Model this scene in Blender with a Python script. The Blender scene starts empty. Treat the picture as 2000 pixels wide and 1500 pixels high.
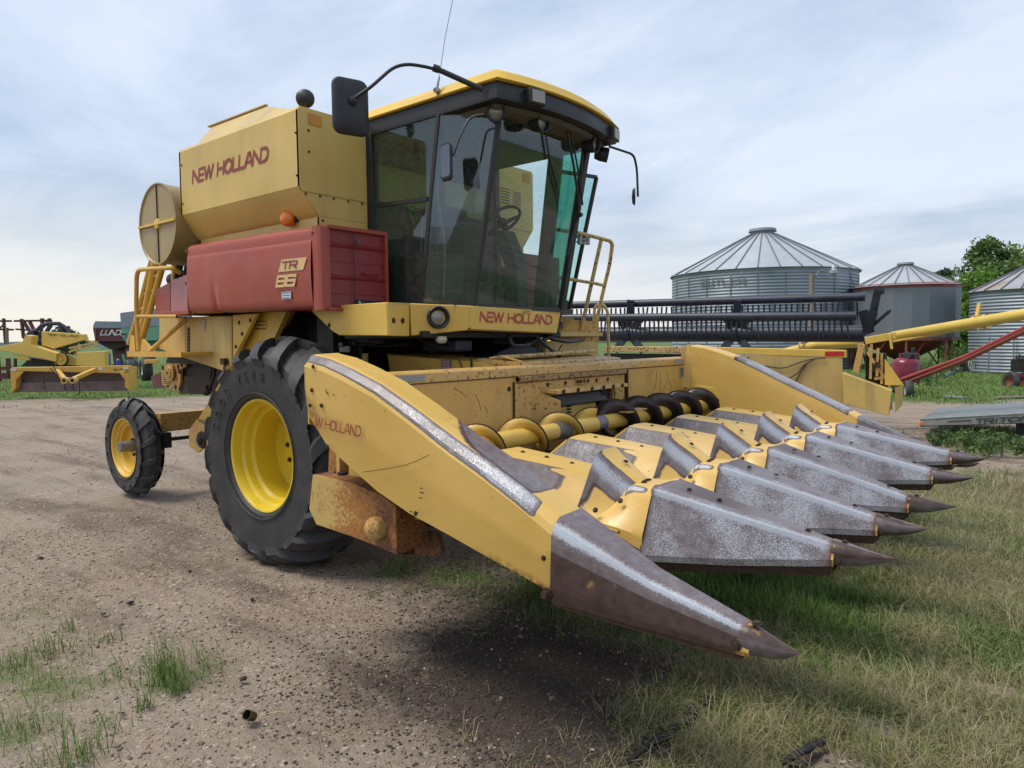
import bpy, bmesh, math, random
import numpy as np
from mathutils import Vector, Matrix, noise as mnoise
rad = math.radians
random.seed(7)
rng = np.random.default_rng(7)
S = bpy.context.scene
COL = S.collection

# ------------------------------------------------------------------ camera
CAM = (4.93707890, -4.69015419, 1.70147971)
YAW, PIT, ROL, FPX = 2.260477093, -0.060168138, -0.010876675, 1395.277
_f = Vector((math.cos(YAW)*math.cos(PIT), math.sin(YAW)*math.cos(PIT), math.sin(PIT)))
_r0 = Vector((math.sin(YAW), -math.cos(YAW), 0.0)); _u0 = _r0.cross(_f)
_r = _r0*math.cos(ROL) + _u0*math.sin(ROL); _u = -_r0*math.sin(ROL) + _u0*math.cos(ROL)
cd = bpy.data.cameras.new('camera'); cam = bpy.data.objects.new('camera', cd); COL.objects.link(cam)
cd.sensor_width = 36; cd.lens = 36*FPX/2000; cd.clip_end = 9000; cd.clip_start = .05
m = Matrix((( _r.x, _u.x, -_f.x, CAM[0]), (_r.y, _u.y, -_f.y, CAM[1]), (_r.z, _u.z, -_f.z, CAM[2]), (0, 0, 0, 1)))
cam.matrix_world = m; S.camera = cam
# surveying helpers: where a sight line meets a real plane / lies at a real distance
def _ray(u, v): return _f + _r*((u-1000)/FPX) - _u*((v-750)/FPX)
def P(u, v, ax, val):
    d = _ray(u, v); i = 'XYZ'.index(ax); t = (val-CAM[i])/d[i]
    return Vector(CAM) + d*t
def D(u, v, w): return Vector(CAM) + _ray(u, v)*w
def G(u, v): return P(u, v, 'Z', 0.0)

# ------------------------------------------------------------------ world, sun, exposure
SUN_EL, SUN_AZ = rad(63), rad(222)        # azimuth of the direction towards the sun, from +X
W = bpy.data.worlds.new("World"); S.world = W; W.use_nodes = True
nt = W.node_tree; nt.nodes.clear()
def N(nt, t, **k):
    n = nt.nodes.new(t)
    for a, b in k.items():
        if a == 'inp':
            for i, v in b.items(): n.inputs[i].default_value = v
        else: setattr(n, a, b)
    return n
def LK(nt, a, ao, b, bi): nt.links.new(a.outputs[ao], b.inputs[bi])
wo = N(nt, 'ShaderNodeOutputWorld'); bg = N(nt, 'ShaderNodeBackground', inp={'Strength': .12})
sky = N(nt, 'ShaderNodeTexSky'); sky.sky_type = 'NISHITA'; sky.sun_disc = False
sky.sun_elevation = SUN_EL; sky.sun_rotation = math.pi/2 - SUN_AZ; sky.air_density = 1.2; sky.dust_density = 2.0
tc = N(nt, 'ShaderNodeTexCoord'); sep = N(nt, 'ShaderNodeSeparateXYZ'); LK(nt, tc, 'Generated', sep, 0)
mz = N(nt, 'ShaderNodeMath', operation='MAXIMUM'); LK(nt, sep, 'Z', mz, 0); mz.inputs[1].default_value = 0.0
az = N(nt, 'ShaderNodeMath', operation='ADD'); LK(nt, mz, 0, az, 0); az.inputs[1].default_value = .16
dx = N(nt, 'ShaderNodeMath', operation='DIVIDE'); LK(nt, sep, 'X', dx, 0); LK(nt, az, 0, dx, 1)
dy = N(nt, 'ShaderNodeMath', operation='DIVIDE'); LK(nt, sep, 'Y', dy, 0); LK(nt, az, 0, dy, 1)
cb = N(nt, 'ShaderNodeCombineXYZ'); LK(nt, dx, 0, cb, 0); LK(nt, dy, 0, cb, 1)
mp = N(nt, 'ShaderNodeMapping'); mp.inputs['Rotation'].default_value = (0, 0, rad(35)); mp.inputs['Scale'].default_value = (.55, .95, 1); mp.inputs['Location'].default_value = (3.1, 1.7, 0)
LK(nt, cb, 0, mp, 0)
n1 = N(nt, 'ShaderNodeTexNoise', inp={'Scale': .9, 'Detail': 9.0, 'Roughness': .58, 'Distortion': .5}); LK(nt, mp, 0, n1, 'Vector')
r1 = N(nt, 'ShaderNodeMapRange', inp={'From Min': .40, 'From Max': .60}); LK(nt, n1, 0, r1, 0)
n2 = N(nt, 'ShaderNodeTexNoise', inp={'Scale': 2.3, 'Detail': 7.0, 'Roughness': .6, 'Distortion': .8}); LK(nt, mp, 0, n2, 'Vector')
r2 = N(nt, 'ShaderNodeMapRange', inp={'From Min': .3, 'From Max': .75}); LK(nt, n2, 0, r2, 0)
cc = N(nt, 'ShaderNodeMix', data_type='RGBA'); cc.inputs['A'].default_value = (2.45, 3.2, 4.35, 1); cc.inputs['B'].default_value = (4.5, 5.0, 5.9, 1)
LK(nt, r1, 0, cc, 'Factor')
cw = N(nt, 'ShaderNodeMix', data_type='RGBA'); LK(nt, cc, 'Result', cw, 'A'); cw.inputs['B'].default_value = (5.3, 5.6, 6.3, 1)
mm = N(nt, 'ShaderNodeMath', operation='MULTIPLY'); LK(nt, r2, 0, mm, 0); mm.inputs[1].default_value = .45; LK(nt, mm, 0, cw, 'Factor')
# creamy bank low on the western horizon
hz = N(nt, 'ShaderNodeMapRange', inp={'From Min': .0, 'From Max': .22, 'To Min': 1.0, 'To Max': 0.0}); LK(nt, sep, 'Z', hz, 0)
dw = N(nt, 'ShaderNodeMapRange', inp={'From Min': -.35, 'From Max': .95}); 
nx = N(nt, 'ShaderNodeMath', operation='MULTIPLY'); LK(nt, sep, 'X', nx, 0); nx.inputs[1].default_value = -1.0; LK(nt, nx, 0, dw, 0)
hw = N(nt, 'ShaderNodeMath', operation='MULTIPLY'); LK(nt, hz, 0, hw, 0); LK(nt, dw, 0, hw, 1)
ch = N(nt, 'ShaderNodeMix', data_type='RGBA'); LK(nt, cw, 'Result', ch, 'A'); ch.inputs['B'].default_value = (5.9, 5.6, 5.0, 1); LK(nt, hw, 0, ch, 'Factor')
fm = N(nt, 'ShaderNodeMix', data_type='RGBA', inp={'Factor': .88}); LK(nt, sky, 0, fm, 'A'); LK(nt, ch, 'Result', fm, 'B')
LK(nt, fm, 'Result', bg, 'Color'); LK(nt, bg, 0, wo, 0)
sd = bpy.data.lights.new('sun', 'SUN'); sun = bpy.data.objects.new('sun', sd); COL.objects.link(sun)
sd.energy = 2.1; sd.angle = rad(22); sd.color = (1, .94, .84)
sdir = Vector((math.cos(SUN_AZ)*math.cos(SUN_EL), math.sin(SUN_AZ)*math.cos(SUN_EL), math.sin(SUN_EL)))
sun.rotation_euler = sdir.to_track_quat('Z', 'Y').to_euler(); sun.location = (0, 0, 30)
S.view_settings.view_transform = 'Standard'; S.view_settings.look = 'None'; S.view_settings.gamma = 1
S.view_settings.exposure = 0.54; S.view_settings.use_curve_mapping = False
S.render.engine = 'CYCLES'; S.render.resolution_x = 1024; S.render.resolution_y = 768

# ------------------------------------------------------------------ materials
def newmat(name):
    m = bpy.data.materials.new(name); m.use_nodes = True; nt = m.node_tree; nt.nodes.clear()
    o = N(nt, 'ShaderNodeOutputMaterial'); b = N(nt, 'ShaderNodeBsdfPrincipled'); LK(nt, b, 0, o, 0)
    return m, nt, b
def c4(c): return (c[0], c[1], c[2], 1)
def noise(nt, sc, det=4, rough=.55, vec=None, dist=0.0, stretch=None):
    n = N(nt, 'ShaderNodeTexNoise', inp={'Scale': sc, 'Detail': det, 'Roughness': rough, 'Distortion': dist})
    t = N(nt, 'ShaderNodeTexCoord')
    if stretch:
        mp = N(nt, 'ShaderNodeMapping'); mp.inputs['Scale'].default_value = stretch; LK(nt, t, 'Object', mp, 0); LK(nt, mp, 0, n, 'Vector')
    else: LK(nt, t, 'Object', n, 'Vector')
    return n
def rng_(nt, src, so, a, b, c=0., d=1.):
    r = N(nt, 'ShaderNodeMapRange', inp={'From Min': a, 'From Max': b, 'To Min': c, 'To Max': d}); LK(nt, src, so, r, 0); return r
def mixc(nt, fac, A, B):
    x = N(nt, 'ShaderNodeMix', data_type='RGBA')
    if isinstance(fac, (int, float)): x.inputs['Factor'].default_value = fac
    else: LK(nt, fac, 0, x, 'Factor')
    for k, v in (('A', A), ('B', B)):
        if isinstance(v, tuple): x.inputs[k].default_value = c4(v)
        else: LK(nt, v, 'Result' if v.bl_idname == 'ShaderNodeMix' else 0, x, k)
    return x
def math_(nt, op, a, b=None):
    x = N(nt, 'ShaderNodeMath', operation=op)
    for i, v in enumerate((a, b)):
        if v is None: continue
        if isinstance(v, (int, float)): x.inputs[i].default_value = v
        else: LK(nt, v, 0, x, i)
    return x
def bump(nt, b, src, st=.2, dist=.01, so=0):
    n = N(nt, 'ShaderNodeBump', inp={'Strength': st, 'Distance': dist}); LK(nt, src, so, n, 'Height'); LK(nt, n, 0, b, 'Normal'); return n

def paint(name, col, rust=.3, dirt=.3, rough=.42, spec=.5, rustcol=(.12, .045, .02), chips=.62, dirtcol=(.16, .12, .07), vary=.14):
    m, nt, b = newmat(name)
    big = noise(nt, 1.3, 4); f0 = rng_(nt, big, 0, .3, .7)
    c = mixc(nt, f0, tuple(x*(1-vary) for x in col), tuple(min(1, x*(1+vary*.6)) for x in col))
    # dust film and rain streaks
    st = noise(nt, 6, 5, .6, stretch=(1, 1, .12)); fs = rng_(nt, st, 0, .52, .75, 0, dirt)
    c = mixc(nt, fs, c, dirtcol)
    bl = noise(nt, 3.2, 8, .68); fb = rng_(nt, bl, 0, .60, .70, 0, rust*.7)
    c = mixc(nt, fb, c, (rustcol[0]*1.8, rustcol[1]*1.9, rustcol[2]*1.5))
    ch = noise(nt, 34, 6, .62); fc = rng_(nt, ch, 0, chips+.02, chips+.06, 0, min(1, rust*2))
    c = mixc(nt, fc, c, rustcol)
    # long thin scratches
    sc = noise(nt, 7, 2, .5, stretch=(1.5, 1.5, 9), dist=1.2); s2 = math_(nt, 'ABSOLUTE', math_(nt, 'SUBTRACT', sc, .5))
    f3 = rng_(nt, s2, 0, .0, .004, .35*rust, 0); c = mixc(nt, f3, c, rustcol)
    LK(nt, c, 'Result', b, 'Base Color')
    rr = rng_(nt, bl, 0, .35, .7, rough-.07, rough+.2); LK(nt, rr, 0, b, 'Roughness')
    b.inputs['Specular IOR Level'].default_value = spec
    wv = noise(nt, 2.2, 3); ad = math_(nt, 'ADD', math_(nt, 'MULTIPLY', wv, 1.0), math_(nt, 'MULTIPLY', fc, -.04))
    bump(nt, b, ad, .25, .012)
    return m
YEL = (.68, .44, .080)
M = {}
M['yel'] = paint('faded_yellow_paint', YEL, .16, .12)
M['yel_rusty'] = paint('chipped_yellow_paint', (.58, .35, .10), .55, .25, chips=.56)
M['yel_dirty'] = paint('dusty_yellow_paint', (.56, .39, .12), .35, .5)
M['yel_dark'] = paint('shaded_tank_paint', (.42, .31, .13), .25, .55)  # darker copy of the yellow with shade put into its colour
M['yel_bright'] = paint('bright_yellow_paint', (.70, .50, .025), .28, .30, rough=.30)
M['yel_roof'] = paint('roof_yellow_paint', (.66, .42, .05), .03, .06, rough=.45)
M['yel_orange'] = paint('orange_yellow_paint', (.62, .36, .055), .3, .2)
M['red'] = paint('faded_red_paint', (.33, .058, .032), .04, .10, dirtcol=(.36, .12, .09), rough=.38, vary=.10)
M['red_dark'] = paint('deep_red_paint', (.22, .022, .026), .05, .15, rough=.4)
M['red_pale'] = paint('bleached_red_paint', (.42, .16, .16), .05, .4, dirtcol=(.5, .3, .28))
M['maroon'] = paint('maroon_paint', (.10, .018, .02), .2, .3)
M['red_rust'] = paint('rusty_red_paint', (.22, .05, .035), .7, .4)
M['rail'] = paint('worn_rail_paint', (.56, .40, .16), .55, .3, chips=.55)
M['green'] = paint('green_paint', (.13, .33, .22), .15, .2)
M['grey_sheet'] = paint('grey_sheet_metal', (.20, .24, .28), .05, .3, dirtcol=(.1, .1, .1))
M['blue'] = paint('blue_paint', (.02, .12, .42), .05, .1)
M['galv'] = None

def simple(name, col, rough=.5, metal=0., spec=.5, vary=.2, sc=8, bmp=.0, coat=0):
    m, nt, b = newmat(name); n = noise(nt, sc, 5, .6); f = rng_(nt, n, 0, .3, .7)
    c = mixc(nt, f, tuple(x*(1-vary) for x in col), tuple(min(1, x*(1+vary)) for x in col)); LK(nt, c, 'Result', b, 'Base Color')
    rr = rng_(nt, n, 0, .3, .7, rough*.85, min(1, rough*1.15)); LK(nt, rr, 0, b, 'Roughness')
    b.inputs['Metallic'].default_value = metal; b.inputs['Specular IOR Level'].default_value = spec; b.inputs['Coat Weight'].default_value = coat
    if bmp: bump(nt, b, n, bmp, .005)
    return m
M['black'] = simple('black_plastic', (.018, .019, .021), .5, vary=.35)
M['black_metal'] = simple('black_painted_steel', (.022, .028, .046), .42, vary=.35, sc=5)
M['dark'] = simple('oily_dark_metal', (.016, .014, .012), .6, vary=.6, sc=12, bmp=.4)
M['interior'] = simple('cab_interior_trim', (.075, .066, .055), .75, vary=.2)
M['headliner'] = simple('cab_headliner', (.10, .09, .075), .85, vary=.15)
M['seat'] = simple('seat_fabric', (.03, .032, .036), .9)
M['chrome'] = simple('dull_steel', (.32, .32, .33), .38, .9, vary=.2, sc=20)
M['steelgrey'] = simple('grey_steel', (.20, .205, .21), .5, .6, vary=.25)
M['logo'] = simple('logo_red_decal', (.25, .030, .030), .45, vary=.12)
M['logo_front'] = simple('front_logo_decal', (.40, .045, .028), .45, vary=.12)
M['logo_y'] = simple('logo_yellow_decal', (.62, .43, .18), .5, vary=.1)
M['white'] = simple('white_decal', (.62, .62, .60), .5, vary=.1)
M['decal_grey'] = simple('faded_grey_decal', (.30, .30, .29), .6, vary=.2, sc=60)
M['decal_red'] = simple('warning_decal', (.19, .03, .06), .5, vary=.1)
M['ink'] = simple('black_ink', (.03, .03, .03), .6)
M['bolt'] = simple('rusty_bolt', (.055, .030, .020), .65, .3, vary=.5, sc=60, bmp=.4)
M['orange'] = simple('amber_lens', (.72, .17, .01), .25, coat=.4, vary=.1)
M['reflector'] = simple('orange_reflector', (.55, .22, .02), .35, vary=.1)
M['redtape'] = simple('red_reflective_tape', (.45, .02, .015), .35, vary=.15)
M['mirror'] = simple('mirror_glass', (.14, .15, .17), .08, 1., vary=.02)
M['wood'] = simple('weathered_wood', (.22, .18, .14), .85, vary=.35, sc=14, bmp=.5)
M['rod'] = simple('hydraulic_hose', (.012, .012, .013), .45)
M['cable'] = simple('thin_cable', (.02, .02, .02), .6)
M['alu'] = simple('dull_aluminium', (.40, .43, .42), .45, .5, vary=.18, sc=6)
M['bark'] = simple('bark', (.10, .08, .06), .9, vary=.4, sc=9, bmp=.6)

def lens_mat():
    m, nt, b = newmat('ribbed_lamp_lens'); w = N(nt, 'ShaderNodeTexWave', inp={'Scale': 38.0}); t = N(nt, 'ShaderNodeTexCoord'); w.bands_direction = 'Y'
    LK(nt, t, 'Object', w, 0); c = mixc(nt, w, (.16, .145, .12), (.40, .37, .31)); LK(nt, c, 'Result', b, 'Base Color')
    b.inputs['Roughness'].default_value = .18; b.inputs['Metallic'].default_value = .35; bump(nt, b, w, .4, .004); return m
M['lens'] = lens_mat()

def glass(name, tint, refl=1.0):
    m = bpy.data.materials.new(name); m.use_nodes = True; nt = m.node_tree; nt.nodes.clear()
    o = N(nt, 'ShaderNodeOutputMaterial'); tr = N(nt, 'ShaderNodeBsdfTransparent'); tr.inputs[0].default_value = c4(tint)
    gl = N(nt, 'ShaderNodeBsdfGlossy', inp={'Roughness': .015}); gl.inputs[0].default_value = (.9, .95, 1, 1)
    df = N(nt, 'ShaderNodeBsdfDiffuse'); df.inputs[0].default_value = (.30, .30, .27, 1)
    lw = N(nt, 'ShaderNodeLayerWeight', inp={'Blend': .5}); fa = N(nt, 'ShaderNodeMath', operation='POWER'); LK(nt, lw, 'Facing', fa, 0); fa.inputs[1].default_value = 4.0
    fm = math_(nt, 'ADD', math_(nt, 'MULTIPLY', fa, .75*refl), .035*refl)
    mx = N(nt, 'ShaderNodeMixShader'); LK(nt, fm, 0, mx, 0); LK(nt, tr, 0, mx, 1); LK(nt, gl, 0, mx, 2)
    dn = noise(nt, 30, 6, .7); df_ = rng_(nt, dn, 0, .45, .8, .015, .12)
    m2 = N(nt, 'ShaderNodeMixShader'); LK(nt, df_, 0, m2, 0); LK(nt, mx, 0, m2, 1); LK(nt, df, 0, m2, 2); LK(nt, m2, 0, o, 0)
    return m
M['glass'] = glass('green_tinted_glass', (.72, .84, .81), 1.3)
M['glass_teal'] = glass('teal_tinted_glass', (.42, .80, .70), 1.2)
M['glass_sky'] = glass('sky_reflecting_glass', (.68, .78, .79), 2.4)
M['glass_clear'] = glass('pale_tinted_glass', (.84, .93, .91), 1.2)

def rubber(name, dusty=.25, light=1.0):
    m, nt, b = newmat(name); n = noise(nt, 5, 7, .65); f = rng_(nt, n, 0, .35, .75, 0, dusty)
    c = mixc(nt, f, (.020*light, .021*light, .024*light), (.085, .078, .068))
    n2 = noise(nt, 45, 4, .6); f2 = rng_(nt, n2, 0, .55, .75, 0, .3); c = mixc(nt, f2, c, (.10, .09, .075)); n4 = noise(nt, 2.5, 6, .7); c = mixc(nt, rng_(nt, n4, 0, .48, .72, 0, .30), c, (.085, .072, .06))
    LK(nt, c, 'Result', b, 'Base Color'); b.inputs['Roughness'].default_value = .62; bump(nt, b, n2, .25, .004); return m
M['tank'] = paint('sun_faded_tank_paint', (.63, .44, .125), .05, .12, chips=.66)
M['tyre'] = rubber('farm_tyre_rubber', .28, .95); M['tyre_old'] = rubber('dusty_tyre_rubber', .5, 1.1)

def worn():
    """yellow paint rubbed through to purple-brown primer and then to bright steel; 'wear' is where crops have polished the sheet, its low values darken the less lit snout sides"""
    m, nt, b = newmat('crop_worn_paint')
    at = N(nt, 'ShaderNodeAttribute', attribute_name='wear'); ar = N(nt, 'ShaderNodeAttribute', attribute_name='rust')
    n1 = noise(nt, 5, 6, .65); n2 = noise(nt, 310, 3, .75, stretch=(.45, 1, 1)); n3 = noise(nt, 22, 5, .7)
    a1 = math_(nt, 'MULTIPLY', math_(nt, 'SUBTRACT', n1, .5), .42); a3 = math_(nt, 'MULTIPLY', math_(nt, 'SUBTRACT', n3, .5), .14)
    w = N(nt, 'ShaderNodeMath', operation='ADD'); LK(nt, at, 'Fac', w, 0); LK(nt, math_(nt, 'ADD', a1, a3), 0, w, 1)
    big = noise(nt, 1.5, 3); f0 = rng_(nt, big, 0, .3, .7)
    yel = mixc(nt, f0, (.58, .365, .080), (.68, .44, .125))
    ch = noise(nt, 40, 6, .62); fc = rng_(nt, ch, 0, .66, .70, 0, .6); yel = mixc(nt, fc, yel, (.10, .04, .02))
    lit_tone = N(nt, 'ShaderNodeMapRange', inp={'From Min': .455, 'From Max': .50}); LK(nt, at, 'Fac', lit_tone, 0)  # primer browner on unlit sides, greyer on sky-lit tops: light put into colour
    prim = mixc(nt, lit_tone, mixc(nt, rng_(nt, n3, 0, .3, .7), (.040, .022, .018), (.085, .050, .040)), mixc(nt, rng_(nt, n3, 0, .3, .7), (.095, .072, .074), (.190, .158, .165)))
    edge = rng_(nt, w, 0, .31, .36); c = mixc(nt, edge, yel, (.36, .21, .09))
    e2 = rng_(nt, w, 0, .345, .40); c = mixc(nt, e2, c, prim)
    # speckled steel: fine grain whose coverage grows with wear
    wv = rng_(nt, w, 0, .52, 1.02, .0, .38)
    thr = math_(nt, 'SUBTRACT', .74, math_(nt, 'MULTIPLY', wv, 1.0))
    sp = math_(nt, 'SUBTRACT', n2, thr); fs = rng_(nt, sp, 0, -.02, .035)
    c = mixc(nt, fs, c, (.42, .435, .47))
    e5 = rng_(nt, w, 0, 1.02, 1.25, 0, .8); c = mixc(nt, e5, c, (.50, .53, .58))
    # rust blooms
    nr = math_(nt, 'ADD', ar, a1); nr.inputs[0].default_value = 0; LK(nt, ar, 'Fac', nr, 0)
    fr = math_(nt, 'MULTIPLY', rng_(nt, nr, 0, .35, .8), rng_(nt, noise(nt, 26, 6, .7), 0, .36, .56)); c = mixc(nt, fr, c, (.23, .075, .022))
    LK(nt, c, 'Result', b, 'Base Color')
    mt = math_(nt, 'MULTIPLY', fs, .35); LK(nt, mt, 0, b, 'Metallic')
    rr = rng_(nt, n3, 0, .3, .7, .28, .44); LK(nt, rr, 0, b, 'Roughness')
    h = math_(nt, 'ADD', math_(nt, 'MULTIPLY', e2, -.06), math_(nt, 'MULTIPLY', n1, .8)); bump(nt, b, h, .3, .012)
    return m
M['worn'] = worn()

def rusty():
    m, nt, b = newmat('rust_eaten_yellow_paint'); at = N(nt, 'ShaderNodeAttribute', attribute_name='rust')
    n1 = noise(nt, 4, 6, .7); n2 = noise(nt, 60, 6, .75)
    a = math_(nt, 'ADD', math_(nt, 'MULTIPLY', math_(nt, 'SUBTRACT', n1, .5), 1.1), math_(nt, 'MULTIPLY', math_(nt, 'SUBTRACT', n2, .5), 1.5))
    w = N(nt, 'ShaderNodeMath', operation='ADD'); LK(nt, at, 'Fac', w, 0); LK(nt, a, 0, w, 1)
    c = mixc(nt, rng_(nt, w, 0, .38, .52), (.52, .36, .11), (.36, .15, .035)); c = mixc(nt, rng_(nt, w, 0, .7, .95), c, (.13, .052, .028))
    LK(nt, c, 'Result', b, 'Base Color'); b.inputs['Roughness'].default_value = .7; bump(nt, b, n2, .35, .006); return m
M['rusty'] = rusty()

def galv(name, corr=True, col=(.30, .335, .38), streak=(.21, .24, .28), rust=.0, per=16.0):
    m, nt, b = newmat(name); n = noise(nt, .7, 5, .6, stretch=(1, 1, .25)); c = mixc(nt, rng_(nt, n, 0, .3, .7), streak, col)
    if rust:
        r = noise(nt, .9, 6, .7, stretch=(1, 1, .3)); c = mixc(nt, rng_(nt, r, 0, .48, .64, 0, rust), c, (.33, .17, .10))
    LK(nt, c, 'Result', b, 'Base Color'); b.inputs['Metallic'].default_value = .35; b.inputs['Roughness'].default_value = .48
    return m
M['galv'] = galv('galvanised_steel'); M['galv_roof'] = galv('galvanised_roof_sheet', col=(.46, .49, .52), streak=(.36, .39, .43)); M['galv_rust'] = galv('rust_stained_roof_sheet', col=(.40, .41, .43), streak=(.34, .35, .37), rust=.7)
M['galv_flat'] = galv('grey_painted_bin_wall', col=(.19, .215, .24), streak=(.15, .17, .19))

# ------------------------------------------------------------------ mesh helpers
def fast_mesh(name, V, F, mat=None, attrs=None, smooth=False, sharp=None):
    me = bpy.data.meshes.new(name); me.from_pydata([tuple(v) for v in V], [], F)
    if attrs:
        for k, a in attrs.items():
            at = me.attributes.new(k, 'FLOAT', 'POINT'); at.data.foreach_set('value', np.asarray(a, dtype=np.float32))
    if mat: me.materials.append(mat)
    if smooth:
        me.polygons.foreach_set('use_smooth', [True]*len(me.polygons))
        if sharp: me.set_sharp_from_angle(angle=rad(sharp))
    me.update(); return me
def rootloc(o):
    while o.parent: o = o.parent
    return o.location
class MB:
    def __init__(s): s.v = []; s.f = []
    def add(s, V, F):
        k = len(s.v); s.v += [Vector(p) for p in V]; s.f += [tuple(i+k for i in f) for f in F]; return s
    def box(s, a, b):
        x0, y0, z0 = (min(a[i], b[i]) for i in range(3)); x1, y1, z1 = (max(a[i], b[i]) for i in range(3))
        return s.add([(x0, y0, z0), (x1, y0, z0), (x1, y1, z0), (x0, y1, z0), (x0, y0, z1), (x1, y0, z1), (x1, y1, z1), (x0, y1, z1)],
                     [(0, 3, 2, 1), (4, 5, 6, 7), (0, 1, 5, 4), (1, 2, 6, 5), (2, 3, 7, 6), (3, 0, 4, 7)])
    def obox(s, c, ex, ey, ez, hx, hy, hz):
        c = Vector(c); V = []
        for k in (-1, 1):
            for i, j in ((-1, -1), (1, -1), (1, 1), (-1, 1)): V.append(c + ex*hx*i + ey*hy*j + ez*hz*k)
        return s.add(V, [(0, 3, 2, 1), (4, 5, 6, 7), (0, 1, 5, 4), (1, 2, 6, 5), (2, 3, 7, 6), (3, 0, 4, 7)])
    def bar(s, p, q, w, h=None, up=(0, 0, 1)):
        p, q = Vector(p), Vector(q); d = (q-p).normalized(); up = Vector(up)
        sd = d.cross(up)
        if sd.length < 1e-3: sd = d.cross(Vector((1, 0, 0)))
        sd.normalize(); u2 = sd.cross(d)
        return s.obox((p+q)/2, d, sd, u2, (q-p).length/2, w/2, (h or w)/2)
    def prism(s, pts, off):
        """closed polygon pts extruded by vector off"""
        n = len(pts); V = [Vector(p) for p in pts] + [Vector(p)+Vector(off) for p in pts]
        return s.add(V, [tuple(range(n)), tuple(range(2*n-1, n-1, -1))] + [(i, i+n, (i+1) % n+n, (i+1) % n) for i in range(n)])
    def tube(s, path, r, seg=10, closed=False, cap=True):
        path = [Vector(p) for p in path]; n = len(path); rs = r if isinstance(r, (list, tuple)) else [r]*n
        V = []; nrm = None
        for i, p in enumerate(path):
            if closed: t = path[(i+1) % n]-path[i-1]
            else: t = path[min(i+1, n-1)]-path[max(i-1, 0)]
            t.normalize()
            if nrm is None:
                nrm = t.cross(Vector((0, 0, 1)))
                if nrm.length < 1e-3: nrm = t.cross(Vector((1, 0, 0)))
            nrm = (nrm - t*nrm.dot(t)); nrm.normalize(); bn = t.cross(nrm)
            for k in range(seg):
                a = 2*math.pi*k/seg; V.append(p + (nrm*math.cos(a)+bn*math.sin(a))*rs[i])
        F = []
        for i in range(n if closed else n-1):
            j = (i+1) % n
            for k in range(seg): F.append((i*seg+k, i*seg+(k+1) % seg, j*seg+(k+1) % seg, j*seg+k))
        if cap and not closed: F += [tuple(range(seg-1, -1, -1)), tuple((n-1)*seg+k for k in range(seg))]
        return s.add(V, F)
    def cyl(s, p, q, r, r2=None, seg=20): return s.tube([p, q], [r, r if r2 is None else r2], seg)
    def lathe(s, prof, c, ax, seg=32, close=False):
        """prof: list of (along axis, radius)"""
        c = Vector(c); ax = Vector(ax).normalized(); e = ax.cross(Vector((0, 0, 1)))
        if e.length < 1e-3: e = Vector((1, 0, 0))
        e.normalize(); g = ax.cross(e); V = []; n = len(prof)
        for a, r in prof:
            for k in range(seg):
                t = 2*math.pi*k/seg; V.append(c + ax*a + (e*math.cos(t)+g*math.sin(t))*r)
        F = [(i*seg+k, (i+1) % n*seg+k, (i+1) % n*seg+(k+1) % seg, i*seg+(k+1) % seg) for i in range(n if close else n-1) for k in range(seg)]
        return s.add(V, F)
    def build(s, name, mat, parent=None, smooth=None, bevel=0, segs=2, rust=None):
        loc = rootloc(parent) if parent else Vector((0, 0, 0))
        me = fast_mesh(name, [p-loc for p in s.v], s.f, mat)
        bm = bmesh.new(); bm.from_mesh(me); bmesh.ops.remove_doubles(bm, verts=bm.verts, dist=1e-6); bmesh.ops.recalc_face_normals(bm, faces=bm.faces); bm.to_mesh(me); bm.free()
        if smooth:
            me.polygons.foreach_set('use_smooth', [True]*len(me.polygons)); me.set_sharp_from_angle(angle=rad(smooth))
        o = bpy.data.objects.new(name, me); COL.objects.link(o)
        if parent: o.parent = parent
        if bevel:
            b = o.modifiers.new('bevel', 'BEVEL'); b.width = bevel; b.segments = segs; b.limit_method = 'ANGLE'; b.angle_limit = rad(35)
            if not smooth: me.polygons.foreach_set('use_smooth', [True]*len(me.polygons)); me.set_sharp_from_angle(angle=rad(35)); b.harden_normals = True
        if rust is not None:
            if callable(rust): vals = [rust(p) for p in [v.co+loc for v in me.vertices]]
            else: vals = [rust]*len(me.vertices)
            at = me.attributes.new('rust', 'FLOAT', 'POINT'); at.data.foreach_set('value', np.asarray(vals, dtype=np.float32))
        return o
def part(name, me, parent):
    o = bpy.data.objects.new(name, me); COL.objects.link(o); o.parent = parent; return o
def thing(name, label, cat, loc=(0, 0, 0), rz=0, group=None):
    o = bpy.data.objects.new(name, None); COL.objects.link(o); o.location = loc; o.rotation_euler = (0, 0, rz)
    o['label'] = label; o['category'] = cat; o.empty_display_size = .1
    if group: o['group'] = group
    return o
def tag(o, label, cat, group=None):
    o['label'] = label; o['category'] = cat
    if group: o['group'] = group
    return o
def struct(o, kind='structure'): o['kind'] = kind; return o
def copy_tree(o, parent=None):
    c = o.copy(); COL.objects.link(c); c.parent = parent
    for ch in list(o.children): copy_tree(ch, c)
    return c
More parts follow.
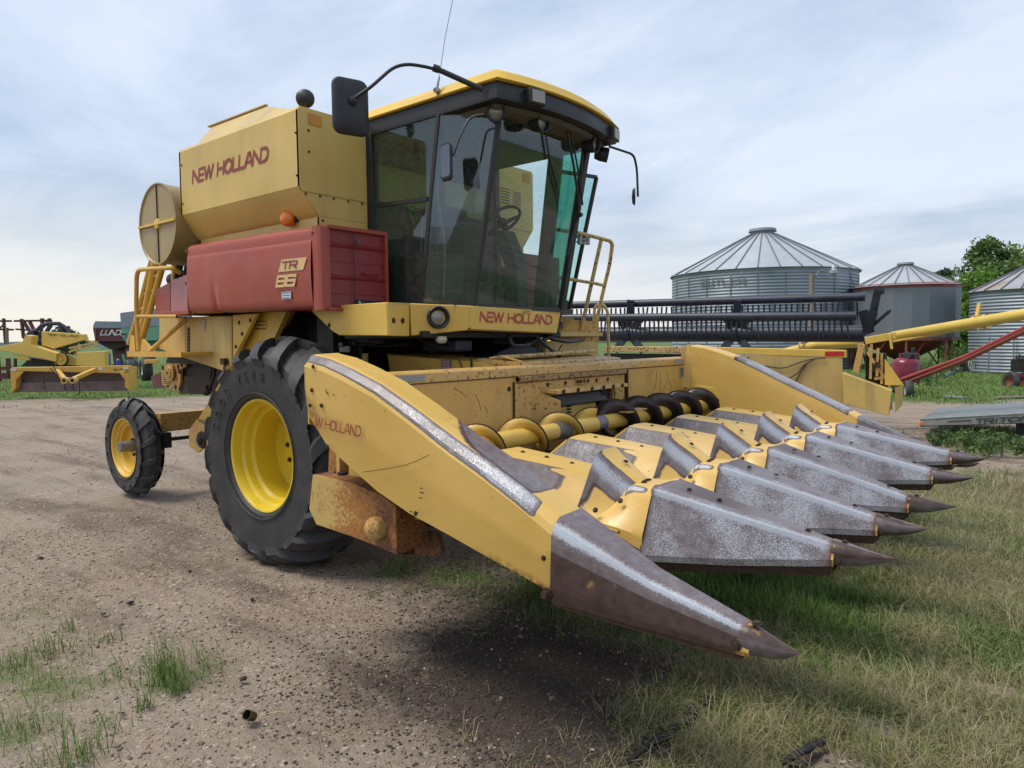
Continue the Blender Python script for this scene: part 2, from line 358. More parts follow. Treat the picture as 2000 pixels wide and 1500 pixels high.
def loft(secs, nu, nv, wear=None, rust=None, loc=(0, 0, 0), name='sheet', mat=None, parent=None, sharp=28, cap0=False, cap1=False):
    """secs: polylines with equal point counts; bilinear refinement; wear/rust(u, v, co) with u in section units, v in point units"""
    ns = len(secs); npt = len(secs[0]); U = [i+j/nu for i in range(ns-1) for j in range(nu)] + [ns-1]
    Vv = [i+j/nv for i in range(npt-1) for j in range(nv)] + [npt-1]
    loc = Vector(loc); V = []; wa = []; ra = []
    secs = [[Vector(p) for p in s] for s in secs]
    for u in U:
        i = min(int(u), ns-2); a = u-i
        for v in Vv:
            k = min(int(v), npt-2); b = v-k
            p = (secs[i][k]*(1-b)+secs[i][k+1]*b)*(1-a) + (secs[i+1][k]*(1-b)+secs[i+1][k+1]*b)*a
            V.append(p-loc); wa.append(wear(u, v, p) if wear else 0); ra.append(rust(u, v, p) if rust else 0)
    m_ = len(Vv); F = [(i*m_+j, (i+1)*m_+j, (i+1)*m_+j+1, i*m_+j+1) for i in range(len(U)-1) for j in range(m_-1)]
    if cap0: F.append(tuple(range(m_)))
    if cap1: F.append(tuple((len(U)-1)*m_+j for j in range(m_-1, -1, -1)))
    me = fast_mesh(name, V, F, mat or M['worn'], {'wear': wa, 'rust': ra}, True, sharp)
    o = bpy.data.objects.new(name, me); COL.objects.link(o)
    if parent: o.parent = parent
    return o

# stroke lettering: a flat rectangular pen swept along polylines
def _arc(cx, cy, rx, ry, a0, a1, n=10): return [(cx+rx*math.cos(rad(a0+(a1-a0)*i/n)), cy+ry*math.sin(rad(a0+(a1-a0)*i/n))) for i in range(n+1)]
GL = {
 'N': (.80, [[(0, 0), (0, 1), (.74, 0)]]), 'n': (.80, [[(0, 0), (0, 1), (.74, 0), (.74, 1)]]),
 'E': (.72, [[(.62, 0), (0, 0), (0, 1), (.62, 1)], [(0, .5), (.56, .5)]]),
 'W': (1.15, [[(0, 1), (.26, 0), (.52, 1), (.78, 0), (1.06, 1)]]),
 'H': (.85, [[(0, 0), (0, 1)], [(.72, 0), (.72, 1)], [(0, .5), (.72, .5)]]),
 'O': (.98, [_arc(.42, .5, .42, .5, 0, 360, 20)]),
 'L': (.70, [[(0, 1), (0, 0), (.56, 0)]]),
 'A': (.86, [[(0, 0), (.30, 1), (.46, 1), (.76, 0)], [(.12, .3), (.64, .3)]]),
 'D': (.90, [[(0, 0), (0, 1), (.35, 1)] + _arc(.35, .5, .42, .5, 90, -90, 10) + [(0, 0)]]),
 'T': (.80, [[(0, 1), (.72, 1)], [(.36, 1), (.36, 0)]]),
 'R': (.82, [[(0, 0), (0, 1), (.62, 1), (.66, .9), (.66, .58), (.6, .48), (0, .48)], [(.34, .48), (.68, 0)]]),
 '8': (.85, [[(.05, 0), (.65, 0), (.7, .1), (.7, .9), (.65, 1), (.05, 1), (0, .9), (0, .1), (.05, 0)], [(0, .5), (.7, .5)]]),
 '6': (.85, [[(.7, .95), (.65, 1), (.05, 1), (0, .9), (0, .1), (.05, 0), (.65, 0), (.7, .1), (.7, .45), (.65, .52), (0, .52)]]),
 'U': (.82, [[(0, 1), (0, .12), (.1, 0), (.58, 0), (.68, .12), (.68, 1)]]), 'I': (.28, [[(.08, 0), (.08, 1)]]),
 'B': (.82, [[(0, 0), (0, 1), (.55, 1), (.62, .9), (.62, .6), (.55, .52), (.66, .42), (.66, .1), (.58, 0), (0, 0)], [(0, .52), (.55, .52)]]),
 '1': (.4, [[(0, .8), (.15, 1), (.15, 0)]]), '0': (.85, [[(0, .1), (.1, 0), (.6, 0), (.7, .1), (.7, .9), (.6, 1), (.1, 1), (0, .9), (0, .1)]]),
 'F': (.7, [[(0, 0), (0, 1), (.6, 1)], [(0, .52), (.5, .52)]]), 'S': (.8, [[(.66, .9), (.6, 1), (.06, 1), (0, .9), (0, .6), (.06, .5), (.6, .5), (.66, .4), (.66, .1), (.6, 0), (.06, 0), (0, .1)]]),
 'C': (.8, [[(.66, .85), (.6, 1), (.1, 1), (0, .88), (0, .12), (.1, 0), (.6, 0), (.66, .15)]]), 'M': (1.0, [[(0, 0), (0, 1), (.42, .3), (.84, 1), (.84, 0)]]),
 'K': (.8, [[(0, 0), (0, 1)], [(.66, 1), (0, .45)], [(.2, .6), (.68, 0)]]), 'G': (.85, [[(.66, .85), (.6, 1), (.1, 1), (0, .88), (0, .12), (.1, 0), (.66, 0), (.66, .45), (.38, .45)]]),
 'Y': (.8, [[(0, 1), (.36, .5), (.72, 1)], [(.36, .5), (.36, 0)]]), ' ': (.5, [])}
def text_width(s): return sum(GL[c][0] for c in s)-.1
def hull(pts):
    pts = sorted(set(pts))
    def half(ps):
        h = []
        for p in ps:
            while len(h) > 1 and (h[-1][0]-h[-2][0])*(p[1]-h[-2][1])-(h[-1][1]-h[-2][1])*(p[0]-h[-2][0]) <= 1e-12: h.pop()
            h.append(p)
        return h[:-1]
    return half(pts)+half(pts[::-1])
def lettering(s, o, ex, ey, height, width, mat, parent, pw=.07, ph=.15, slant=0., name='lettering', lift=.004):
    """text s from origin o along ex (unit), up ey (unit); width is the total width"""
    ex, ey = Vector(ex).normalized(), Vector(ey).normalized(); nz = ex.cross(ey); mb = MB(); k = 0; x = 0
    sx = width/text_width(s)
    for c in s:
        w, strokes = GL[c]
        for st in strokes:
            for a, b in zip(st[:-1], st[1:]):
                pts = []
                for (px, py) in (a, b):
                    py = ph/2+py*(1-ph)
                    for i in (-1, 1):
                        for j in (-1, 1):
                            yy = py+j*ph/2; pts.append((round((x+px)*sx+slant*yy*height + i*pw*height/2, 6), round(yy*height, 6)))
                h = hull(pts); k += 1
                mb.add([Vector(o)+ex*p[0]+ey*p[1]+nz*(lift+.00006*(k % 40)) for p in h], [tuple(range(len(h)))])
        x += w
    loc = rootloc(parent) if parent else Vector((0, 0, 0))
    me = fast_mesh(name, [p-loc for p in mb.v], mb.f, mat); o_ = bpy.data.objects.new(name, me); COL.objects.link(o_); o_.parent = parent
    return o_
def hit(u, v, p0, n):
    d = _ray(u, v); n = Vector(n); return Vector(CAM)+d*((Vector(p0)-Vector(CAM)).dot(n)/d.dot(n))
def quad_frame(a, b, d):
    """basis of a panel: a lower left, b lower right, d upper left"""
    ex = (b-a); ey = (d-a); ex.normalize(); ey = ey-ex*ey.dot(ex); ey.normalize(); return ex, ey
def decal(c, ex, ey, w, h, mat, parent, inkmat=None, rows=4, name='decal', lift=.003):
    """a stuck-on label: one mesh, the plate in one material and rows of small print in another"""
    ex, ey = Vector(ex).normalized(), Vector(ey).normalized(); nz = ex.cross(ey); mb = MB(); c = Vector(c)+nz*lift
    mb.obox(c, ex, ey, nz, w/2, h/2, .001); nf = len(mb.f)
    if inkmat:
        r = random.Random(int(w*1e4)+rows)
        for i in range(rows):
            y = h*(.36-.72*i/max(1, rows-1)); x = -w*.42
            while x < w*.40:
                l = r.uniform(.03, .12)*w; l = min(l, w*.42-x); mb.obox(c+ex*(x+l/2)+ey*y+nz*.0018, ex, ey, nz, l/2, h/rows*.22, .0006); x += l+w*.03
    o = mb.build(name, mat, parent)
    if inkmat:
        o.data.materials.append(inkmat)
        for p in o.data.polygons:
            if p.index >= nf: p.material_index = 1
    return o
def bolts(pts, n, r, mat, parent, name='bolt', h=.008):
    n = Vector(n).normalized()
    for p in pts:
        b = MB(); p = Vector(p); b.lathe([(0, r*1.5), (h*.35, r*1.5), (h*.35, r), (h, r*.9), (h, 0.0001)], p, n, 8); b.build(name, mat, parent)
def bend(pts, r=.06, n=5):
    """round the inner corners of a polyline"""
    pts = [Vector(p) for p in pts]; out = [pts[0]]
    for a, b, c in zip(pts[:-2], pts[1:-1], pts[2:]):
        d1 = (a-b); d2 = (c-b); k = min(r, d1.length*.45, d2.length*.45); p, q = b+d1.normalized()*k, b+d2.normalized()*k
        for i in range(n+1):
            t = i/n; out.append(p*(1-t)**2+b*2*t*(1-t)+q*t*t)
    out.append(pts[-1]); return out

# ================================================================== THE COMBINE
X_, Y_, Z_ = Vector((1, 0, 0)), Vector((0, 1, 0)), Vector((0, 0, 1))
comb = thing('combine_harvester', 'big yellow and red combine harvester with glass cab and large black front tyre', 'combine harvester', (0, 0, 0))

# ---- wheels
def tyre(c, R, rr, Wd, nl, lh, lw, parent, mat, name='tyre', flat=.02, phase=0.):
    """c centre, axis Y. carcass profile plus chevron lugs"""
    c = Vector(c); hw = Wd/2; prof = []
    ctrl = [(-hw*.80, rr), (-hw*.92, rr+.03), (-hw, rr+(R-rr)*.35), (-hw*1.02, rr+(R-rr)*.62), (-hw*.98, R-lh-.145), (-hw*.86, R-lh-.080), (-hw*.45, R-lh-.014), (0, R-lh*.9)]
    ctrl = ctrl + [(-a, r) for a, r in ctrl[-2::-1]]
    mb = MB(); mb.lathe(ctrl, c, Y_, 72, close=True)
    # raised rings on the sidewall
    for sgn in (-1, 1):
        for q in (.12,):
            y = sgn*hw*(1.0 if q > .5 else .965); r = rr+(R-rr)*q
            mb.lathe([(y, r-.006), (y+sgn*.008, r-.003), (y+sgn*.008, r+.003), (y, r+.006)], c, Y_, 72)
    def surf(t):   # t 0 centre .. 1 shoulder .. 1.5 sidewall
        pts = [(0, R-lh*.9), (hw*.45, R-lh-.012), (hw*.86, R-lh-.080), (hw*.975, R-lh-.145), (hw*1.015, rr+(R-rr)*.54)]
        k = min(int(t*4/1.0), 3) if t < 1 else 3; a = t*4-k
        return pts[k][0]*(1-a)+pts[k+1][0]*a, pts[k][1]*(1-a)+pts[k+1][1]*a
    for sgn in (-1, 1):
        for i in range(nl):
            th0 = 2*math.pi*(i+(.5 if sgn > 0 else 0))/nl+phase; V = []; ts = (.0, .12, .3, .5, .68, .82, .94)
            for t in ts:
                y, r = surf(t); th = th0+(.62*t*hw*2.0)/R*.95
                hgt = lh*(1.0 if t < .8 else .8); top = r+hgt*1.05
                if t >= .68: y2 = y+lh*.42*(1 if t < .9 else .5)
                else: y2 = y
                wv = lw*(1+.25*t)/R/2
                for rad_, yy, ww in ((r-.01, y, wv*1.35), (top, y2, wv)):
                    for s2 in (-1, 1):
                        a = th+s2*ww; V.append(c+Vector((rad_*math.sin(a), sgn*yy, rad_*math.cos(a))))
            F = []
            for j in range(len(ts)-1):
                a = j*4; b = a+4; F += [(a, b, b+2, a+2), (a+2, b+2, b+3, a+3), (a+3, b+3, b+1, a+1)]
            F += [(0, 2, 3, 1), (len(V)-4, len(V)-3, len(V)-1, len(V)-2)]; mb.add(V, F)
    for v in mb.v:
        if v.z < flat: v.z = flat*.3+(v.z-flat)*.02; v.y += (v.y-c.y)*.03
    return mb.build(name, mat, parent, smooth=32)

def wheel(name, c, R, rr, Wd, nl, lh, lw, parent, tm, rm, sgn=-1, deep=.30, phase=0., bolt_r=.16):
    w = thing(name, '', '', (0, 0, 0)); del w['label']; del w['category']; w.parent = parent
    tyre(c, R, rr*.98, Wd, nl, lh, lw, w, tm, phase=phase)
    hw = Wd/2; mb = MB(); s = sgn
    # dished rim: outer flange, bead seat, drop centre, then the disc
    prof = [(s*hw*.83, rr+.006), (s*(hw*.83+.012), rr), (s*(hw*.83+.008), rr-.014), (s*(hw*.80), rr-.022), (s*hw*.62, rr-.030), (s*hw*.55, rr-.052), (s*hw*.38, rr-.062), (s*hw*.30, rr-.085),
            (s*(hw*.83-deep), rr-.090), (s*(hw*.83-deep-.01), rr-.11), (s*(hw*.83-deep-.02), bolt_r*1.35), (s*(hw*.83-deep+.01), bolt_r*1.25), (s*(hw*.83-deep+.01), .03), (s*(hw*.83-deep+.01), .001)]
    mb.lathe(prof, c, Y_, 64)
    mb.lathe([(-s*hw*.83, rr+.006), (-s*hw*.8, rr-.02), (-s*hw*.3, rr-.085), (s*(hw*.83-deep-.03), rr-.09)], c, Y_, 64)
    r = mb.build('rim', rm, w, smooth=30)
    cc = Vector(c)+Y_*s*(hw*.83-deep+.01)
    bolts([cc+Vector((math.sin(a)*bolt_r, 0, math.cos(a)*bolt_r)) for a in [2*math.pi*i/8+.2 for i in range(8)]], (0, s, 0), .014, M['bolt'], w, 'wheel_bolt', .02)
    return w
M['rim_rear'] = paint('rear_rim_paint', (.68, .42, .05), .35, .25)
wf = wheel('front_wheel', (0, -1.49, .845), .905, .435, .56, 18, .066, .105, comb, M['tyre'], M['yel_bright'], -1, .34, .13)
wheel('front_wheel', (0, 1.49, .845), .90, .435, .56, 18, .055, .105, comb, M['tyre'], M['yel_bright'], 1, .34, .3)
wr = wheel('rear_wheel', (-3.42, -1.245, .56), .56, .328, .245, 15, .030, .05, comb, M['tyre_old'], M['rim_rear'], -1, .12, .05, .09)
wheel('rear_wheel', (-3.42, 1.21, .56), .565, .328, .32, 14, .036, .05, comb, M['tyre_old'], M['rim_rear'], 1, .12, .3, .09)
for w_ in (wr,):
    mb = MB(); mb.lathe([(0.0, .095), (-.02, .10), (-.05, .062), (-.22, .058), (-.225, .05), (-.225, .001)], (-3.42, -1.18, .575), Y_, 24); mb.build('wheel_hub', M['steelgrey'], w_, smooth=30)

# embossed sidewall lettering of the front tyre
def sidewall_text(s, c, r, y, h, a0, parent, mat):
    a = a0
    for ch in s:
        w, st = GL[ch]; ex = Vector((math.cos(a), 0, -math.sin(a))); ey = Vector((math.sin(a), 0, math.cos(a)))
        if st: 
            o = Vector(c)+ey*r+Vector((0, y, 0)); mb = MB()
            for s_ in st:
                for p, q in zip(s_[:-1], s_[1:]):
                    A = o+ex*((p[0]-w/2)*h*.8)+ey*(p[1]*h); B = o+ex*((q[0]-w/2)*h*.8)+ey*(q[1]*h)
                    if (A-B).length > 1e-4: mb.bar(A, B, .006, .004, up=(0, 1, 0))
            mb.build('embossed_letter', mat, parent)
        a += (w*h*.8+.055)/r
sidewall_text('GOOD YEAR', (0, -1.49, .845), .575, -.287, .075, rad(-72), wf, M['tyre'])

# ---- lower chassis and engine compartment
mb = MB(); mb.box((-2.9, -.78, 1.15), (-.12, .78, 1.93)); mb.box((-2.2, -.70, .95), (-.2, .7, 1.2)); mb.box((-.2, -.8, 1.66), (.35, .8, 1.9))
mb.build('threshing_body', M['dark'], comb, bevel=.02)
mb = MB(); mb.cyl((0, -1.25, .845), (0, 1.25, .845), .13, seg=24); mb.box((-.2, -.95, .6), (.2, -.6, 1.3)); mb.box((-.2, .6, .6), (.2, .95, 1.3)); mb.lathe([(0, .24), (-.18, .22), (-.2, .12), (-.24, .1)], (0, -1.05, .845), Y_, 24)
mb.build('front_axle', M['dark'], comb, smooth=30)
# rear axle beam with tie rod
mb = MB(); mb.bar((-3.3, -1.02, .82), (-3.3, 1.0, .82), .12, .21); mb.build('rear_axle_beam', M['yel_rusty'], comb, bevel=.008)
mb = MB(); mb.tube([(-3.16, -1.0, .635), (-3.16, .9, .64)], .022); mb.box((-3.25, -1.06, .55), (-3.08, -.98, .72)); mb.build('tie_rod', M['dark'], comb)
mb = MB(); mb.bar((-3.3, 0, .85), (-2.7, 0, 1.3), .3, .2); mb.bar((-3.3, .3, .9), (-1.6, .5, 1.2), .1); mb.build('axle_support', M['dark'], comb)
# slanting side frame running down to the pivot bracket
YS = -1.10
A = [P(u, v, 'Y', YS) for u, v in ((502, 611), (560, 608), (470, 800), (428, 880), (415, 872), (386, 820), (445, 720), (456, 700))]
mb = MB(); mb.prism(A, (0, .05, 0)); mb.prism([P(560, 608, 'Y', YS), P(577, 608, 'Y', YS+.14), P(490, 800, 'Y', YS+.14), P(470, 800, 'Y', YS)], (-.01, .01, 0))
mb.build('slanted_frame_plate', M['yel'], comb, bevel=.006)
mb = MB(); A = [P(u, v, 'Y', YS-.02) for u, v in ((388, 818), (372, 842), (375, 872), (391, 884), (404, 874), (426, 852), (411, 836))]
mb.prism(A, (0, -.025, 0)); b = mb.build('pivot_bracket', M['yel_rusty'], comb, bevel=.006)
mb = MB(); cpt = P(395, 859, 'Y', YS-.045); mb.lathe([(0, .09), (-.02, .08), (-.02, .05), (.0, .045)], cpt, Y_, 16); mb.cyl(cpt, cpt+Vector((0, -.05, 0)), .05, .03, 9); mb.build('greasy_hub', M['dark'], b)
e = P(411, 832, 'Y', YS-.02); mb = MB(); mb.bar(P(408, 838, 'Y', YS-.03), P(424, 856, 'Y', YS-.03), .03, .03); mb.build('clamp_bar', M['dark'], b)
decal(P(406, 828, 'Y', YS), X_, Z_, .12, .09, M['decal_grey'], comb, M['ink'], 4)
decal(P(509, 635, 'Y', YS), X_, Z_, .20, .09, M['yel'], comb, M['ink'], 3)

# lower yellow side panels
def plate(name, uvs, y, mat, th=.03, ax='Y', bev=.006, parent=comb, off=None, rust=None, extra=None):
    A = [P(u, v, ax, y) for u, v in uvs]; mb = MB(); mb.prism(A, off or ((0, th, 0) if ax == 'Y' else (-th, 0, 0)))
    if extra: extra(mb)
    return mb.build(name, mat, parent, bevel=bev, rust=rust)
pl1 = plate('side_panel', ((363, 619), (452, 617), (452, 716), (437, 725), (363, 700)), -1.20, M['yel_dirty'], .04)
pl0 = plate('rear_side_panel', ((311, 621), (362, 620), (362, 700), (311, 681)), -1.19, M['yel_dirty'], .04)
pl2 = plate('front_side_panel', ((454, 615), (501, 612), (455, 701)), -1.20, M['yel'], .04)
mb = MB(); mb.box((-2.85, -1.10, 1.5), (-1.45, -.7, 1.98)); mb.box((-1.45, -1.02, 1.5), (-.75, -.7, 1.98)); mb.build('inner_side_wall', M['dark'], comb)
bolts([P(u, v, 'Y', -1.20) for u, v in ((467, 630), (489, 626), (473, 652), (461, 677))], (0, -1, 0), .013, M['bolt'], pl2)
mb = MB(); h = P(440, 706, 'Y', -1.22); mb.box(h-Vector((.04, .03, .03)), h+Vector((.03, .01, .03))); mb.bar(h, h+Vector((.03, -.03, -.07)), .02); mb.build('latch', M['bolt'], pl1)
decal(P(398, 634, 'Y', -1.20), X_, Z_, .07, .11, M['decal_grey'], pl1, M['white'], 5)
mb = MB()
for i in range(24):
    p = P(368, 640+2.3*i, 'Y', -1.203); mb.obox(p, X_, Z_, Y_, .018+.008*((i*7) % 3), .006, .001)
mb.build('faded_side_script', M['bolt'], pl1)

# straw chopper under the tail
ch = plate('straw_chopper', ((331, 692), (340, 690), (363, 700), (362, 716), (352, 722), (352, 745), (347, 764), (330, 760), (316, 752), (314, 722), (322, 712)), -.98, M['yel_rusty'], .03)
mb = MB(); c0 = P(333, 727, 'Y', -1.0); mb.lathe([(0, .10), (-.02, .10), (-.02, .07), (-.035, .06), (-.035, .02), (-.06, .018), (-.06, .0001)], c0, Y_, 20); mb.build('chopper_bearing', M['yel_rusty'], ch, smooth=30)
bolts([P(u, v, 'Y', -.98) for u, v in ((327, 706), (345, 700), (348, 716), (350, 725), (322, 740), (328, 752), (343, 756), (318, 718), (355, 712))], (0, -1, 0), .018, M['bolt'], ch)
decal(P(325, 741, 'Y', -.985), X_, Z_, .15, .12, M['yel_dirty'], ch, M['ink'], 5)
mb = MB(); A = [P(u, v, 'Y', -.93) for u, v in ((353, 700), (440, 722), (440, 770), (350, 770))]; mb.prism(A, (0, 1.8, 0)); mb.build('straw_hood', M['dark'], comb, bevel=.01)
mb = MB(); A = [P(u, v, 'Y', -.95) for u, v in ((360, 735), (436, 735), (438, 766), (352, 767))]; mb.prism(A, (0, .015, 0)); mb.bar(P(352, 768, 'Y', -.96), P(440, 765, 'Y', -.96), .025); mb.build('chopper_drum', simple('brown_dirty_drum', (.055, .035, .022), .7, vary=.5), comb)
mb = MB(); mb.tube([P(421, 700, 'Y', -1.05), P(418, 735, 'Y', -1.05), P(408, 762, 'Y', -1.05)], .018); mb.tube([P(414, 705, 'Y', -1.0), P(411, 745, 'Y', -1.0)], .012); mb.cyl(P(408, 757, 'Y', -1.05), P(402, 768, 'Y', -1.05), .035, seg=10); mb.build('hydraulic_pipe', M['dark'], comb)
mb = MB(); mb.prism([P(u, v, 'Y', -.7) for u, v in ((295, 735), (325, 722), (325, 752), (300, 758))], (0, .5, 0)); mb.build('spreader_disc_guard', M['maroon'], comb)

# rear platform, ladder and rails
yP = -1.50
mb = MB(); a, b = P(250, 688, 'Y', yP), P(356, 690, 'Y', yP); mb.box((a.x, yP, a.z-.03), (b.x, -.85, a.z)); mb.box((a.x, yP-.012, a.z-.045), (b.x, yP, a.z+.01)); mb.build('rear_platform', M['yel_orange'], comb)
mb = MB(); r0 = P(269, 685, 'Y', yP)
mb.tube(bend([P(271, 684, 'Y', yP), P(266, 600, 'Y', yP), P(267, 527, 'Y', yP), P(335, 523, 'Y', yP), P(352, 533, 'Y', yP+.1)], .10), .022, 10); mb.tube([P(268, 618, 'Y', yP), P(345, 618, 'Y', yP), P(361, 622, 'Y', -1.22)], .018); mb.tube([P(290, 688, 'Y', yP), P(361, 626, 'Y', -1.22)], .022)
mb.build('rear_handrail', M['yel_orange'], comb, smooth=40)
mb = MB()
yl = -1.15
for (u0, v0, u1, v1, r) in ((262, 640, 297, 505, .028), (269, 690, 305, 505, .042), (277, 665, 322, 505, .032)):
    mb.tube([P(u0, v0, 'Y', yl), P(u1, v1, 'Y', yl)], r, 10)
mb.tube([P(262, 640, 'Y', yl), P(252, 672, 'Y', yl)], .03); mb.tube([P(341, 505, 'Y', yl), P(340, 560, 'Y', yl)], .03)
for k in range(5):
    u = 270+8.5*k; v = 625-29*k; mb.tube([P(u-5, v+8, 'Y', yl), P(u+20, v-4, 'Y', yl)], .014)
mb.build('rear_ladder', M['yel_orange'], comb, smooth=40)
mb = MB(); mb.prism([P(u, v, 'Y', -1.3) for u, v in ((252, 686), (255, 655), (262, 655), (264, 686))], (0, .05, 0)); mb.prism([P(u, v, 'Y', -1.3) for u, v in ((274, 686), (277, 662), (298, 686))], (0, .03, 0)); mb.build('ladder_bracket', M['yel_orange'], comb)

# ---- red side shields
RY = -1.5; TXB = .10
def shield(name, x0, x1, z0, z1, y, mat, dz0=0., dz1=0., round_=.05):
    """bulged sheet with rolled top and bottom edge; runs along X"""
    secs = []
    for i, x in enumerate(np.linspace(x0, x1, 22)):
        f = (x-x0)/(x1-x0); a = z0+dz0*f; b = z1+dz1*f
        sec = [(x, y+.10, b+.012), (x, y+.045, b+.006), (x, y+.012, b-.015), (x, y, b-.045), (x, y, b-.10), (x, y-.006, b-.105)]
        for k in range(1, 9):
            zz = b-.105-(b-.105-a-.05)*k/8; sec.append((x, y-.006-.012*math.sin(math.pi*k/8), zz))
        sec += [(x, y+.004, a+.022), (x, y+.03, a+.004), (x, y+.09, a)]
        secs.append(sec)
    return secs
secs = shield('x', -1.50, .40, 1.985, 2.60, RY, M['red'], -.035, -.035)
# dent: a vertical crease low on the rear part
def dent(s, cx, w, dep, zt):
    out = []
    for sec in s:
        o = []
        for p in sec:
            x, y, z = p; g = math.exp(-((x-cx)/w)**2); zz = max(0, min(1, (zt-z)/.35))
            o.append((x+g*zz*.0, y+dep*g*zz*(1 if x < cx else .3)-dep*.5*math.exp(-((x-cx-.07)/.05)**2)*zz, z+.02*g*zz*(1 if z < 2.1 else 0)))
        out.append(o)
    return out
xs = [(-1.50+1.9*i/80) for i in range(81)]
def resample(secs, n):
    out = []
    for i in range(n+1):
        t = i/n*(len(secs)-1); k = min(int(t), len(secs)-2); a = t-k
        out.append([tuple(np.array(p)*(1-a)+np.array(q)*a) for p, q in zip(secs[k], secs[k+1])])
    return out
secs = dent(resample(secs, 80), -1.02, .045, .028, 2.30)
rs = loft(secs, 1, 2, name='red_side_shield', mat=M['red'], parent=comb, sharp=50)
mb = MB(); mb.box((-1.5, RY+.02, 1.98), (-1.48, -1.28, 2.58)); mb.box((-1.5, -1.48, 2.0), (.38, -1.3, 2.56)); mb.build('shield_backing', M['red_dark'], comb)
# corner column and louvred front face of the shield
x0, x1 = .405, .52
secs = []
for z0_, z1_ in ((1.945, 2.565),):
    for k, (x, y) in enumerate(((.405, RY+.03), (.405, RY-.004), (.47, RY-.004), (.505, RY+.004), (.52, RY+.03), (.52, RY+.07))):
        secs.append([(x, y, z1_-(.015 if k in (4, 5) else 0)-(.04 if k == 0 else 0)), (x, y, z0_+(.015 if k >= 4 else 0))])
loft(secs, 3, 8, name='shield_corner', mat=M['red'], parent=comb, sharp=60)
XF = .505; yA, yB = RY+.065, -.90
def fz(y, z): return z
lv = MB(); 
zt, zb = 2.55, 1.95
lv.box((XF-.02, yA, zb), (XF-.012, yB, zt))
nl = 5; hts = [2.55, 2.43, 2.31, 2.19, 2.07, 1.965]
for i in range(5):
    a, b = hts[i], hts[i+1]; top = i % 2 == 0
    # alternate bands stand proud, their lower/upper lip catching the light
    if i % 2 == 0: lv.prism([(XF-.012, yA, a), (XF-.012, yA, b), (XF+.012, yA, b), (XF-.006, yA, b+.022)], (0, yB-yA, 0))
    else: lv.prism([(XF-.012, yA, a), (XF-.012, yA, b), (XF-.006, yA, b), (XF-.006, yA, a-.015), (XF+.012, yA, a)], (0, yB-yA, 0))
lf = lv.build('louvred_front', M['red_dark'], comb)
mb = MB(); mb.box((XF-.01, yA-.02, 2.545), (XF+.022, yB, 2.575)); mb.box((XF-.01, yB, 2.02), (XF+.022, yB+.025, 2.575)); mb.box((XF-.01, yA-.02, 1.94), (XF+.03, -1.20, 1.965)); mb.build('shield_trim', M['red'], comb, bevel=.006)
mb = MB(); mb.box((XF+.013, -1.215, 1.96), (XF+.016, -1.21, 2.55)); mb.build('door_gap', M['dark'], lf)
mb = MB(); mb.tube(bend([(XF+.0, -1.12, 2.235), (XF+.045, -1.11, 2.235), (XF+.045, -.99, 2.235), (XF+.0, -.98, 2.235)], .02), .009); mb.build('door_handle', M['red_dark'], lf, smooth=40)
mb = MB(); mb.box((XF-.05, -1.2, 1.985), (XF+.005, yB, 2.03)); mb.build('latch_slot', M['dark'], lf)
mb = MB(); mb.box((XF+.005, -1.02, 2.0), (XF+.03, -.92, 2.015)); mb.cyl((XF+.004, -1.17, 2.01), (XF+.02, -1.17, 2.01), .014, seg=10); mb.cyl((XF+.004, -1.175, 2.475), (XF+.02, -1.17, 2.475), .012, seg=10); mb.build('latch_plate', M['chrome'], lf)
mb = MB(); mb.box((TXB, RY+.05, 2.545), (XF, -.90, 2.558)); mb.build('shield_top', M['red'], comb)
# left side counterpart of the red shield, seen through the cab
mb = MB(); mb.box((-1.5, 1.28, 1.97), (.50, 1.5, 2.57)); mb.box((.50, .88, 1.95), (.515, 1.48, 2.565))
for k in range(1, 5): mb.box((.515, .9, 1.95+.123*k), (.53, 1.47, 1.965+.123*k))
mb.build('left_red_shield', M['red_dark'], comb, bevel=.01)
# rear extension of the shield: bleached panel then red panel
plate('bleached_shield', ((333, 548), (366, 535), (366, 612), (333, 615)), -1.42, M['red_pale'], .06)
plate('rear_red_shield', ((303, 566), (332, 551), (332, 615), (303, 616)), -1.42, M['red'], .06)
plate('shield_lip', ((303, 609), (368, 606), (368, 614), (303, 617)), -1.43, M['red'], .03)
# brown engine clutter above the rear shield
mb = MB(); q = P(350, 540, 'Y', -1.1); mb.cyl(q-Vector((.15, 0, .03)), q+Vector((.05, 0, 0)), .07, seg=12); mb.tube([q+Vector((.0, 0, .05)), q+Vector((.12, .0, .25)), q+Vector((.3, 0, .3))], .03); mb.tube([q+Vector((.1, 0, -.05)), q+Vector((.2, .0, .2))], .02); mb.box(q+Vector((-.4, .1, -.1)), q+Vector((.6, .9, -.05))); mb.build('engine_clutter', M['dark'], comb)

lex, ley = Vector((1, 0, 0)), Vector((0, 0, 1))
# TR 86 badge: yellow slanted plate with red letters, yellow numerals below
q0 = P(543.5, 531.5, 'Y', RY-.022); q1 = P(592, 527, 'Y', RY-.022); q2 = P(550, 507, 'Y', RY-.022); q3 = P(599.5, 502, 'Y', RY-.022)
bw = (q1-q0).length
mb = MB(); mb.add([q0, q1, q3, q2], [(0, 1, 2, 3)]); bd = mb.build('badge_plate', M['logo_y'], rs)
ex = (q1-q0).normalized(); hh = (q2-q0).z
lettering('TR', q0+ex*(bw*.13)+Z_*hh*.16, ex, Z_, hh*.68, bw*.62, M['logo'], rs, .19, .18, .35, 'badge_letters', .003)
g0 = P(537, 562, 'Y', RY-.022); g1 = P(583, 559, 'Y', RY-.022); ex = (g1-g0).normalized()
lettering('86', g0+ex*.02, ex, Z_, hh*1.02, (g1-g0).length*.78, M['logo_y'], rs, .24, .22, .35, 'badge_numerals', .003)
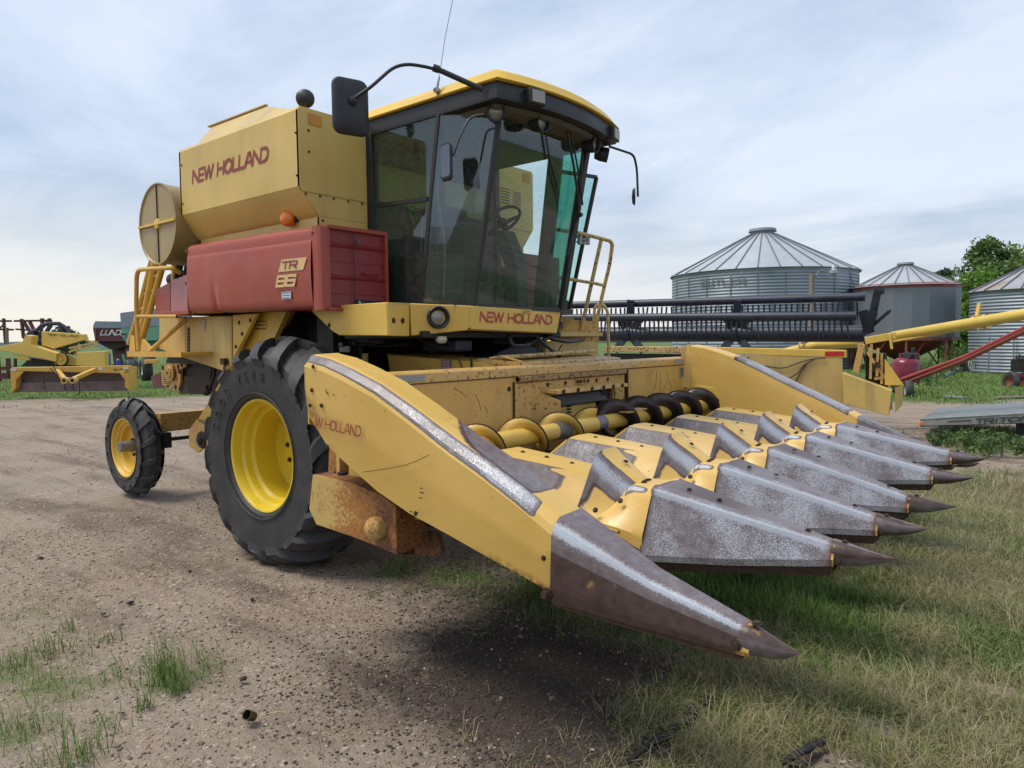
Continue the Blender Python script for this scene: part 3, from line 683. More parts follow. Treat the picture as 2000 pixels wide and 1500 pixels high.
decal(P(560, 577, 'Y', RY-.02), X_, Z_, .12, .055, M['white'], rs, M['blue'], 3)
bolts([P(u, v, 'Y', RY-.002) for u, v in ((365, 490), (610, 455), (363, 553))], (0, -1, 0), .011, M['red_dark'], rs)

# ---- grain tank
TY, TX0, TX1 = 1.45, -1.70, .19
prof = [(-TY+.02, 3.50), (-TY, 3.47), (-TY, 2.90), (-TY+.025, 2.86), (-1.29, 2.695), (-1.28, 2.69), (-1.28, 2.5)]
secs = []
for x in np.linspace(TX0, TX1, 14): secs.append([(x, y, z) for y, z in prof])
tank = loft(secs, 1, 6, name='grain_tank', mat=M['tank'], parent=comb, sharp=28)
mb = MB(); front = [(TX1+.003, y, z) for y, z in prof] + [(TX1+.003, -y, z) for y, z in prof[::-1]]

for xx, dd in ((TX1+.003, -.03), (TX0, .03)):
    mb.prism([(xx, -1.43, 3.5), (xx, 1.43, 3.5), (xx, 1.45, 3.47), (xx, 1.45, 2.90), (xx, 1.425, 2.86), (xx, -1.425, 2.86), (xx, -1.45, 2.90), (xx, -1.45, 3.47)], (dd, 0, 0))
    mb.prism([(xx-.0005, -1.425, 2.86), (xx-.0005, 1.425, 2.86), (xx-.0005, 1.28, 2.69), (xx-.0005, -1.28, 2.69)], (dd, 0, 0)); mb.prism([(xx-.001, -1.28, 2.69), (xx-.001, 1.28, 2.69), (xx-.001, 1.28, 2.45), (xx-.001, -1.28, 2.45)], (dd, 0, 0))
if 1:
    pass
mb.box((-1.6, -1.2, 2.4), (.1, 1.2, 2.6)) if 1 else  None
mb.build('tank_end_walls', M['tank'], tank, bevel=.004)
secs = [[(x, -y, z) for y, z in prof] for x in (TX0, TX1)]; loft(secs, 2, 2, name='tank_left_wall', mat=M['tank'], parent=tank)
mb = MB(); mb.box((TX0+.01, -TY+.03, 3.44), (TX1-.01, TY-.03, 3.49)); mb.build('tank_top', M['yel'], tank)
# hinged top cover, sloping in
zc = 3.76; ye = -1.12
A = [P(u, v, 'Y', ye) for u, v in ((413, 247), (519, 207))]
base0, base1 = Vector((TX0+.02, -TY+.03, 3.50)), Vector((TX1-.05, -TY+.03, 3.50))
mb = MB(); t0, t1 = A
def sy(v): return Vector((v.x, -v.y, v.z))
b0 = P(381, 280, 'Y', -TY+.03); b0 = Vector((b0.x, b0.y, 3.49)); b1 = Vector((TX1-.08, -TY+.03, 3.49))
t1b = Vector((t1.x+.12, t1.y+.1, t1.z)); 
mb.add([b0, b1, t1, t0, sy(b0), sy(b1), sy(t1), sy(t0)], [(0, 1, 2, 3), (4, 7, 6, 5), (3, 2, 6, 7), (0, 3, 7, 4), (1, 5, 6, 2)])
cv = mb.build('tank_cover', M['yel_dirty'], tank, bevel=.01)
mb = MB(); mb.bar(t0+Vector((-.03, -.01, .0)), t1+Vector((.03, -.01, 0)), .03, .012); mb.build('cover_lip', M['yel_dirty'], tank)
# seam and bolts
mb = MB(); s0 = P(575, 371, 'X', TX1+.006); mb.box((TX1+.003, -1.43, 2.862), (TX1+.006, 1.43, 2.868)); mb.build('seam', M['yel_dirty'], tank)
bolts([(TX1+.004, y, 2.845) for y in (-1.40, -1.27, -1.14, -1.0, -.86)] + [(TX1+.004, -1.36, z) for z in (3.33, 3.17)] + [(TX1+.004, -1.25, z) for z in (2.66, 2.60)], (1, 0, 0), .007, M['bolt'], tank)
bolts([(TX1-.03, -TY, z) for z in (3.3, 2.98)] + [(TX0+.05, -TY, z) for z in (3.35, 3.0)], (0, -1, 0), .006, M['bolt'], tank)
bolts([P(u, v, 'Y', -1.283) for u, v in ((403, 450), (418, 448), (433, 445), (449, 442), (466, 440), (482, 437), (500, 433), (517, 430), (536, 427))], (0, -1, 0), .006, M['bolt'], tank)
# lettering on the tank side
l0, l1 = P(376, 360, 'Y', -TY-.001), P(534, 318, 'Y', -TY-.001); ex = (l1-l0).normalized()
lettering('NEW HOLLAND', l0, X_, Z_, .125, 1.23, M['logo'], tank, .13, .18, .18, 'lettering', .0025)
decal((TX1+.004, -1.30, 3.42), Y_, Z_, .12, .085, M['reflector'], tank, None, name='reflector'); decal((TX1+.004, 1.33, 3.42), Y_, Z_, .12, .085, M['reflector'], tank, None, name='reflector')
decal((TX1+.004, .98, 3.18), Y_, Z_, .17, .20, M['yel'], tank, M['ink'], 6, 'caution_label'); decal((TX1+.004, 1.18, 3.18), Y_, Z_, .13, .17, M['yel'], tank, M['ink'], 7, 'caution_label')
mb = MB(); mb.lathe([(0, .02), (.0, .062), (.045, .066), (.06, .058), (.075, .035), (.08, .0001)], P(567, 428, 'Y', -1.30)+Vector((0, .0, 0)), (.35, -1, 0), 24); am = mb.build('marker_light', M['orange'], comb, smooth=35)
mb = MB(); q = P(567, 428, 'Y', -1.30); mb.box(q+Vector((.02, -.01, -.03)), q+Vector((.09, .03, .03))); mb.build('marker_bracket', M['bolt'], am)
# work light on the tank corner
mb = MB(); q = P(596, 192, 'X', .12); mb.lathe([(-.040, .0001), (-.034, .030), (-.020, .052), (-.018, .056), (-.006, .066), (.0, .071), (.02, .071), (.02, .0001)], q, (-.75, .55, .0), 30); wl = mb.build('work_light', M['black'], comb, smooth=30)
mb = MB(); mb.tube([q-Vector((0, 0, .06)), q-Vector((0, 0, .13))], .015); mb.build('lamp_stalk', M['black'], wl)

# rotary screen drum at the rear
M['drum'] = paint('grimy_drum_paint', (.34, .25, .105), .5, .75, dirtcol=(.13, .085, .045))
dc = Vector((-2.06, -1.50, 2.855)); R0 = .385
mb = MB(); mb.lathe([(.0, .0001), (.0, R0-.02), (-.012, R0-.012), (-.012, R0), (.02, R0), (.05, R0-.008), (.62, R0-.008), (.62, .0001)], dc, Y_, 56)
dr = mb.build('screen_drum', M['drum'], comb, smooth=30)
mb = MB(); mb.bar(dc+Vector((0, -.004, -R0+.01)), dc+Vector((0, -.004, R0-.01)), .012, .006, up=(1, 0, 0)); mb.build('drum_seam', M['dark'], dr)
mb = MB(); mb.bar(dc+Vector((-R0+.01, -.014, 0)), dc+Vector((R0-.01, -.014, 0)), .02, .024, up=(0, 1, 0)); mb.lathe([(0, .05), (-.02, .045), (-.025, .0001)], dc, Y_, 20); mb.build('drum_brace', M['yel'], dr)
mb = MB(); mb.box((-2.35, -1.0, 2.0), (-1.7, .9, 2.75)); mb.build('engine_block', M['dark'], comb, bevel=.03)
mb = MB(); mb.box((-2.4, -1.3, 2.0), (-1.5, 1.35, 2.30)); mb.build('engine_deck', M['yel_dark'], comb)

# ================================================================== CAB
cz0 = 1.99
post = {'r': ((.235, -.78, 2.03), (.215, -.78, 3.42)), 's': ((.80, -.78, 2.0), (1.03, -.78, 3.42)), 'c': ((1.17, -.58, 1.98), (1.45, -.58, 3.34))}
post = {k: (Vector(a), Vector(b)) for k, (a, b) in post.items()}
def mir(v): return Vector((v.x, -v.y, v.z))
cab = thing('cab', '', ''); del cab['label']; del cab['category']; cab.parent = comb
mb = MB()
mb.bar(*post['r'], .085, .05, up=(0, 1, 0)); mb.build('cab_post', M['black'], cab, bevel=.006)
for k, w in (('s', .035), ('c', .032)):
    mb = MB(); mb.bar(*post[k], w, .035, up=(0, 1, 0)); mb.build('cab_post', M['black'], cab, bevel=.005)
mb = MB(); mb.bar(mir(post['c'][0]), mir(post['c'][1]), .055, .06, up=(0, 1, 0)); mb.build('cab_post', M['black'], cab, bevel=.006)
mb = MB(); mb.bar(Vector((.80, .76, 2.0)), Vector((1.0, .76, 3.42)), .15, .05, up=(0, 1, 0)); mb.build('cab_post', M['interior'], cab, bevel=.01)
mb = MB(); mb.bar(mir(post['r'][0]), mir(post['r'][1]), .1, .06, up=(0, 1, 0)); mb.build('cab_post', M['interior'], cab)
# sills
ring = [post['r'][0], post['s'][0], post['c'][0], mir(post['c'][0]), mir(post['s'][0]), mir(post['r'][0])]
mb = MB()
for a, b in zip(ring[:-1], ring[1:]): mb.bar(a-Z_*.005, b-Z_*.005, .035, .035)
mb.build('window_sill', M['black'], cab)
# window rail across the side window
a, b = P(738, 401, 'Y', -.785), P(836, 389, 'Y', -.785); mb = MB(); mb.bar(a, b, .03, .032); mb.build('window_rail', M['black'], cab)
# glass panes
def pane(name, q, mat=M['glass'], parent=cab, th=.006):
    q = [Vector(p) for p in q]; n = (q[1]-q[0]).cross(q[3]-q[0]).normalized(); mb = MB(); mb.prism(q, n*th)
    return mb.build(name, mat, parent)
pr, ps, pc = post['r'], post['s'], post['c']
k = .24
pane('side_window', [pr[0]+X_*.05, ps[0]-X_*.02, ps[1]-X_*.02, pr[1]+X_*.05])
pane('corner_window', [ps[0]+X_*.015, pc[0]-X_*.015, pc[1]-X_*.01, ps[1]+X_*.015], M['glass_sky'])
pane('windscreen', [pc[0]+Y_*.02, mir(pc[0])-Y_*.02, mir(pc[1])-Y_*.02, pc[1]+Y_*.02], M['glass_clear'])
pane('left_corner_window', [mir(pc[0])-X_*.02, Vector((.87, .77, 2.0)), Vector((1.07, .77, 3.40)), mir(pc[1])-X_*.02], M['glass_teal'])
# rear wall with two windows
mb = MB(); xr = .225
for y0, y1, z0, z1 in ((-.76, .76, 2.0, 2.88), (-.76, -.72, 2.88, 3.4), (-.02, .06, 2.88, 3.4), (.70, .76, 2.88, 3.4), (-.76, .76, 3.2, 3.4)): mb.box((xr-.02, y0, z0), (xr+.02, y1, z1))
mb.build('rear_wall', M['interior'], cab)
mb = MB(); mb.box((.2, -.78, 1.94), (1.16, .78, 1.985)); mb.build('cab_floor', M['interior'], cab)
# roof: black skirt, headliner, yellow cap with bowed front
def bow(y, x): return x+.13*(1-(y/.8)**2)
ys = np.linspace(-.8, .8, 17)
def outline(z, ins, xb=.17, xf=1.62): return [(xb+ins, -.8+ins, z)] + [(bow(y, xf)-ins, y*(1-ins/.8), z) for y in ys] + [(xb+ins, .8-ins, z)]
mb = MB()
def rings(mb, rs_, top=True, bot=True):
    n = len(rs_[0]); V = [p for r in rs_ for p in r]; F = []
    for i in range(len(rs_)-1): F += [(i*n+j, i*n+(j+1) % n, (i+1)*n+(j+1) % n, (i+1)*n+j) for j in range(n)]
    if bot: F.append(tuple(range(n-1, -1, -1)))
    if top: F.append(tuple((len(rs_)-1)*n+j for j in range(n)))
    mb.add(V, F)
rings(mb, [outline(3.405, .06), outline(3.405, .004), outline(3.43, 0.0), outline(3.535, .015)])
mb.build('roof_skirt', M['black'], cab, smooth=35)
mb = MB(); rings(mb, [outline(3.530, -.012), outline(3.538, -.018), outline(3.546, -.004), outline(3.60, .022), outline(3.625, .05), outline(3.655, .18), outline(3.665, .40)])
mb.build('roof_cap', M['yel_roof'], cab, smooth=50)
mb = MB(); rings(mb, [outline(3.37, .10), outline(3.40, .08)]); mb.build('headliner', M['headliner'], cab)
# mesh-ish inner corrugation of the roof lining toward the windscreen
mb = MB()
for i in range(28): y = -.55+.04*i; mb.box((.9, y, 3.362), (1.40, y+.012, 3.369))
mb.build('roof_grille', M['interior'], cab)
# round work lamps
def lamp(q, d, r=.068, mount=None):
    q = Vector(q); d = Vector(d).normalized(); mb = MB()
    mb.lathe([(-.085, .03), (-.08, r*.8), (-.03, r), (.035, r*1.02), (.035, r*.93), (.0, r*.86)], q, d, 28); l = mb.build('round_work_lamp', M['black'], comb, smooth=35)
    mb = MB(); mb.lathe([(.0, r*.86), (.012, r*.55), (.015, .0001)], q, d, 24); mb.build('lamp_lens', M['lens'], l, smooth=40)
    mb = MB(); mb.bar(q-d*.03+Z_*r*.8, q-d*.03+Z_*(r*.8+.06), .03, .012); mb.build('lamp_bracket', M['black'], l)
lamp(P(968, 219, 'X', 1.50), (.85, -.75, -.15)); lamp(P(1056, 240, 'X', 1.60), (1, -.05, -.1)); lamp(P(1158, 282, 'X', 1.58), (1, .15, -.1)); lamp(P(1180, 302, 'X', 1.50), (.8, .65, -.2), .062)
mb = MB(); q = P(1008, 250, 'X', 1.35); mb.lathe([(-.08, .02), (-.02, .055), (.03, .055), (.03, .0001)], q, (-.6, .4, 0), 20); mb.build('round_work_lamp', M['black'], cab, smooth=35)
def sqlamp(q, d):
    q = Vector(q); d = Vector(d).normalized(); sdv = d.cross(Z_).normalized(); mb = MB(); mb.obox(q, d, sdv, Z_, .04, .072, .055); l = mb.build('square_work_lamp', M['black'], comb, bevel=.01)
    mb = MB(); mb.obox(q+d*.042, d, sdv, Z_, .004, .058, .043); mb.build('lamp_lens', M['lens'], l, bevel=.004)
sqlamp(P(1045, 191, 'X', 1.73), (1, -.25, -.05)); sqlamp(P(1196, 263, 'X', 1.67), (1, .2, -.05))
# mirrors
mb = MB(); mc = P(683, 210, 'Y', -1.50)
_vd = (Vector(CAM)-mc); _vd.z = 0; _vd.normalize(); nrm = (X_*.75+_vd*.6).normalized(); sd_ = nrm.cross(Z_).normalized()
hw, hh_ = .128, .190
V = []; prof = [(0.0, 1.0), (.012, 1.02), (.03, .98), (.048, .78), (.055, .40)]
def rrect(w, h, r, n=5):
    out = []
    for cx, cy, a0 in ((w-r, h-r, 0), (-w+r, h-r, 90), (-w+r, -h+r, 180), (w-r, -h+r, 270)): out += [(cx+r*math.cos(rad(a0+90*i/n)), cy+r*math.sin(rad(a0+90*i/n))) for i in range(n+1)]
    return out
rsx = [[mc+nrm*d_+sd_*x*s_+Z_*y*s_ for x, y in rrect(hw, hh_, .06)] for d_, s_ in prof]
rings(mb, rsx); mi = mb.build('side_mirror', M['black'], comb, smooth=40)
mb = MB(); mb.prism([mc-nrm*.001+sd_*x*.93+Z_*y*.93 for x, y in rrect(hw, hh_, .055)], -nrm*.003); mb.build('mirror_glass', M['mirror'], mi)
mb = MB(); mb.lathe([(.045, .035), (.07, .03), (.085, .0001)], mc+Z_*.03, nrm, 14)
mb.tube(bend([mc+nrm*.06+Z_*.04, P(722, 172, 'Y', -1.45), P(778, 122, 'Y', -1.25), P(850, 133, 'Y', -1.05), P(943, 175, 'Y', -.82)], .12, 6), .012, 10); mb.tube([P(852, 134, 'Y', -1.045), P(943, 175, 'Y', -.82)], .019, 10); mb.cyl(P(846, 132, 'Y', -1.06), P(858, 136, 'Y', -1.03), .026, seg=10)
mb.build('mirror_arm', M['black'], mi, smooth=40)
# small inner mirror hung outside the corner window
mb = MB(); mc = P(870, 315, 'Y', -.98); nrm = (-X_*.9-Y_*.25).normalized(); nrm = (Vector((-.10, -.9, .62))).normalized(); sd_ = nrm.cross(Z_).normalized()
rsx = [[mc-nrm*d_+sd_*x*s_+Z_*y*s_ for x, y in rrect(.062, .125, .03)] for d_, s_ in ((0, 1), (.02, 1.0), (.03, .7))]
rings(mb, rsx); mi2 = mb.build('small_mirror', M['black'], comb, smooth=40)
mb = MB(); mb.prism([mc+nrm*.002+sd_*x*.86+Z_*y*.9 for x, y in rrect(.062, .125, .03)], nrm*.003); mb.build('mirror_glass', M['mirror'], mi2)
mb = MB(); mb.tube(bend([P(946, 223, 'Y', -.82), P(918, 228, 'Y', -.85), P(900, 262, 'Y', -.92), P(885, 305, 'Y', -.97)], .1), .008, 8); mb.build('mirror_arm', M['black'], mi2, smooth=40)
# left mirror, edge on
mb = MB(); q = P(1238, 384, 'Y', 1.28); mb.lathe([(-.02, .0001), (-.015, .06), (0, .078), (.012, .078), (.012, .0001)], q, (1, .62, 0), 28); lm = mb.build('round_mirror', M['black'], comb, smooth=40)
mb = MB(); mb.tube(bend([P(1190, 286, 'Y', .85), P(1238, 302, 'Y', 1.15), P(1244, 330, 'Y', 1.28), P(1246, 384, 'Y', 1.28)], .06), .011, 8); mb.build('mirror_arm', M['black'], lm, smooth=40)
# aerial
mb = MB(); q = P(853, 177, 'Y', -.81); q2 = P(858, 150, 'Y', -.80); mb.lathe([(-.02, .022), (.02, .02), (.02, .01)], q, Y_*-1, 12); mb.cyl(q, q2, .011, .008, 8); ar = mb.build('aerial_base', M['chrome'], comb, smooth=40)
mb = MB(); mb.tube([q2, P(869, 75, 'Y', -.80), P(888, -20, 'Y', -.79)], .0028, 6); mb.build('aerial_whip', M['chrome'], ar)
# wipers
mb = MB(); yw = 1.50
mb.tube([P(1105, 245, 'X', 1.60), P(1120, 320, 'X', 1.56), P(1130, 390, 'X', 1.48), P(1128, 430, 'X', 1.43)], .011, 8); mb.tube([P(1112, 245, 'X', 1.60), P(1127, 320, 'X', 1.56), P(1138, 400, 'X', 1.47)], .008, 8)
mb.tube([P(1138, 290, 'X', 1.50), P(1131, 410, 'X', 1.42), P(1108, 500, 'X', 1.36)], .012, 8); q = P(1131, 420, 'X', 1.44); mb.lathe([(0, .02), (.03, .018), (.03, .0001)], q, X_, 10)
mb.build('windscreen_wiper', M['black'], cab, smooth=40)
# open door on the far side
dA, dB, dC, dD = P(1095, 335, 'Y', .86), P(1165, 346, 'Y', 1.28), P(1111, 608, 'Y', 1.28), P(1062, 600, 'Y', .86)
mb = MB()
for a, b in ((dA, dB), (dB, dC), (dC, dD)): mb.bar(a, b, .03, .03)
dr_ = mb.build('open_door', M['black'], comb)
pane('door_glass', [dA, dB, dC, dD], glass('clear_green_glass', (.72, .90, .87), .7), dr_)
mb = MB(); q = P(1137, 468, 'Y', 1.10); mb.tube([q+Vector((0, -.1, .02)), q, q+Vector((0, .12, .01))], .014); mb.tube([q+Vector((0, -.08, -.03)), q+Vector((0, .1, -.03))], .012); mb.cyl(q+Vector((0, .1, -.04)), q+Vector((0, .1, .03)), .02, seg=8); mb.cyl(q-Vector((0, .04, .05)), q+Vector((0, -.04, .05)), .02, seg=8); mb.build('door_latch', M['chrome'], dr_)
mb = MB(); mb.box((.87, .80, 2.0), (.9, .83, 2.6)); mb.build('door_hinge', M['black'], dr_)

# inside the cab
mb = MB(); cx, cy = .98, .05
col = [Vector((1.0, .0, 2.0)), Vector((1.0, .0, 2.45)), Vector((.86, .0, 2.68))]
mb.prism([(1.09, .07, 2.0), (1.08, .07, 2.36), (.94, .07, 2.66), (.83, .07, 2.62), (.94, .07, 2.34), (.95, .07, 2.0)], (0, .15, 0)); sc = mb.build('steering_column', simple('olive_plastic', (.055, .055, .045), .6), comb, bevel=.012)
axs = Vector((-.55, 0, .83)).normalized(); hub = Vector((.80, .20, 2.765)); e1 = axs.cross(Y_).normalized(); e2 = Y_
mb = MB(); mb.tube([hub+(e1*math.cos(a)+e2*math.sin(a))*.185 for a in [2*math.pi*i/40 for i in range(40)]], .014, 10, closed=True)
for a in (0, 2.1, 4.2): mb.tube([hub-axs*.03, hub+(e1*math.cos(a)+e2*math.sin(a))*.18], [.022, .014], 8)
mb.lathe([(-.10, .025), (-.04, .04), (.0, .042), (.01, .0001)], hub, axs, 18); mb.build('steering_wheel', M['black'], sc, smooth=40)
mb = MB(); mb.obox((.42, 0, 2.30), X_, Y_, Z_, .21, .23, .06); mb.obox((.30, 0, 2.62), Vector((.15, 0, 1)).normalized(), Y_, Vector((-1, 0, .15)).normalized(), .30, .22, .05); mb.obox((.42, 0, 2.12), X_, Y_, Z_, .14, .15, .12); st_ = mb.build('driver_seat', M['seat'], cab, bevel=.03, segs=3)
mb = MB(); mb.obox((.5, -.48, 2.22), X_, Y_, Z_, .34, .15, .20); mb.build('control_console', M['interior'], cab, bevel=.02)
mb = MB()
for i, (dx_, h_) in enumerate(((.15, .35), (.05, .28), (-.05, .30))): mb.tube([(.55+dx_, -.50, 2.40), (.60+dx_, -.52, 2.40+h_)], .008); mb.lathe([(0, .018), (.03, .02), (.05, .0001)], (.60+dx_, -.52, 2.40+h_), Z_, 10)
mb.tube(bend([(.86, -.60, 2.05), (.84, -.55, 2.5), (.70, -.50, 2.95), (.78, -.52, 3.15)], .1), .010); mb.build('control_levers', M['steelgrey'], cab, smooth=40)
mb = MB(); mb.prism([(1.02, -.30, 2.0), (1.05, -.30, 2.16), (.98, -.30, 2.16)], (0, .1, 0)); mb.prism([(1.02, -.15, 2.0), (1.05, -.15, 2.16), (.98, -.15, 2.16)], (0, .1, 0)); mb.build('foot_pedals', M['black'], cab)
mb = MB(); q = P(800, 408, 'X', .26); mb.lathe([(0, .02), (.01, .035), (.03, .03), (.05, .0001)], q, X_, 7); mb.tube([q, q+Vector((.02, .02, -.12))], .006); mb.build('green_hook', simple('green_plastic', (.05, .35, .10), .5), cab)
# dash of instruments on the right, pale papers
mb = MB(); mb.box((1.0, -.48, 2.0), (1.1, -.30, 2.10)); mb.build('floor_box', M['interior'], cab)

# ---- yellow belt under the cab
zt0, zb0 = 1.975, 1.785
plan = [(.30, -1.36), (1.00, -1.31), (.97, -1.06), (1.225, -.665), (1.165, .56), (.9, .78), (.25, .8)]
def zt_(i): return zt0
mb = MB()
A_ = [P(u, v, 'Y', -1.335) for u, v in ((600, 600), (755, 590), (757, 656), (662, 655), (650, 648))]
b1 = MB(); b1.prism(A_, (0, .03, 0)); bb = b1.build('step_side_panel', M['yel'], comb, bevel=.008)
bolts([P(643, 635, 'Y', -1.336)], (0, -1, 0), .012, M['bolt'], bb)
ps_ = [P(755, 590, 'Y', -1.33), P(800, 592, 'Y', -1.06), P(800, 657, 'Y', -1.06), P(757, 656, 'Y', -1.33)]
b1 = MB(); b1.prism(ps_, (-.02, .01, 0)); bb = b1.build('step_front_panel', M['yel'], comb, bevel=.008)
ex = (ps_[1]-ps_[0]).normalized(); nn = ex.cross(Z_); bolts([ps_[0].lerp(ps_[1], .28)-Z_*.13, ps_[0].lerp(ps_[1], .68)-Z_*.13], nn, .014, M['bolt'], bb)
b1 = MB(); b1.prism([ps_[0]+Z_*.0, ps_[1], Vector((.97, -.8, ps_[1].z)), Vector((.3, -.8, 1.98)), Vector((.3, -1.33, 1.98))], (0, 0, -.02)); b1.build('step_tread', M['yel_dirty'], comb)
q = [P(800, 592, 'Y', -1.06), P(918, 597, 'X', 1.225), P(917, 645, 'X', 1.225), P(803, 656, 'Y', -1.05)]
b1 = MB(); inn = Vector((-.03, .02, -.0)); b1.prism(q, inn); hp = b1.build('headlamp_panel', M['yel'], comb, bevel=.010)
ex = (q[1]-q[0]).normalized(); nn = ex.cross(Z_); nn.normalize()
hc = q[0].lerp(q[1], .46)-Z_*.098
b1 = MB(); b1.lathe([(-.02, .085), (.03, .085), (.038, .078), (.030, .068), (-.002, .050)], hc, nn, 32); hl = b1.build('headlamp', M['black'], comb, smooth=35)
b1 = MB(); b1.lathe([(.0, .052), (.006, .030), (.008, .0001)], hc, nn, 28); b1.build('lamp_lens', M['lens'], hl, smooth=40)
f = [P(918, 597, 'X', 1.225), P(1096, 608, 'X', 1.165), P(1088, 652, 'X', 1.165), P(917, 645, 'X', 1.225)]
b1 = MB(); b1.prism(f, (-.03, 0, 0)); fp = b1.build('front_name_panel', M['yel'], comb, bevel=.010)
ex = (f[1]-f[0]).normalized()
nf_ = ex.cross(Z_); l0 = hit(937.5, 629.5, f[0], nf_); l1 = hit(1084, 635, f[0], nf_)
lettering('NEW HOLLAND', l0, ex, Z_, .086, (l1-l0).length*.95, M['logo_front'], fp, .13, .19, .10, 'lettering', .003)
decal(hit(1028, 608, f[0], nf_), ex, Z_, .13, .04, M['yel'], fp, M['ink'], 3, lift=.003)
b1 = MB(); b1.prism([f[1], f[2], f[2]+Vector((-.45, .1, 0)), f[1]+Vector((-.45, .1, 0))], (0, .02, 0)); b1.prism([f[3]+Z_*.005, f[2]+Z_*.005, f[2]-X_*.8, Vector((.3, -1.2, 1.80)), Vector((.93, -1.06, 1.795))], (0, 0, .015)); b1.build('belt_underside', M['dark'], comb)
# platform, box and rails on the far (left) side of the cab
b1 = MB(); b1.prism([P(1093, 616, 'Y', .95), P(1120, 621, 'Y', .95), P(1121, 625, 'Y', 1.2), P(1170, 628, 'Y', 1.5), P(1170, 668, 'Y', 1.5), P(1080, 668, 'Y', .9)], (-.03, 0, 0)); bx = b1.build('left_platform_box', M['yel_rusty'], comb, bevel=.006)
b1 = MB(); b1.prism([P(1066, 666, 'X', .98), P(1168, 668, 'X', .98), P(1169, 700, 'X', .98), P(1066, 700, 'X', .98)], (-.25, 0, 0)); b1.build('battery_box', M['yel_dirty'], comb, bevel=.006)
b1 = MB(); b1.box((.3, .8, 1.74), (1.0, 1.55, 1.78)); b1.build('left_platform', M['yel_dirty'], comb)
b1 = MB()
r1 = bend([P(1084, 448, 'Y', .95), P(1130, 455, 'Y', 1.0), P(1175, 466, 'Y', 1.4), P(1197, 472, 'Y', 1.5), P(1190, 520, 'Y', 1.5), P(1181, 556, 'Y', 1.5), P(1171, 600, 'Y', 1.48), P(1160, 655, 'Y', 1.45), P(1138, 661, 'Y', 1.3)], .07)
b1.tube(r1, .019, 10); b1.tube([P(1175, 464, 'Y', 1.4), P(1131, 664, 'Y', 1.25)], .020, 10); b1.tube([P(1080, 540, 'Y', .95), P(1160, 553, 'Y', 1.3), P(1181, 558, 'Y', 1.5)], .016, 10)
b1.tube(bend([P(1141, 656, 'Y', 1.4), P(1160, 655, 'Y', 1.45), P(1161, 600, 'Y', 1.5), P(1174, 592, 'Y', 1.52), P(1187, 606, 'Y', 1.55), P(1189, 700, 'Y', 1.55)], .06), .016, 10)
b1.build('left_handrail', M['rail'], comb, smooth=40)
# hoses and machinery beneath the cab
b1 = MB()
def hose(pts, r, mat=M['rod'], name='hydraulic_hose', parent=comb): b = MB(); b.tube(bend(pts, .15, 6), r, 8); return b.build(name, mat, parent, smooth=40)
hose([P(993, 655, 'X', 1.1), P(1000, 676, 'X', 1.15), P(1030, 676, 'X', 1.15), P(1050, 658, 'X', 1.0)], .02)
hose([P(1045, 655, 'X', 1.1), P(1072, 680, 'X', 1.2), P(1095, 697, 'X', 1.3)], .016); hose([P(1050, 652, 'X', 1.0), P(1078, 662, 'X', 1.1), P(1110, 668, 'X', 1.1), P(1140, 663, 'X', 1.0)], .018)
hose([P(1060, 665, 'X', 1.1), P(1080, 655, 'X', 1.1), P(1097, 632, 'X', 1.1)], .02); hose([P(1053, 670, 'X', 1.1), P(1049, 700, 'X', 1.1)], .01); hose([P(1098, 672, 'X', 1.1), P(1088, 690, 'X', 1.1)], .006)
hose([P(815, 660, 'X', .8), P(850, 676, 'X', .8), P(890, 672, 'X', .8), P(915, 650, 'X', .8)], .008); hose([P(690, 670, 'X', .3), P(760, 676, 'X', .4), P(850, 660, 'X', .5)], .012)
b1 = MB(); b1.prism([P(u, v, 'X', .95) for u, v in ((960, 697), (985, 682), (1010, 672), (1045, 676), (1075, 690), (1082, 702), (960, 706))], (-.35, 0, 0)); b1.box((.5, -.5, 1.62), (.9, -.3, 1.72)); b1.build('gearbox_cover', M['black_metal'], comb, bevel=.03)
# dark frame, posts and cylinders right of the front tyre
b1 = MB(); b1.box((.1, -1.0, 1.73), (1.05, .75, 1.785)); b1.box((-.35, -.95, 1.2), (-.12, -.5, 1.95)); b1.box((.1, .2, 1.5), (.7, .75, 1.75)); b1.build('cab_subframe', M['dark'], comb, bevel=.01)
b1 = MB(); b1.tube([P(713, 690, 'Y', -.8), P(713, 735, 'Y', -.8)], .028); b1.build('lift_cylinder', M['yel_dirty'], comb)
b1 = MB()
b1.tube([P(692, 655, 'Y', -.75), P(695, 740, 'Y', -.75)], .02, 8); b1.tube([P(704, 655, 'Y', -.75), P(703, 740, 'Y', -.75)], .025, 8)
for u, w_ in ((725, .02), (742, .03), (770, .02), (840, .02)): b1.tube([P(u, 655, 'Y', -.3), P(u+3, 692, 'Y', -.3)], w_, 8)
b1.build('control_linkage', M['dark'], comb)
b1 = MB(); b1.box(P(662, 676, 'Y', -.95), P(686, 688, 'Y', -.93)); b1.cyl(P(665, 673, 'Y', -.97), P(665, 673, 'Y', -.95), .02); b1.build('valve_block', M['steelgrey'], comb, bevel=.004)
b1 = MB(); q = P(862, 657, 'X', 1.05); b1.lathe([(0, .04), (-.03, .045), (-.05, .03), (-.055, .0001)], q, Z_, 16); b1.build('cream_float_bowl', simple('cream_plastic', (.45, .42, .30), .5), comb, smooth=40)
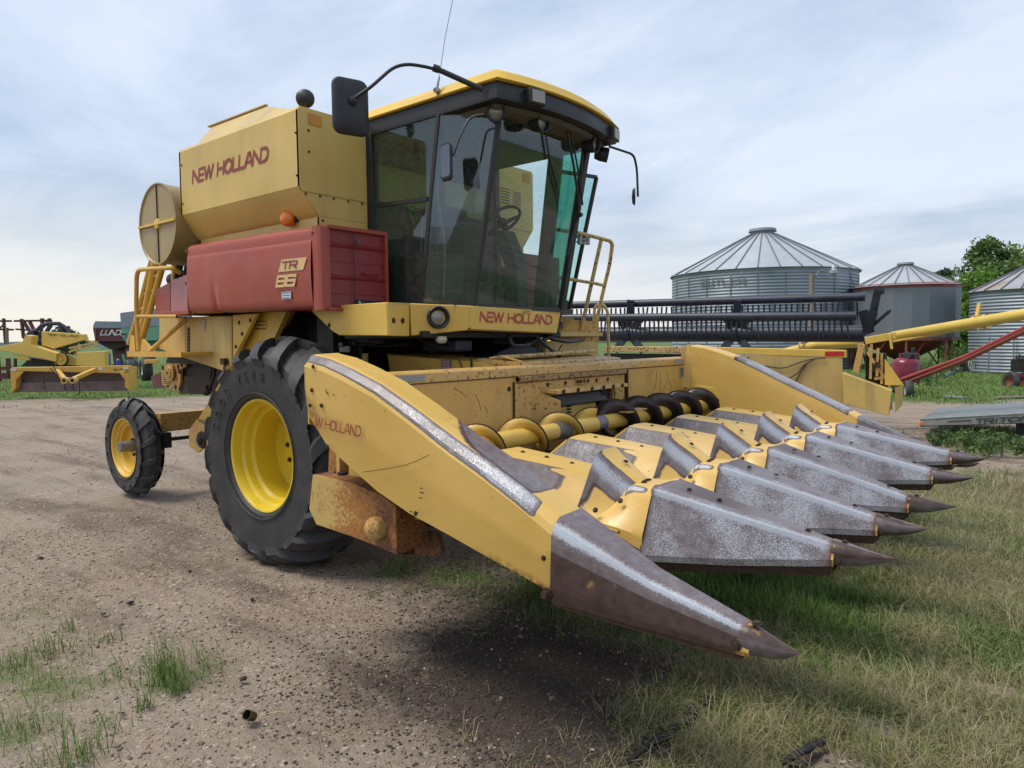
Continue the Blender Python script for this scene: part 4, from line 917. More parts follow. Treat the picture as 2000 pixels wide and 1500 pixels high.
# feeder house
b1 = MB(); q = [P(722, 696, 'Y', -.62), P(905, 697, 'Y', -.62)]
q = [Vector((.10, -.55, 1.60)), Vector((1.22, -.55, 1.535)), Vector((1.5, -.55, 1.40)), Vector((1.55, -.55, .95)), Vector((.2, -.55, 1.15))]
b1.prism(q, (0, 1.15, 0)); fh = b1.build('feeder_house', M['yel'], comb, bevel=.01)
dq = P(872, 712, 'Y', -.553); decal(dq, X_, Z_, .11, .075, M['decal_red'], fh, M['white'], 5, 'warning_label')
b1 = MB(); h0 = P(826, 717, 'Y', -.57); b1.tube(bend([h0+Vector((-.07, .02, .015)), h0+Vector((-.07, -.02, .01)), h0+Vector((.07, -.02, -.01)), h0+Vector((.07, .02, -.01))], .01), .008); b1.build('feeder_handle', M['yel'], fh, smooth=40)
b1 = MB(); b1.bar(P(920, 697, 'Y', -.56), P(922, 728, 'Y', -.56), .012, .012); b1.build('feeder_seam', M['dark'], fh); b1 = MB(); b1.bar(P(895, 700, 'Y', -.56), P(906, 727, 'Y', -.56), .006, .006); b1.build('feeder_seam', M['dark'], fh)

# ================================================================== THE CORN HEADER
head = thing('corn_header', 'wide yellow corn header with six rows of worn grey snouts below the glass cab', 'corn header', (1.6, 0, 0))
HL = Vector(head.location)
def sst(a, b, x): t = max(0., min(1., (x-a)/(b-a))); return t*t*(3-2*t)
# ---- outer dividers (near: sgn -1, far: sgn +1)
def outer(sgn):
    T = (lambda x, y, z: (x, sgn*-y, z)) if sgn > 0 else (lambda x, y, z: (x, y, z))
    # stations along X: side bottom, side top, inner wall bottom
    st = [(1.66, 1.30, 1.595), (1.80, 1.165, 1.575), (1.98, 1.07, 1.525), (2.20, .965, 1.452), (2.42, .89, 1.352), (2.70, .822, 1.217), (2.9, .77, 1.130), (3.08, .727, 1.045), (3.27, .680, .945)]
    secs = []
    for x, zb, zt in st:
        wi = .0 + .02*min(1, (x-1.6)/1.5)
        secs.append([T(x, -2.43+wi, zb), T(x, -2.45+wi, (zb+zt)/2), T(x, -2.45+wi, zt-.02), T(x, -2.435+wi, zt+.012), T(x, -2.40+wi, zt+.040), T(x, -2.375+wi*.5, zt+.047), T(x, -2.22, zt+.045), T(x, -2.195, zt+.030), T(x, -2.185, zt-.06), T(x, -2.18, max(.78, zt-.80))])
    def wear(u, v, p):
        f = (p.x-1.66)/1.61
        s = 0
        if 2.0 < v < 5.4:          # polished outer ridge, grows forward
            c = 3.5; wdt = .85+.75*f; s = max(0, 1-((v-c)/(wdt))**2)*1.15
            bright = .56+.27*sst(.10, .80, f)+.05*math.sin(p.x*11); s = min(s*1.4, 1)*bright
            s *= 1-sst(.93, .955, f)
            if v > 4.6: s = max(s, .0)
        if v > 4.8:                # top strip wears from the inner edge as it runs forward
            ed = sst(6.2-2.2*sst(.45, .75, f), 6.6-1.0*sst(.45, .7, f), v)*(.40+.30*sst(.3, .9, f))
            if v > 7.2: ed *= 1-sst(7.2, 7.8, v)*.9
            if f > .9 and v < 7: ed *= 1-sst(.90, .93, f)
            s = max(s, ed)
        if sgn > 0:
            if v > 6.0: s *= .3
            if f < .35: s *= sst(.15, .35, f)
            if v > 4.4 and v < 7.2 : s = max(s, .85*sst(.2, .4, f)*(1-sst(.93, .97, f)))
        return s
    def rust(u, v, p):
        f = (p.x-1.66)/1.61; r = 0
        if v < .35 and f > .55: r = .75*(1-v/.35)*sst(.55, .95, f)+.15
        if f < .12 and v < 1.3: r = max(r, .7*(1-sst(.03, .12, f))*(1-sst(.5, 1.3, v)))
        if 1.2 < v < 1.9 and .45 < f < .95: r = max(r, .26)
        if v < 1.95: r = max(r, .30*math.exp(-((p.x-2.47)/.035)**2)+.0, .24*math.exp(-((p.x-2.93)/.02)**2))
        if 5.3 < v < 6.8 and .5 < f < .8: r = max(r, .42)
        return r
    o = loft(secs, 10, 7, wear, rust, HL, 'outer_divider', M['worn'], head, sharp=24)
    # rear closing sheet, curled over
    if sgn < 0:
        bolts([P(u, v, 'Y', -2.452) for u, v in ((612, 716), (609, 762), (606, 792), (628, 792), (640, 872), (812, 1003), (1062, 1090))], (0, -1, 0), .008, M['bolt'], o)
        rp = [P(u, v, 'Y', -2.47) for u, v in ((599, 697), (611, 692), (618, 760), (616, 850), (612, 866), (588, 836), (586, 800), (590, 730))]
    rs_ = [T(1.66, -2.43, 1.30), T(1.66, -2.45, 1.45), T(1.66, -2.45, 1.575), T(1.66, -2.40, 1.635), T(1.66, -2.22, 1.64), T(1.66, -2.185, 1.53), T(1.66, -2.18, 1.195)]
    b = [(p[0]-.045, p[1]*.99, p[2]+(.0 if i < 1 else .005)) for i, p in enumerate(rs_)]; c = [(p[0]-.07, p[1]*.965, p[2]-.03 if i not in (0, 6) else p[2]) for i, p in enumerate(rs_)]
    loft([c, b, rs_], 3, 4, lambda u, v, p: .75*max(0, 1-abs(v-2.8)/1.1), lambda u, v, p: .45*(v < 1), HL, 'divider_rear_cap', M['worn'], head, sharp=30)
    mb = MB(); mb.prism([T(1.60, -2.40, 1.26), T(1.60, -2.40, 1.60), T(1.60, -2.2, 1.62), T(1.60, -2.2, 1.2)], (.01, 0, 0)); mb.build('divider_back', M['yel'], head)
    # pointed snout with its cast tip
    s0 = [(-2.435, .655), (-2.445, .72), (-2.435, .925), (-2.415, .965), (-2.375, .992), (-2.215, .998), (-2.185, .975), (-2.15, .72)]
    s1 = [(-2.385, .63), (-2.39, .66), (-2.375, .78), (-2.365, .80), (-2.335, .82), (-2.255, .825), (-2.235, .80), (-2.21, .66)]
    s2 = [(-2.335, .608), (-2.337, .622), (-2.325, .675), (-2.318, .69), (-2.30, .708), (-2.272, .708), (-2.258, .695), (-2.245, .62)]
    secs = [[T(3.27, y, z) for y, z in s0], [T(3.66, y, z) for y, z in s1], [T(4.035, y, z) for y, z in s2]]
    def w2(u, v, p):
        f = u/2; s = .50
        if 1.8 < v < 3.9: s = max(s, .48+.62*math.exp(-((v-2.85)/.78)**2))
        if 3.9 <= v < 5.2: s = .52+.16*(1-abs(v-4.5))
        if v < 1.8: s = .44  # side value picks the dark primer, its shade put into the colour
        if v > 5.2: s = .56
        if f > .95: s *= 1-sst(.96, .995, f)*.85
        if sgn > 0 and v > 4.8: s = .72
        return s
    sn = loft(secs, 16, 6, w2, lambda u, v, p: .6*sst(1.78, 1.98, u) + (.3 if v < 1 else 0), HL, 'divider_snout', M['worn'], head, sharp=24)
    mb = MB(); mb.prism([T(3.25, -2.43, .69), T(3.27, -2.43, .64), T(4.0, -2.335, .585), T(4.03, -2.33, .615)], (0, .16*(1 if sgn < 0 else -1), 0)); mb.build('snout_frame', M['bolt'], sn)
    # cast tip
    def ring(x, cz, ry, rt, rb, cy=-2.29, n=14): return [T(x, cy+ry*math.cos(2*math.pi*k/n), cz+(rt if math.sin(2*math.pi*k/n) > 0 else rb)*math.sin(2*math.pi*k/n)) for k in range(n+1)]
    tp = [ring(4.00, .660, .052, .055, .062), ring(4.03, .660, .050, .050, .060), ring(4.10, .652, .034, .032, .046), ring(4.15, .648, .017, .016, .028), ring(4.187, .650, .002, .003, .004)]
    tp = loft(tp, 3, 1, lambda u, v, p: .47+.06*math.sin(v), lambda u, v, p: .22, HL, 'snout_tip', M['worn'], head, sharp=50, cap0=True, cap1=True)
    bolts([T(4.045, -2.29, .714)], (.1, 0, 1), .013, M['bolt'], head, h=.01)
    if sgn < 0: bolts([T(3.99, -2.338, .64)], (0, -1, 0), .014, M['bolt'], head, h=.012); bolts([(3.255, -2.44, .69)], (0, -1, 0), .017, M['bolt'], head, h=.03)
    return o
near = outer(-1); far = outer(1)
# stamped name on the near divider (first letters rubbed away)
l0 = P(640, 838, 'Y', -2.452); l1 = P(706, 853, 'Y', -2.452); ex = (l1-l0).normalized(); ey = (Z_-ex*ex.z).normalized()
l0 = P(618.5, 834, 'Y', -2.452)
lettering('W HOLLAND', l0, ex, ey, .056, (l1-l0).length, M['logo'], near, .10, .12, .10, 'lettering', .006)
# scratches across the near panel
mb = MB(); mb.tube([P(u, v, 'Y', -2.4525) for u, v in ((708, 922), (740, 918), (790, 909), (815, 900), (838, 888))], .0016, 4); mb.build('scratch', M['bolt'], near)
for (u, v, w_, h_) in ((636, 760, 2, 9), (639, 766, 2, 5), (650, 770, 3, 3), (820, 962, 8, 1.2), (818, 972, 6, 1.2), (821, 953, 4, 1), (800, 998, 6, 2), (812, 1000, 6, 2)):
    mb = MB(); a = P(u, v, 'Y', -2.4535); b = P(u+w_, v+h_, 'Y', -2.4535); mb.bar(a, b, .005, .001, up=(0, 1, 0)); mb.build('scratch', M['bolt'], near)

# ---- the five inner dividers: a row cover, a hood, a snout and its tip
def inner(ci, c, first=None):
    g = thing('row_divider', '', ''); del g['label']; del g['category']; g.parent = head
    L = HL
    # row cover
    def sec(x, hw, zt, bw, zb): return [(x, c-bw, zb), (x, c-hw-.012, zt-.035), (x, c-hw+.006, zt-.006), (x, c-hw+.035, zt), (x, c-.055, zt+.004), (x, c-.050, zt+.0055), (x, c+hw-.035, zt+.004), (x, c+hw, zt-.012), (x, c+bw, zb)]
    secs = [sec(2.06, .085, .93, .20, .74), sec(2.25, .135, 1.055, .285, .80), sec(2.28, .145, 1.07, .30, .79), sec(2.60, .135, 1.045, .30, .77), sec(3.02, .115, 1.005, .29, .74)]
    def w1(u, v, p):
        s = 0; f = (p.x-2.25)/.75
        if v < 2.4 or v > 7.0: s = .62*(1-sst(.55, .80, f+.06*math.sin(v*5))) + .12*(1-sst(.2, .5, f))
        if v > 2.2 and v < 7: s = .22*sst(.3, .6, f)*(v < 3.2)
        if p.x < 2.27: s = .85 if (v < 1.4 or v > 7) else .1
        if 1.7 < v < 2.4: s *= .85
        return s
    rc = loft(secs, 7, 5, w1, lambda u, v, p: .2, L, 'row_cover', M['worn'], g, sharp=24)
    # neck between hood and snout
    def nsec(x, hw, zt, bw, zb): return [(x, c-bw, zb), (x, c-bw+.01, zb+.09), (x, c-hw-.03, zt-.03), (x, c-hw, zt-.004), (x, c-hw+.03, zt), (x, c+hw-.03, zt), (x, c+hw, zt-.004), (x, c+bw, zb)]
    secs = [nsec(3.0, .06, .90, .285, .74), nsec(3.175, .105, .990, .275, .72), nsec(3.31, .135, .992, .262, .695)]
    def w3(u, v, p):
        s = 0
        if 1.7 < v < 3.6 and p.x > 3.14: s = 1.05*max(0, 1-((v-2.6)/(.85-.45*(p.x-3.17)/.14))**2)*(1-sst(3.24, 3.30, p.x))
        if v < .95 and 3.0 < p.x: s = max(s, .85*(1-sst(.5, .98, v+.35*max(0, (p.x-3.14))/.12)))
        return s
    loft(secs, 9, 7, w3, lambda u, v, p: .25*(v < 1), L, 'row_neck', M['worn'], g, sharp=24)
    # hood: arched shell, tall at the back and drawn in at the front
    secs = []; n = 24
    for k, x in enumerate(np.linspace(2.975, 3.19, 9)):
        f = k/8.; top = 1.140-.142*f**.8; hwb = .29-.02*f; base = .835-.045*f; wd = .70-.26*f; ss = []
        for j in range(n+1):
            y = -1+2*j/n; ay = abs(y); g0 = 1/(1+(1/wd)**(5-1.5*f)); gk = (1/(1+(ay/wd)**(5-1.5*f))-g0)/(1-g0)
            ss.append((x-.035*(1-gk)*(1-f), c+hwb*y, base+(top-base)*max(0, gk)))
        secs.append(ss)
    rim = [(p[0]-.004, p[1]*1.0, p[2]+.004) for p in secs[0]]
    def w4(u, v, p):
        f = u/8.; a = abs(v/n*2-1); s = 0
        s = .98*math.exp(-((a-.46+.10*f)/.17)**2)
        s = max(s, .55*(1-sst(.0, .10, f)))
        if a > .45: s = max(s, .52*(1-sst(.05, .42, f+.25*(a-.6))))
        if a > .78: s *= .35 if f > .35 else .9
        if a < .22: s *= .30
        return s
    loft(secs, 3, 2, w4, lambda u, v, p: .15, L, 'hood', M['worn'], g, sharp=70)
    mb = MB()   # dark joint line at the front edge of the hood
    fr = [Vector(p)+Vector((.004, 0, .002)) for p in secs[-1]]; mb.tube(fr, .0042, 5); mb.build('hood_edge', M['dark'], g)
    # snout
    jit = (0.0, -.012, .010, .0, -.004)[ci]; tz = (.0, -.055, -.10, -.035, .0)[ci]*.7; zl = .02
    def ssec(x, hw, zt, bw, zm, zb): return [(x, c-bw, zb), (x, c-bw-.004, zb+.03), (x, c-hw-.012, zt-.045), (x, c-hw-.004, zt-.014), (x, c-hw+.028, zt), (x, c+hw-.028, zt), (x, c+hw+.004, zt-.014), (x, c+bw, zb)]
    zt_ = .905+tz*.6; 
    secs = [ssec(3.305, .150, 1.004, .272, 0, .672), ssec(3.70, .092, .922+tz*.4, .165, 0, .700+tz*.4), ssec(4.10, .036, .842+tz, .052, 0, .745+tz)]
    rnd = random.Random(ci)
    ph = rnd.uniform(0, 6)
    def w5(u, v, p):
        s = .79+.05*math.sin(p.x*9+ph)+.05*math.sin(p.x*23+ph*2+v)
        if 1.7 < v < 3.9: s = max(s, .64+.46*math.exp(-((v-2.85)/.80)**2))
        if 4.0 < v < 5.1: s = .50+.05*math.sin(p.x*7+ph)
        if v >= 5.1: s = .66
        if v < 1: s = .85
        if u > 1.90: s *= 1-sst(1.93, 1.99, u)*.85
        if u < .03: s *= .5
        return s
    sn = loft(secs, 16, 6, w5, lambda u, v, p: .55*sst(1.80, 1.95, u), L, 'snout', M['worn'], g, sharp=24)
    # channel under the snout
    mb = MB(); mb.prism([(3.30, c-.262, .674), (3.30, c-.255, .622), (4.08, c-.045, .700+tz), (4.10, c-.050, .742+tz)], (0, .018, 0)); mb.prism([(3.30, c+.262, .674), (3.30, c+.255, .622), (4.08, c+.045, .700+tz), (4.10, c+.050, .742+tz)], (0, -.018, 0))
    mb.prism([(3.30, c-.25, .63), (3.30, c+.25, .63), (4.08, c+.04, .705+tz), (4.08, c-.04, .705+tz)], (0, 0, -.006)); mb.build('snout_frame', M['bolt'], g)
    def ring(x, cz, ry, rt, rb, n=14): return [(x, c+ry*math.cos(2*math.pi*k/n), cz+(rt if math.sin(2*math.pi*k/n) > 0 else rb)*math.sin(2*math.pi*k/n)) for k in range(n+1)]
    z0 = .800+tz
    tp = [ring(4.085, z0, .050, .050, .062), ring(4.12, z0, .047, .045, .060), ring(4.20, z0-.002, .032, .030, .044), ring(4.27, z0+.002, .014, .013, .024), ring(4.32+jit, z0+.006, .002, .003, .004)]
    loft(tp, 3, 1, lambda u, v, p: .47+.06*math.sin(v+ph), lambda u, v, p: .22, L, 'snout_tip', M['worn'], g, sharp=50, cap0=True, cap1=True)
    # bolts
    tipz = z0+.046; bp = [((2.40, c, 1.066), Z_), ((2.57, c, 1.053), Z_), ((2.74, c, 1.035), Z_), ((3.075, c, 1.078), Vector((.4, 0, 1))), ((3.20, c-.035, .992), Z_), ((3.06, c-.262, .875), Vector((.1, -1, .5))), ((3.165, c-.205, .925), Vector((.2, -1, .7))), ((3.43, c-.01, .979), Z_), ((3.58, c-.005, .949), Z_), ((3.98, c, .868+tz*.85), Z_), ((4.13, c, z0+.043), Z_), ((4.12, c-.054, z0-.03), -Y_)]
    for q, nn in bp: bolts([q], nn, .0095, M['bolt'], g)
    return g
for i in range(5): inner(i, -1.524+.762*i)
# deck plates, gathering unit frames and stripper bars in the row gaps
for i in range(6):
    y = -1.905+.762*i
    mb = MB(); mb.box((2.3, y-.30, .745), (3.2, y-.07, .765)); mb.box((2.3, y+.07, .745), (3.2, y+.30, .765)); mb.build('deck_plate', M['dark'], head)
    mb = MB(); mb.tube([(2.5, y-.05, .74), (3.35, y-.04, .64)], [.04, .02]); mb.tube([(2.5, y+.05, .74), (3.35, y+.04, .64)], [.04, .02]); mb.build('stalk_rolls', M['dark'], head)
mb = MB(); mb.box((2.0, -1.9, .76), (2.12, 2.15, .82)); mb.box((1.6, -2.2, .80), (2.05, 2.25, .84)); mb.build('header_frame', M['dark'], head, bevel=.006)
for sgn in (-1, 1):
    secs = [[(x, sgn*2.2, 1.0-.18*f), (x, sgn*2.03, .90-.12*f), (x, sgn*2.0, .70)] for x, f in ((2.05, 0), (2.4, .2), (2.9, .5), (3.3, 1))]
    loft(secs, 10, 8, lambda u, v, p: .70*(1-sst(.45, .8, abs(v-1.0)))*(1-sst(1.8, 2.5, u)), lambda u, v, p: .2, HL, 'divider_apron', M['worn'], head, sharp=50)

# ---- back sheet with its opening, top beam and auger
XB = 1.60
def bx(mb, a, b): return mb.box(a, b)
mb = MB(); y0, y1, y2, y3 = -2.2, -.22, .76, 2.30; zo0, zo1 = .92, 1.30
mb.box((XB-.03, y0, .80), (XB, y1, 1.44)); mb.box((XB-.03, y2, .80), (XB, y3, 1.44)); mb.box((XB-.03, y1, zo1), (XB, y2, 1.44)); mb.box((XB-.03, y1, .80), (XB, y2, zo0))
bs = mb.build('back_sheet', paint('back_sheet_paint', (.60, .36, .10), .35, .15, chips=.60), head)
mb = MB(); mb.prism([(XB+.012, y0, 1.44), (XB+.012, y0, 1.452), (XB+.004, y0, 1.50), (XB-.01, y0, 1.512), (XB-.14, y0, 1.515), (XB-.14, y0, 1.44)], (0, y3-y0, 0)); mb.build('top_beam', M['yel_rusty'], head, bevel=.004)
mb = MB(); mb.box((XB+.001, y0, 1.434), (XB+.007, y3, 1.441)); mb.build('beam_shadow_strip', M['bolt'], bs)  # dark strip stands in for the shadow under the top beam
mb = MB(); mb.box((XB, -.60, 1.40), (XB+.035, .94, 1.437)); mb.prism([(XB+.0, -.60, 1.385), (XB+.04, -.60, 1.40), (XB+.04, -.60, 1.436), (XB+.0, -.60, 1.436)], (0, 1.54, 0)); mb.build('worn_rail', paint('scuffed_rail_paint', (.36, .22, .08), .9, .4, chips=.5), head, bevel=.003)
mb = MB(); mb.box((XB+.001, -.62, .84), (XB+.010, -.30, 1.385)); mb.box((XB+.001, .78, .84), (XB+.010, .94, 1.385)); mb.box((XB+.001, -.30, 1.28), (XB+.010, .78, 1.385)); op = mb.build('opening_frame', M['yel_rusty'], head, bevel=.003)
mb = MB(); mb.box((XB+.0, .965, .84), (XB+.03, .985, 1.43)); mb.build('seam_angle', M['bolt'], head)
mb = MB(); mb.box((XB+.0, -.335, .84), (XB+.006, -.63, .85)); mb.prism([(XB, -.635, .84), (XB+.012, -.64, .84), (XB+.012, -.64, 1.40), (XB, -.635, 1.40)], (0, .012, 0)); mb.build('edge_seam', M['bolt'], head)
mb = MB(); mb.prism([(XB+.01, -.30, 1.335), (XB+.13, -.26, 1.318), (XB+.135, -.26, 1.290), (XB+.01, -.30, 1.30)], (0, 1.06, 0)); vz = mb.build('opening_visor', M['yel_rusty'], head, bevel=.003)
bolts([(XB+.135, y, 1.305) for y in (-.18, .02, .22, .40, .55, .70)], (1, 0, -.1), .014, M['bolt'], vz); bolts([(XB+.012, y, 1.358) for y in (-.22, .02, .25, .48, .66)], (1, 0, 0), .012, M['bolt'], op)
mb = MB(); mb.prism([(XB+.01, -.30, .84), (XB+.15, -.24, .92), (XB+.15, -.24, 1.24), (XB+.01, -.30, 1.30), (XB+.01, -.42, 1.25), (XB+.01, -.42, .9)], (0, -.012, 0)); mb.build('opening_cheek', M['yel_rusty'], head, bevel=.003)
mb = MB(); mb.box((XB+.01, .16, 1.385), (XB+.025, .30, 1.34)); mb.build('chain_bracket', M['yel_rusty'], op)
bolts([(XB+.025, y, 1.362) for y in (.18, .22, .27, .33)], (1, 0, 0), .012, M['bolt'], op)
# feeder chain drum seen inside the opening
mb = MB(); mb.box((1.2, -.5, .8), (1.25, .62, 1.4)); mb.box((1.25, .62, .8), (1.57, .80, 1.4)); mb.build('opening_shade', M['dark'], head)  # dark boxes behind the opening stand in for the shade inside
mb = MB(); mb.cyl((1.44, -.2, 1.04), (1.44, .74, 1.04), .085, seg=24)
for y in (-.1, .12, .45, .62): mb.cyl((1.44, y, 1.04), (1.44, y+.03, 1.04), .105, seg=20)
mb.build('feeder_drum', M['steelgrey'], head, smooth=35)
mb = MB(); mb.prism([(1.56, -.05, 1.26), (1.58, .0, 1.17), (1.50, .0, 1.15), (1.46, -.05, 1.25)], (0, .72, 0)); mb.build('feeder_flap', simple('dark_rubber_flap', (.07, .07, .075), .5), head, bevel=.01)
mb = MB()
for k in range(10): mb.box((1.50, .15, 1.0+.025*k), (1.55, .19, 1.012+.025*k)); mb.box((1.48, .64, 1.0+.025*k), (1.53, .70, 1.012+.025*k))
mb.build('drive_chain', M['dark'], head)
# reflective strips and labels
decal((XB+.008, -1.68, 1.472), Y_, Z_, .30, .042, M['decal_grey'], head, None, name='grey_strip', lift=.006); decal((XB+.008, 2.02, 1.478), Y_, Z_, .17, .042, M['decal_grey'], head, None, name='grey_strip', lift=.006)
decal((XB+.002, 2.12, 1.36), Y_, Z_, .11, .11, M['decal_grey'], head, M['ink'], 7, 'faded_label')
for (yy, zz, a, l) in ((1.55, 1.30, 1.35, .18), (1.64, 1.26, 1.5, .22), (1.50, 1.22, 1.1, .12), (1.80, 1.31, 1.9, .12), (1.74, 1.24, .8, .14), (1.86, 1.22, 1.65, .13), (1.45, 1.38, .5, .15), (-1.2, 1.36, -.5, .14), (-1.02, 1.28, -1.1, .14), (-.94, 1.22, -1.1, .06)):
    mb = MB(); p = Vector((XB+.001, yy, zz)); d = Vector((0, math.cos(a), math.sin(a)))*l/2; q = p+Vector((0, .012, 0)); mb.tube([p-d, q, p+d], .0017, 4); mb.build('scratch', M['bolt'], bs)
bolts([(XB+.002, y, z) for y, z in ((-.68, 1.35), (-.66, 1.02), (-.5, 1.0), (1.1, 1.0))], (1, 0, 0), .013, M['bolt'], bs)
# top surfaces behind the beam
mb = MB(); mb.prism([(1.12, -.5, 1.57), (1.45, -.45, 1.535), (1.46, -.45, 1.50), (1.12, -.5, 1.50)], (0, 1.6, 0)); mb.bar((1.35, -.45, 1.575), (1.20, 1.05, 1.60), .10, .03); mb.build('header_adapter', paint('scuffed_adapter_paint', (.54, .36, .12), .85, .4, chips=.52), head, bevel=.01)
mb = MB(); mb.bar((1.36, -.58, 1.545), (1.50, -.40, 1.525), .02, .03); mb.tube([(1.3, -.55, 1.57), (1.38, -.5, 1.585), (1.5, -.40, 1.54)], .008); mb.build('latch_linkage', M['yel_rusty'], head)
mb = MB(); mb.prism([(XB+.0, 2.18, .82), (2.05, 2.18, .82), (2.02, 2.18, 1.02), (1.93, 2.18, 1.21), (XB+.0, 2.18, 1.235)], (0, .02, 0)); fl_ = mb.build('auger_end_plate', M['yel'], head, bevel=.004)
bolts([(1.95, 2.18, 1.08)], (0, -1, 0), .018, M['bolt'], fl_)
# cross auger
ax, az_ = 1.83, 1.03; rt, ro = .062, .165
mb = MB(); mb.cyl((ax, -2.18, az_), (ax, 2.18, az_), rt, seg=28); mb.cyl((ax, -.42, az_), (ax, -.15, az_), rt+.002, seg=28); aug = mb.build('cross_auger', M['yel'], head, smooth=40)
mb = MB(); mb.cyl((ax, -.44, az_), (ax, -.28, az_), rt+.004, seg=28); mb.cyl((ax, .1, az_), (ax, .22, az_), rt+.004, seg=28); mb.build('auger_worn_band', simple('worn_tube_steel', (.17, .15, .15), .4, .3), aug, smooth=40)
def flight(ya, yb, pitch, hand, mat, ph=0., name='auger_flight', r1=ro):
    n = int(abs(yb-ya)/pitch*28); V = []; F = []
    for i in range(n+1):
        t = i/n; y = ya+(yb-ya)*t; a = hand*2*math.pi*(yb-ya)*t/pitch+ph
        for r in (rt*.9, (rt+r1)/2, r1): V.append(Vector((ax+r*math.sin(a), y, az_+r*math.cos(a)))-HL)
    for i in range(n):
        for k in (0, 1): F.append((i*3+k, i*3+k+1, i*3+k+4, i*3+k+3))
    me = fast_mesh(name, V, F, mat, None, True, 60); o = part(name, me, aug)
    sm = o.modifiers.new('thick', 'SOLIDIFY'); sm.thickness = .009; sm.offset = 0
    V2 = [v for i, v in enumerate(V) if i % 3 == 2]
    b = MB(); b.tube([v+HL for v in V2], .0062, 6); b.build('flight_rim', M['bolt'], aug)
    return o
flight(-2.1, .10, .455, 1, M['yel'], 1.3, r1=.138)
flight(.14, 2.15, .40, 1, simple('greasy_flight_steel', (.055, .043, .038), .36, .4, vary=.5, sc=10), 2.0, r1=.180)
mb = MB(); mb.bar((ax+.10, .40, az_+.075), (ax+.12, .66, az_+.09), .10, .008); mb.build('auger_paddle', M['yel_rusty'], aug)
# gearbox cover and rusty brackets below the near divider
def rf(a, b, lo, hi): return lambda p: max(lo, min(hi, (p.x-a)/(b-a)*(hi-lo)+lo))
yb_ = -2.31
A = [P(u, v, 'Y', yb_) for u, v in ((611, 927), (690, 945), (745, 968), (773, 988), (775, 1083), (700, 1052), (618, 1024), (604, 994))]
def subd(o, lv=4):
    bm = bmesh.new(); bm.from_mesh(o.data); bmesh.ops.subdivide_edges(bm, edges=bm.edges, cuts=3, use_grid_fill=True); bmesh.ops.triangulate(bm, faces=bm.faces); bmesh.ops.subdivide_edges(bm, edges=bm.edges, cuts=2, use_grid_fill=True); bm.to_mesh(o.data); bm.free()
def setrust(o, fn):
    at = o.data.attributes.get('rust') or o.data.attributes.new('rust', 'FLOAT', 'POINT'); at.data.foreach_set('value', np.asarray([fn(v.co+HL) for v in o.data.vertices], dtype=np.float32))
mb = MB(); mb.prism(A, (0, .22, 0)); gc = mb.build('gearbox_cover', M['rusty'], head); subd(gc); setrust(gc, lambda p: (.26+.55*sst(1.60, 2.10, p.x)+.25*sst(.72, .62, p.z)) if p.y < yb_+.01 else .85)
mb = MB(); mb.lathe([(0, .060), (-.02, .062), (-.045, .058), (-.065, .04), (-.072, .0001)], P(740, 1030, 'Y', yb_), Y_, 28); mb.build('round_cap', M['rusty'], gc, smooth=50, rust=.35)
A = [P(u, v, 'Y', -2.12) for u, v in ((643, 878), (760, 985), (800, 1030), (800, 1000), (700, 880))]
mb = MB(); mb.prism([P(643, 872, 'Y', -2.14), P(641, 930, 'Y', -2.14), P(770, 1000, 'Y', -2.14), P(820, 1020, 'Y', -2.14), P(700, 885, 'Y', -2.14)], (0, .03, 0)); o = mb.build('rusty_side_plate', M['rusty'], head); subd(o); setrust(o, lambda p: .60)
mb = MB(); mb.cyl(P(652, 926, 'Y', -2.2), P(670, 926, 'Y', -2.16), .02, seg=8); mb.cyl(P(668, 922, 'Y', -2.2), P(668, 930, 'Y', -2.2), .026, seg=8); mb.build('greasy_fitting', M['dark'], head)
mb = MB(); mb.prism([P(775, 985, 'Y', yb_+.02), P(808, 1000, 'Y', -2.12), P(810, 1083, 'Y', -2.12), P(776, 1083, 'Y', yb_+.02)], (-.02, 0, 0)); mb.prism([P(811, 1005, 'Y', -2.05), P(848, 1030, 'Y', -2.05), P(863, 1078, 'Y', -2.05), P(848, 1086, 'Y', -2.05), P(811, 1082, 'Y', -2.05)], (0, .03, 0)); o = mb.build('rusty_end_plate', M['rusty'], head); subd(o); setrust(o, lambda p: .95)
mb = MB(); mb.box((1.9, -2.0, .72), (2.3, -1.8, .86)); mb.build('gathering_unit_frame', M['dark'], head)

# ================================================================== GROUND
def vnoise(x, y, seed=0):
    xi = np.floor(x).astype(np.int64); yi = np.floor(y).astype(np.int64); xf = x-xi; yf = y-yi
    def h(a, b):
        n = (a*374761393 + b*668265263 + seed*1442695041) & 0xffffffff; n = ((n ^ (n >> 13))*1274126177) & 0xffffffff; return ((n ^ (n >> 16)) & 0xffff)/65535.
    u = xf*xf*(3-2*xf); v = yf*yf*(3-2*yf)
    return (h(xi, yi)*(1-u)+h(xi+1, yi)*u)*(1-v)+(h(xi, yi+1)*(1-u)+h(xi+1, yi+1)*u)*v
def fbm(x, y, sc, oct_=4, seed=0):
    s = 0; a = .5; t = 0
    for o in range(oct_): s = s+a*vnoise(x*sc, y*sc, seed+o*17); t += a; a *= .55; sc *= 2.03
    return s/t
def ss(a, b, x): t = np.clip((x-a)/(b-a), 0, 1); return t*t*(3-2*t)
FW = np.array([math.cos(YAW), math.sin(YAW)]); RT = np.array([math.sin(YAW), -math.cos(YAW)])
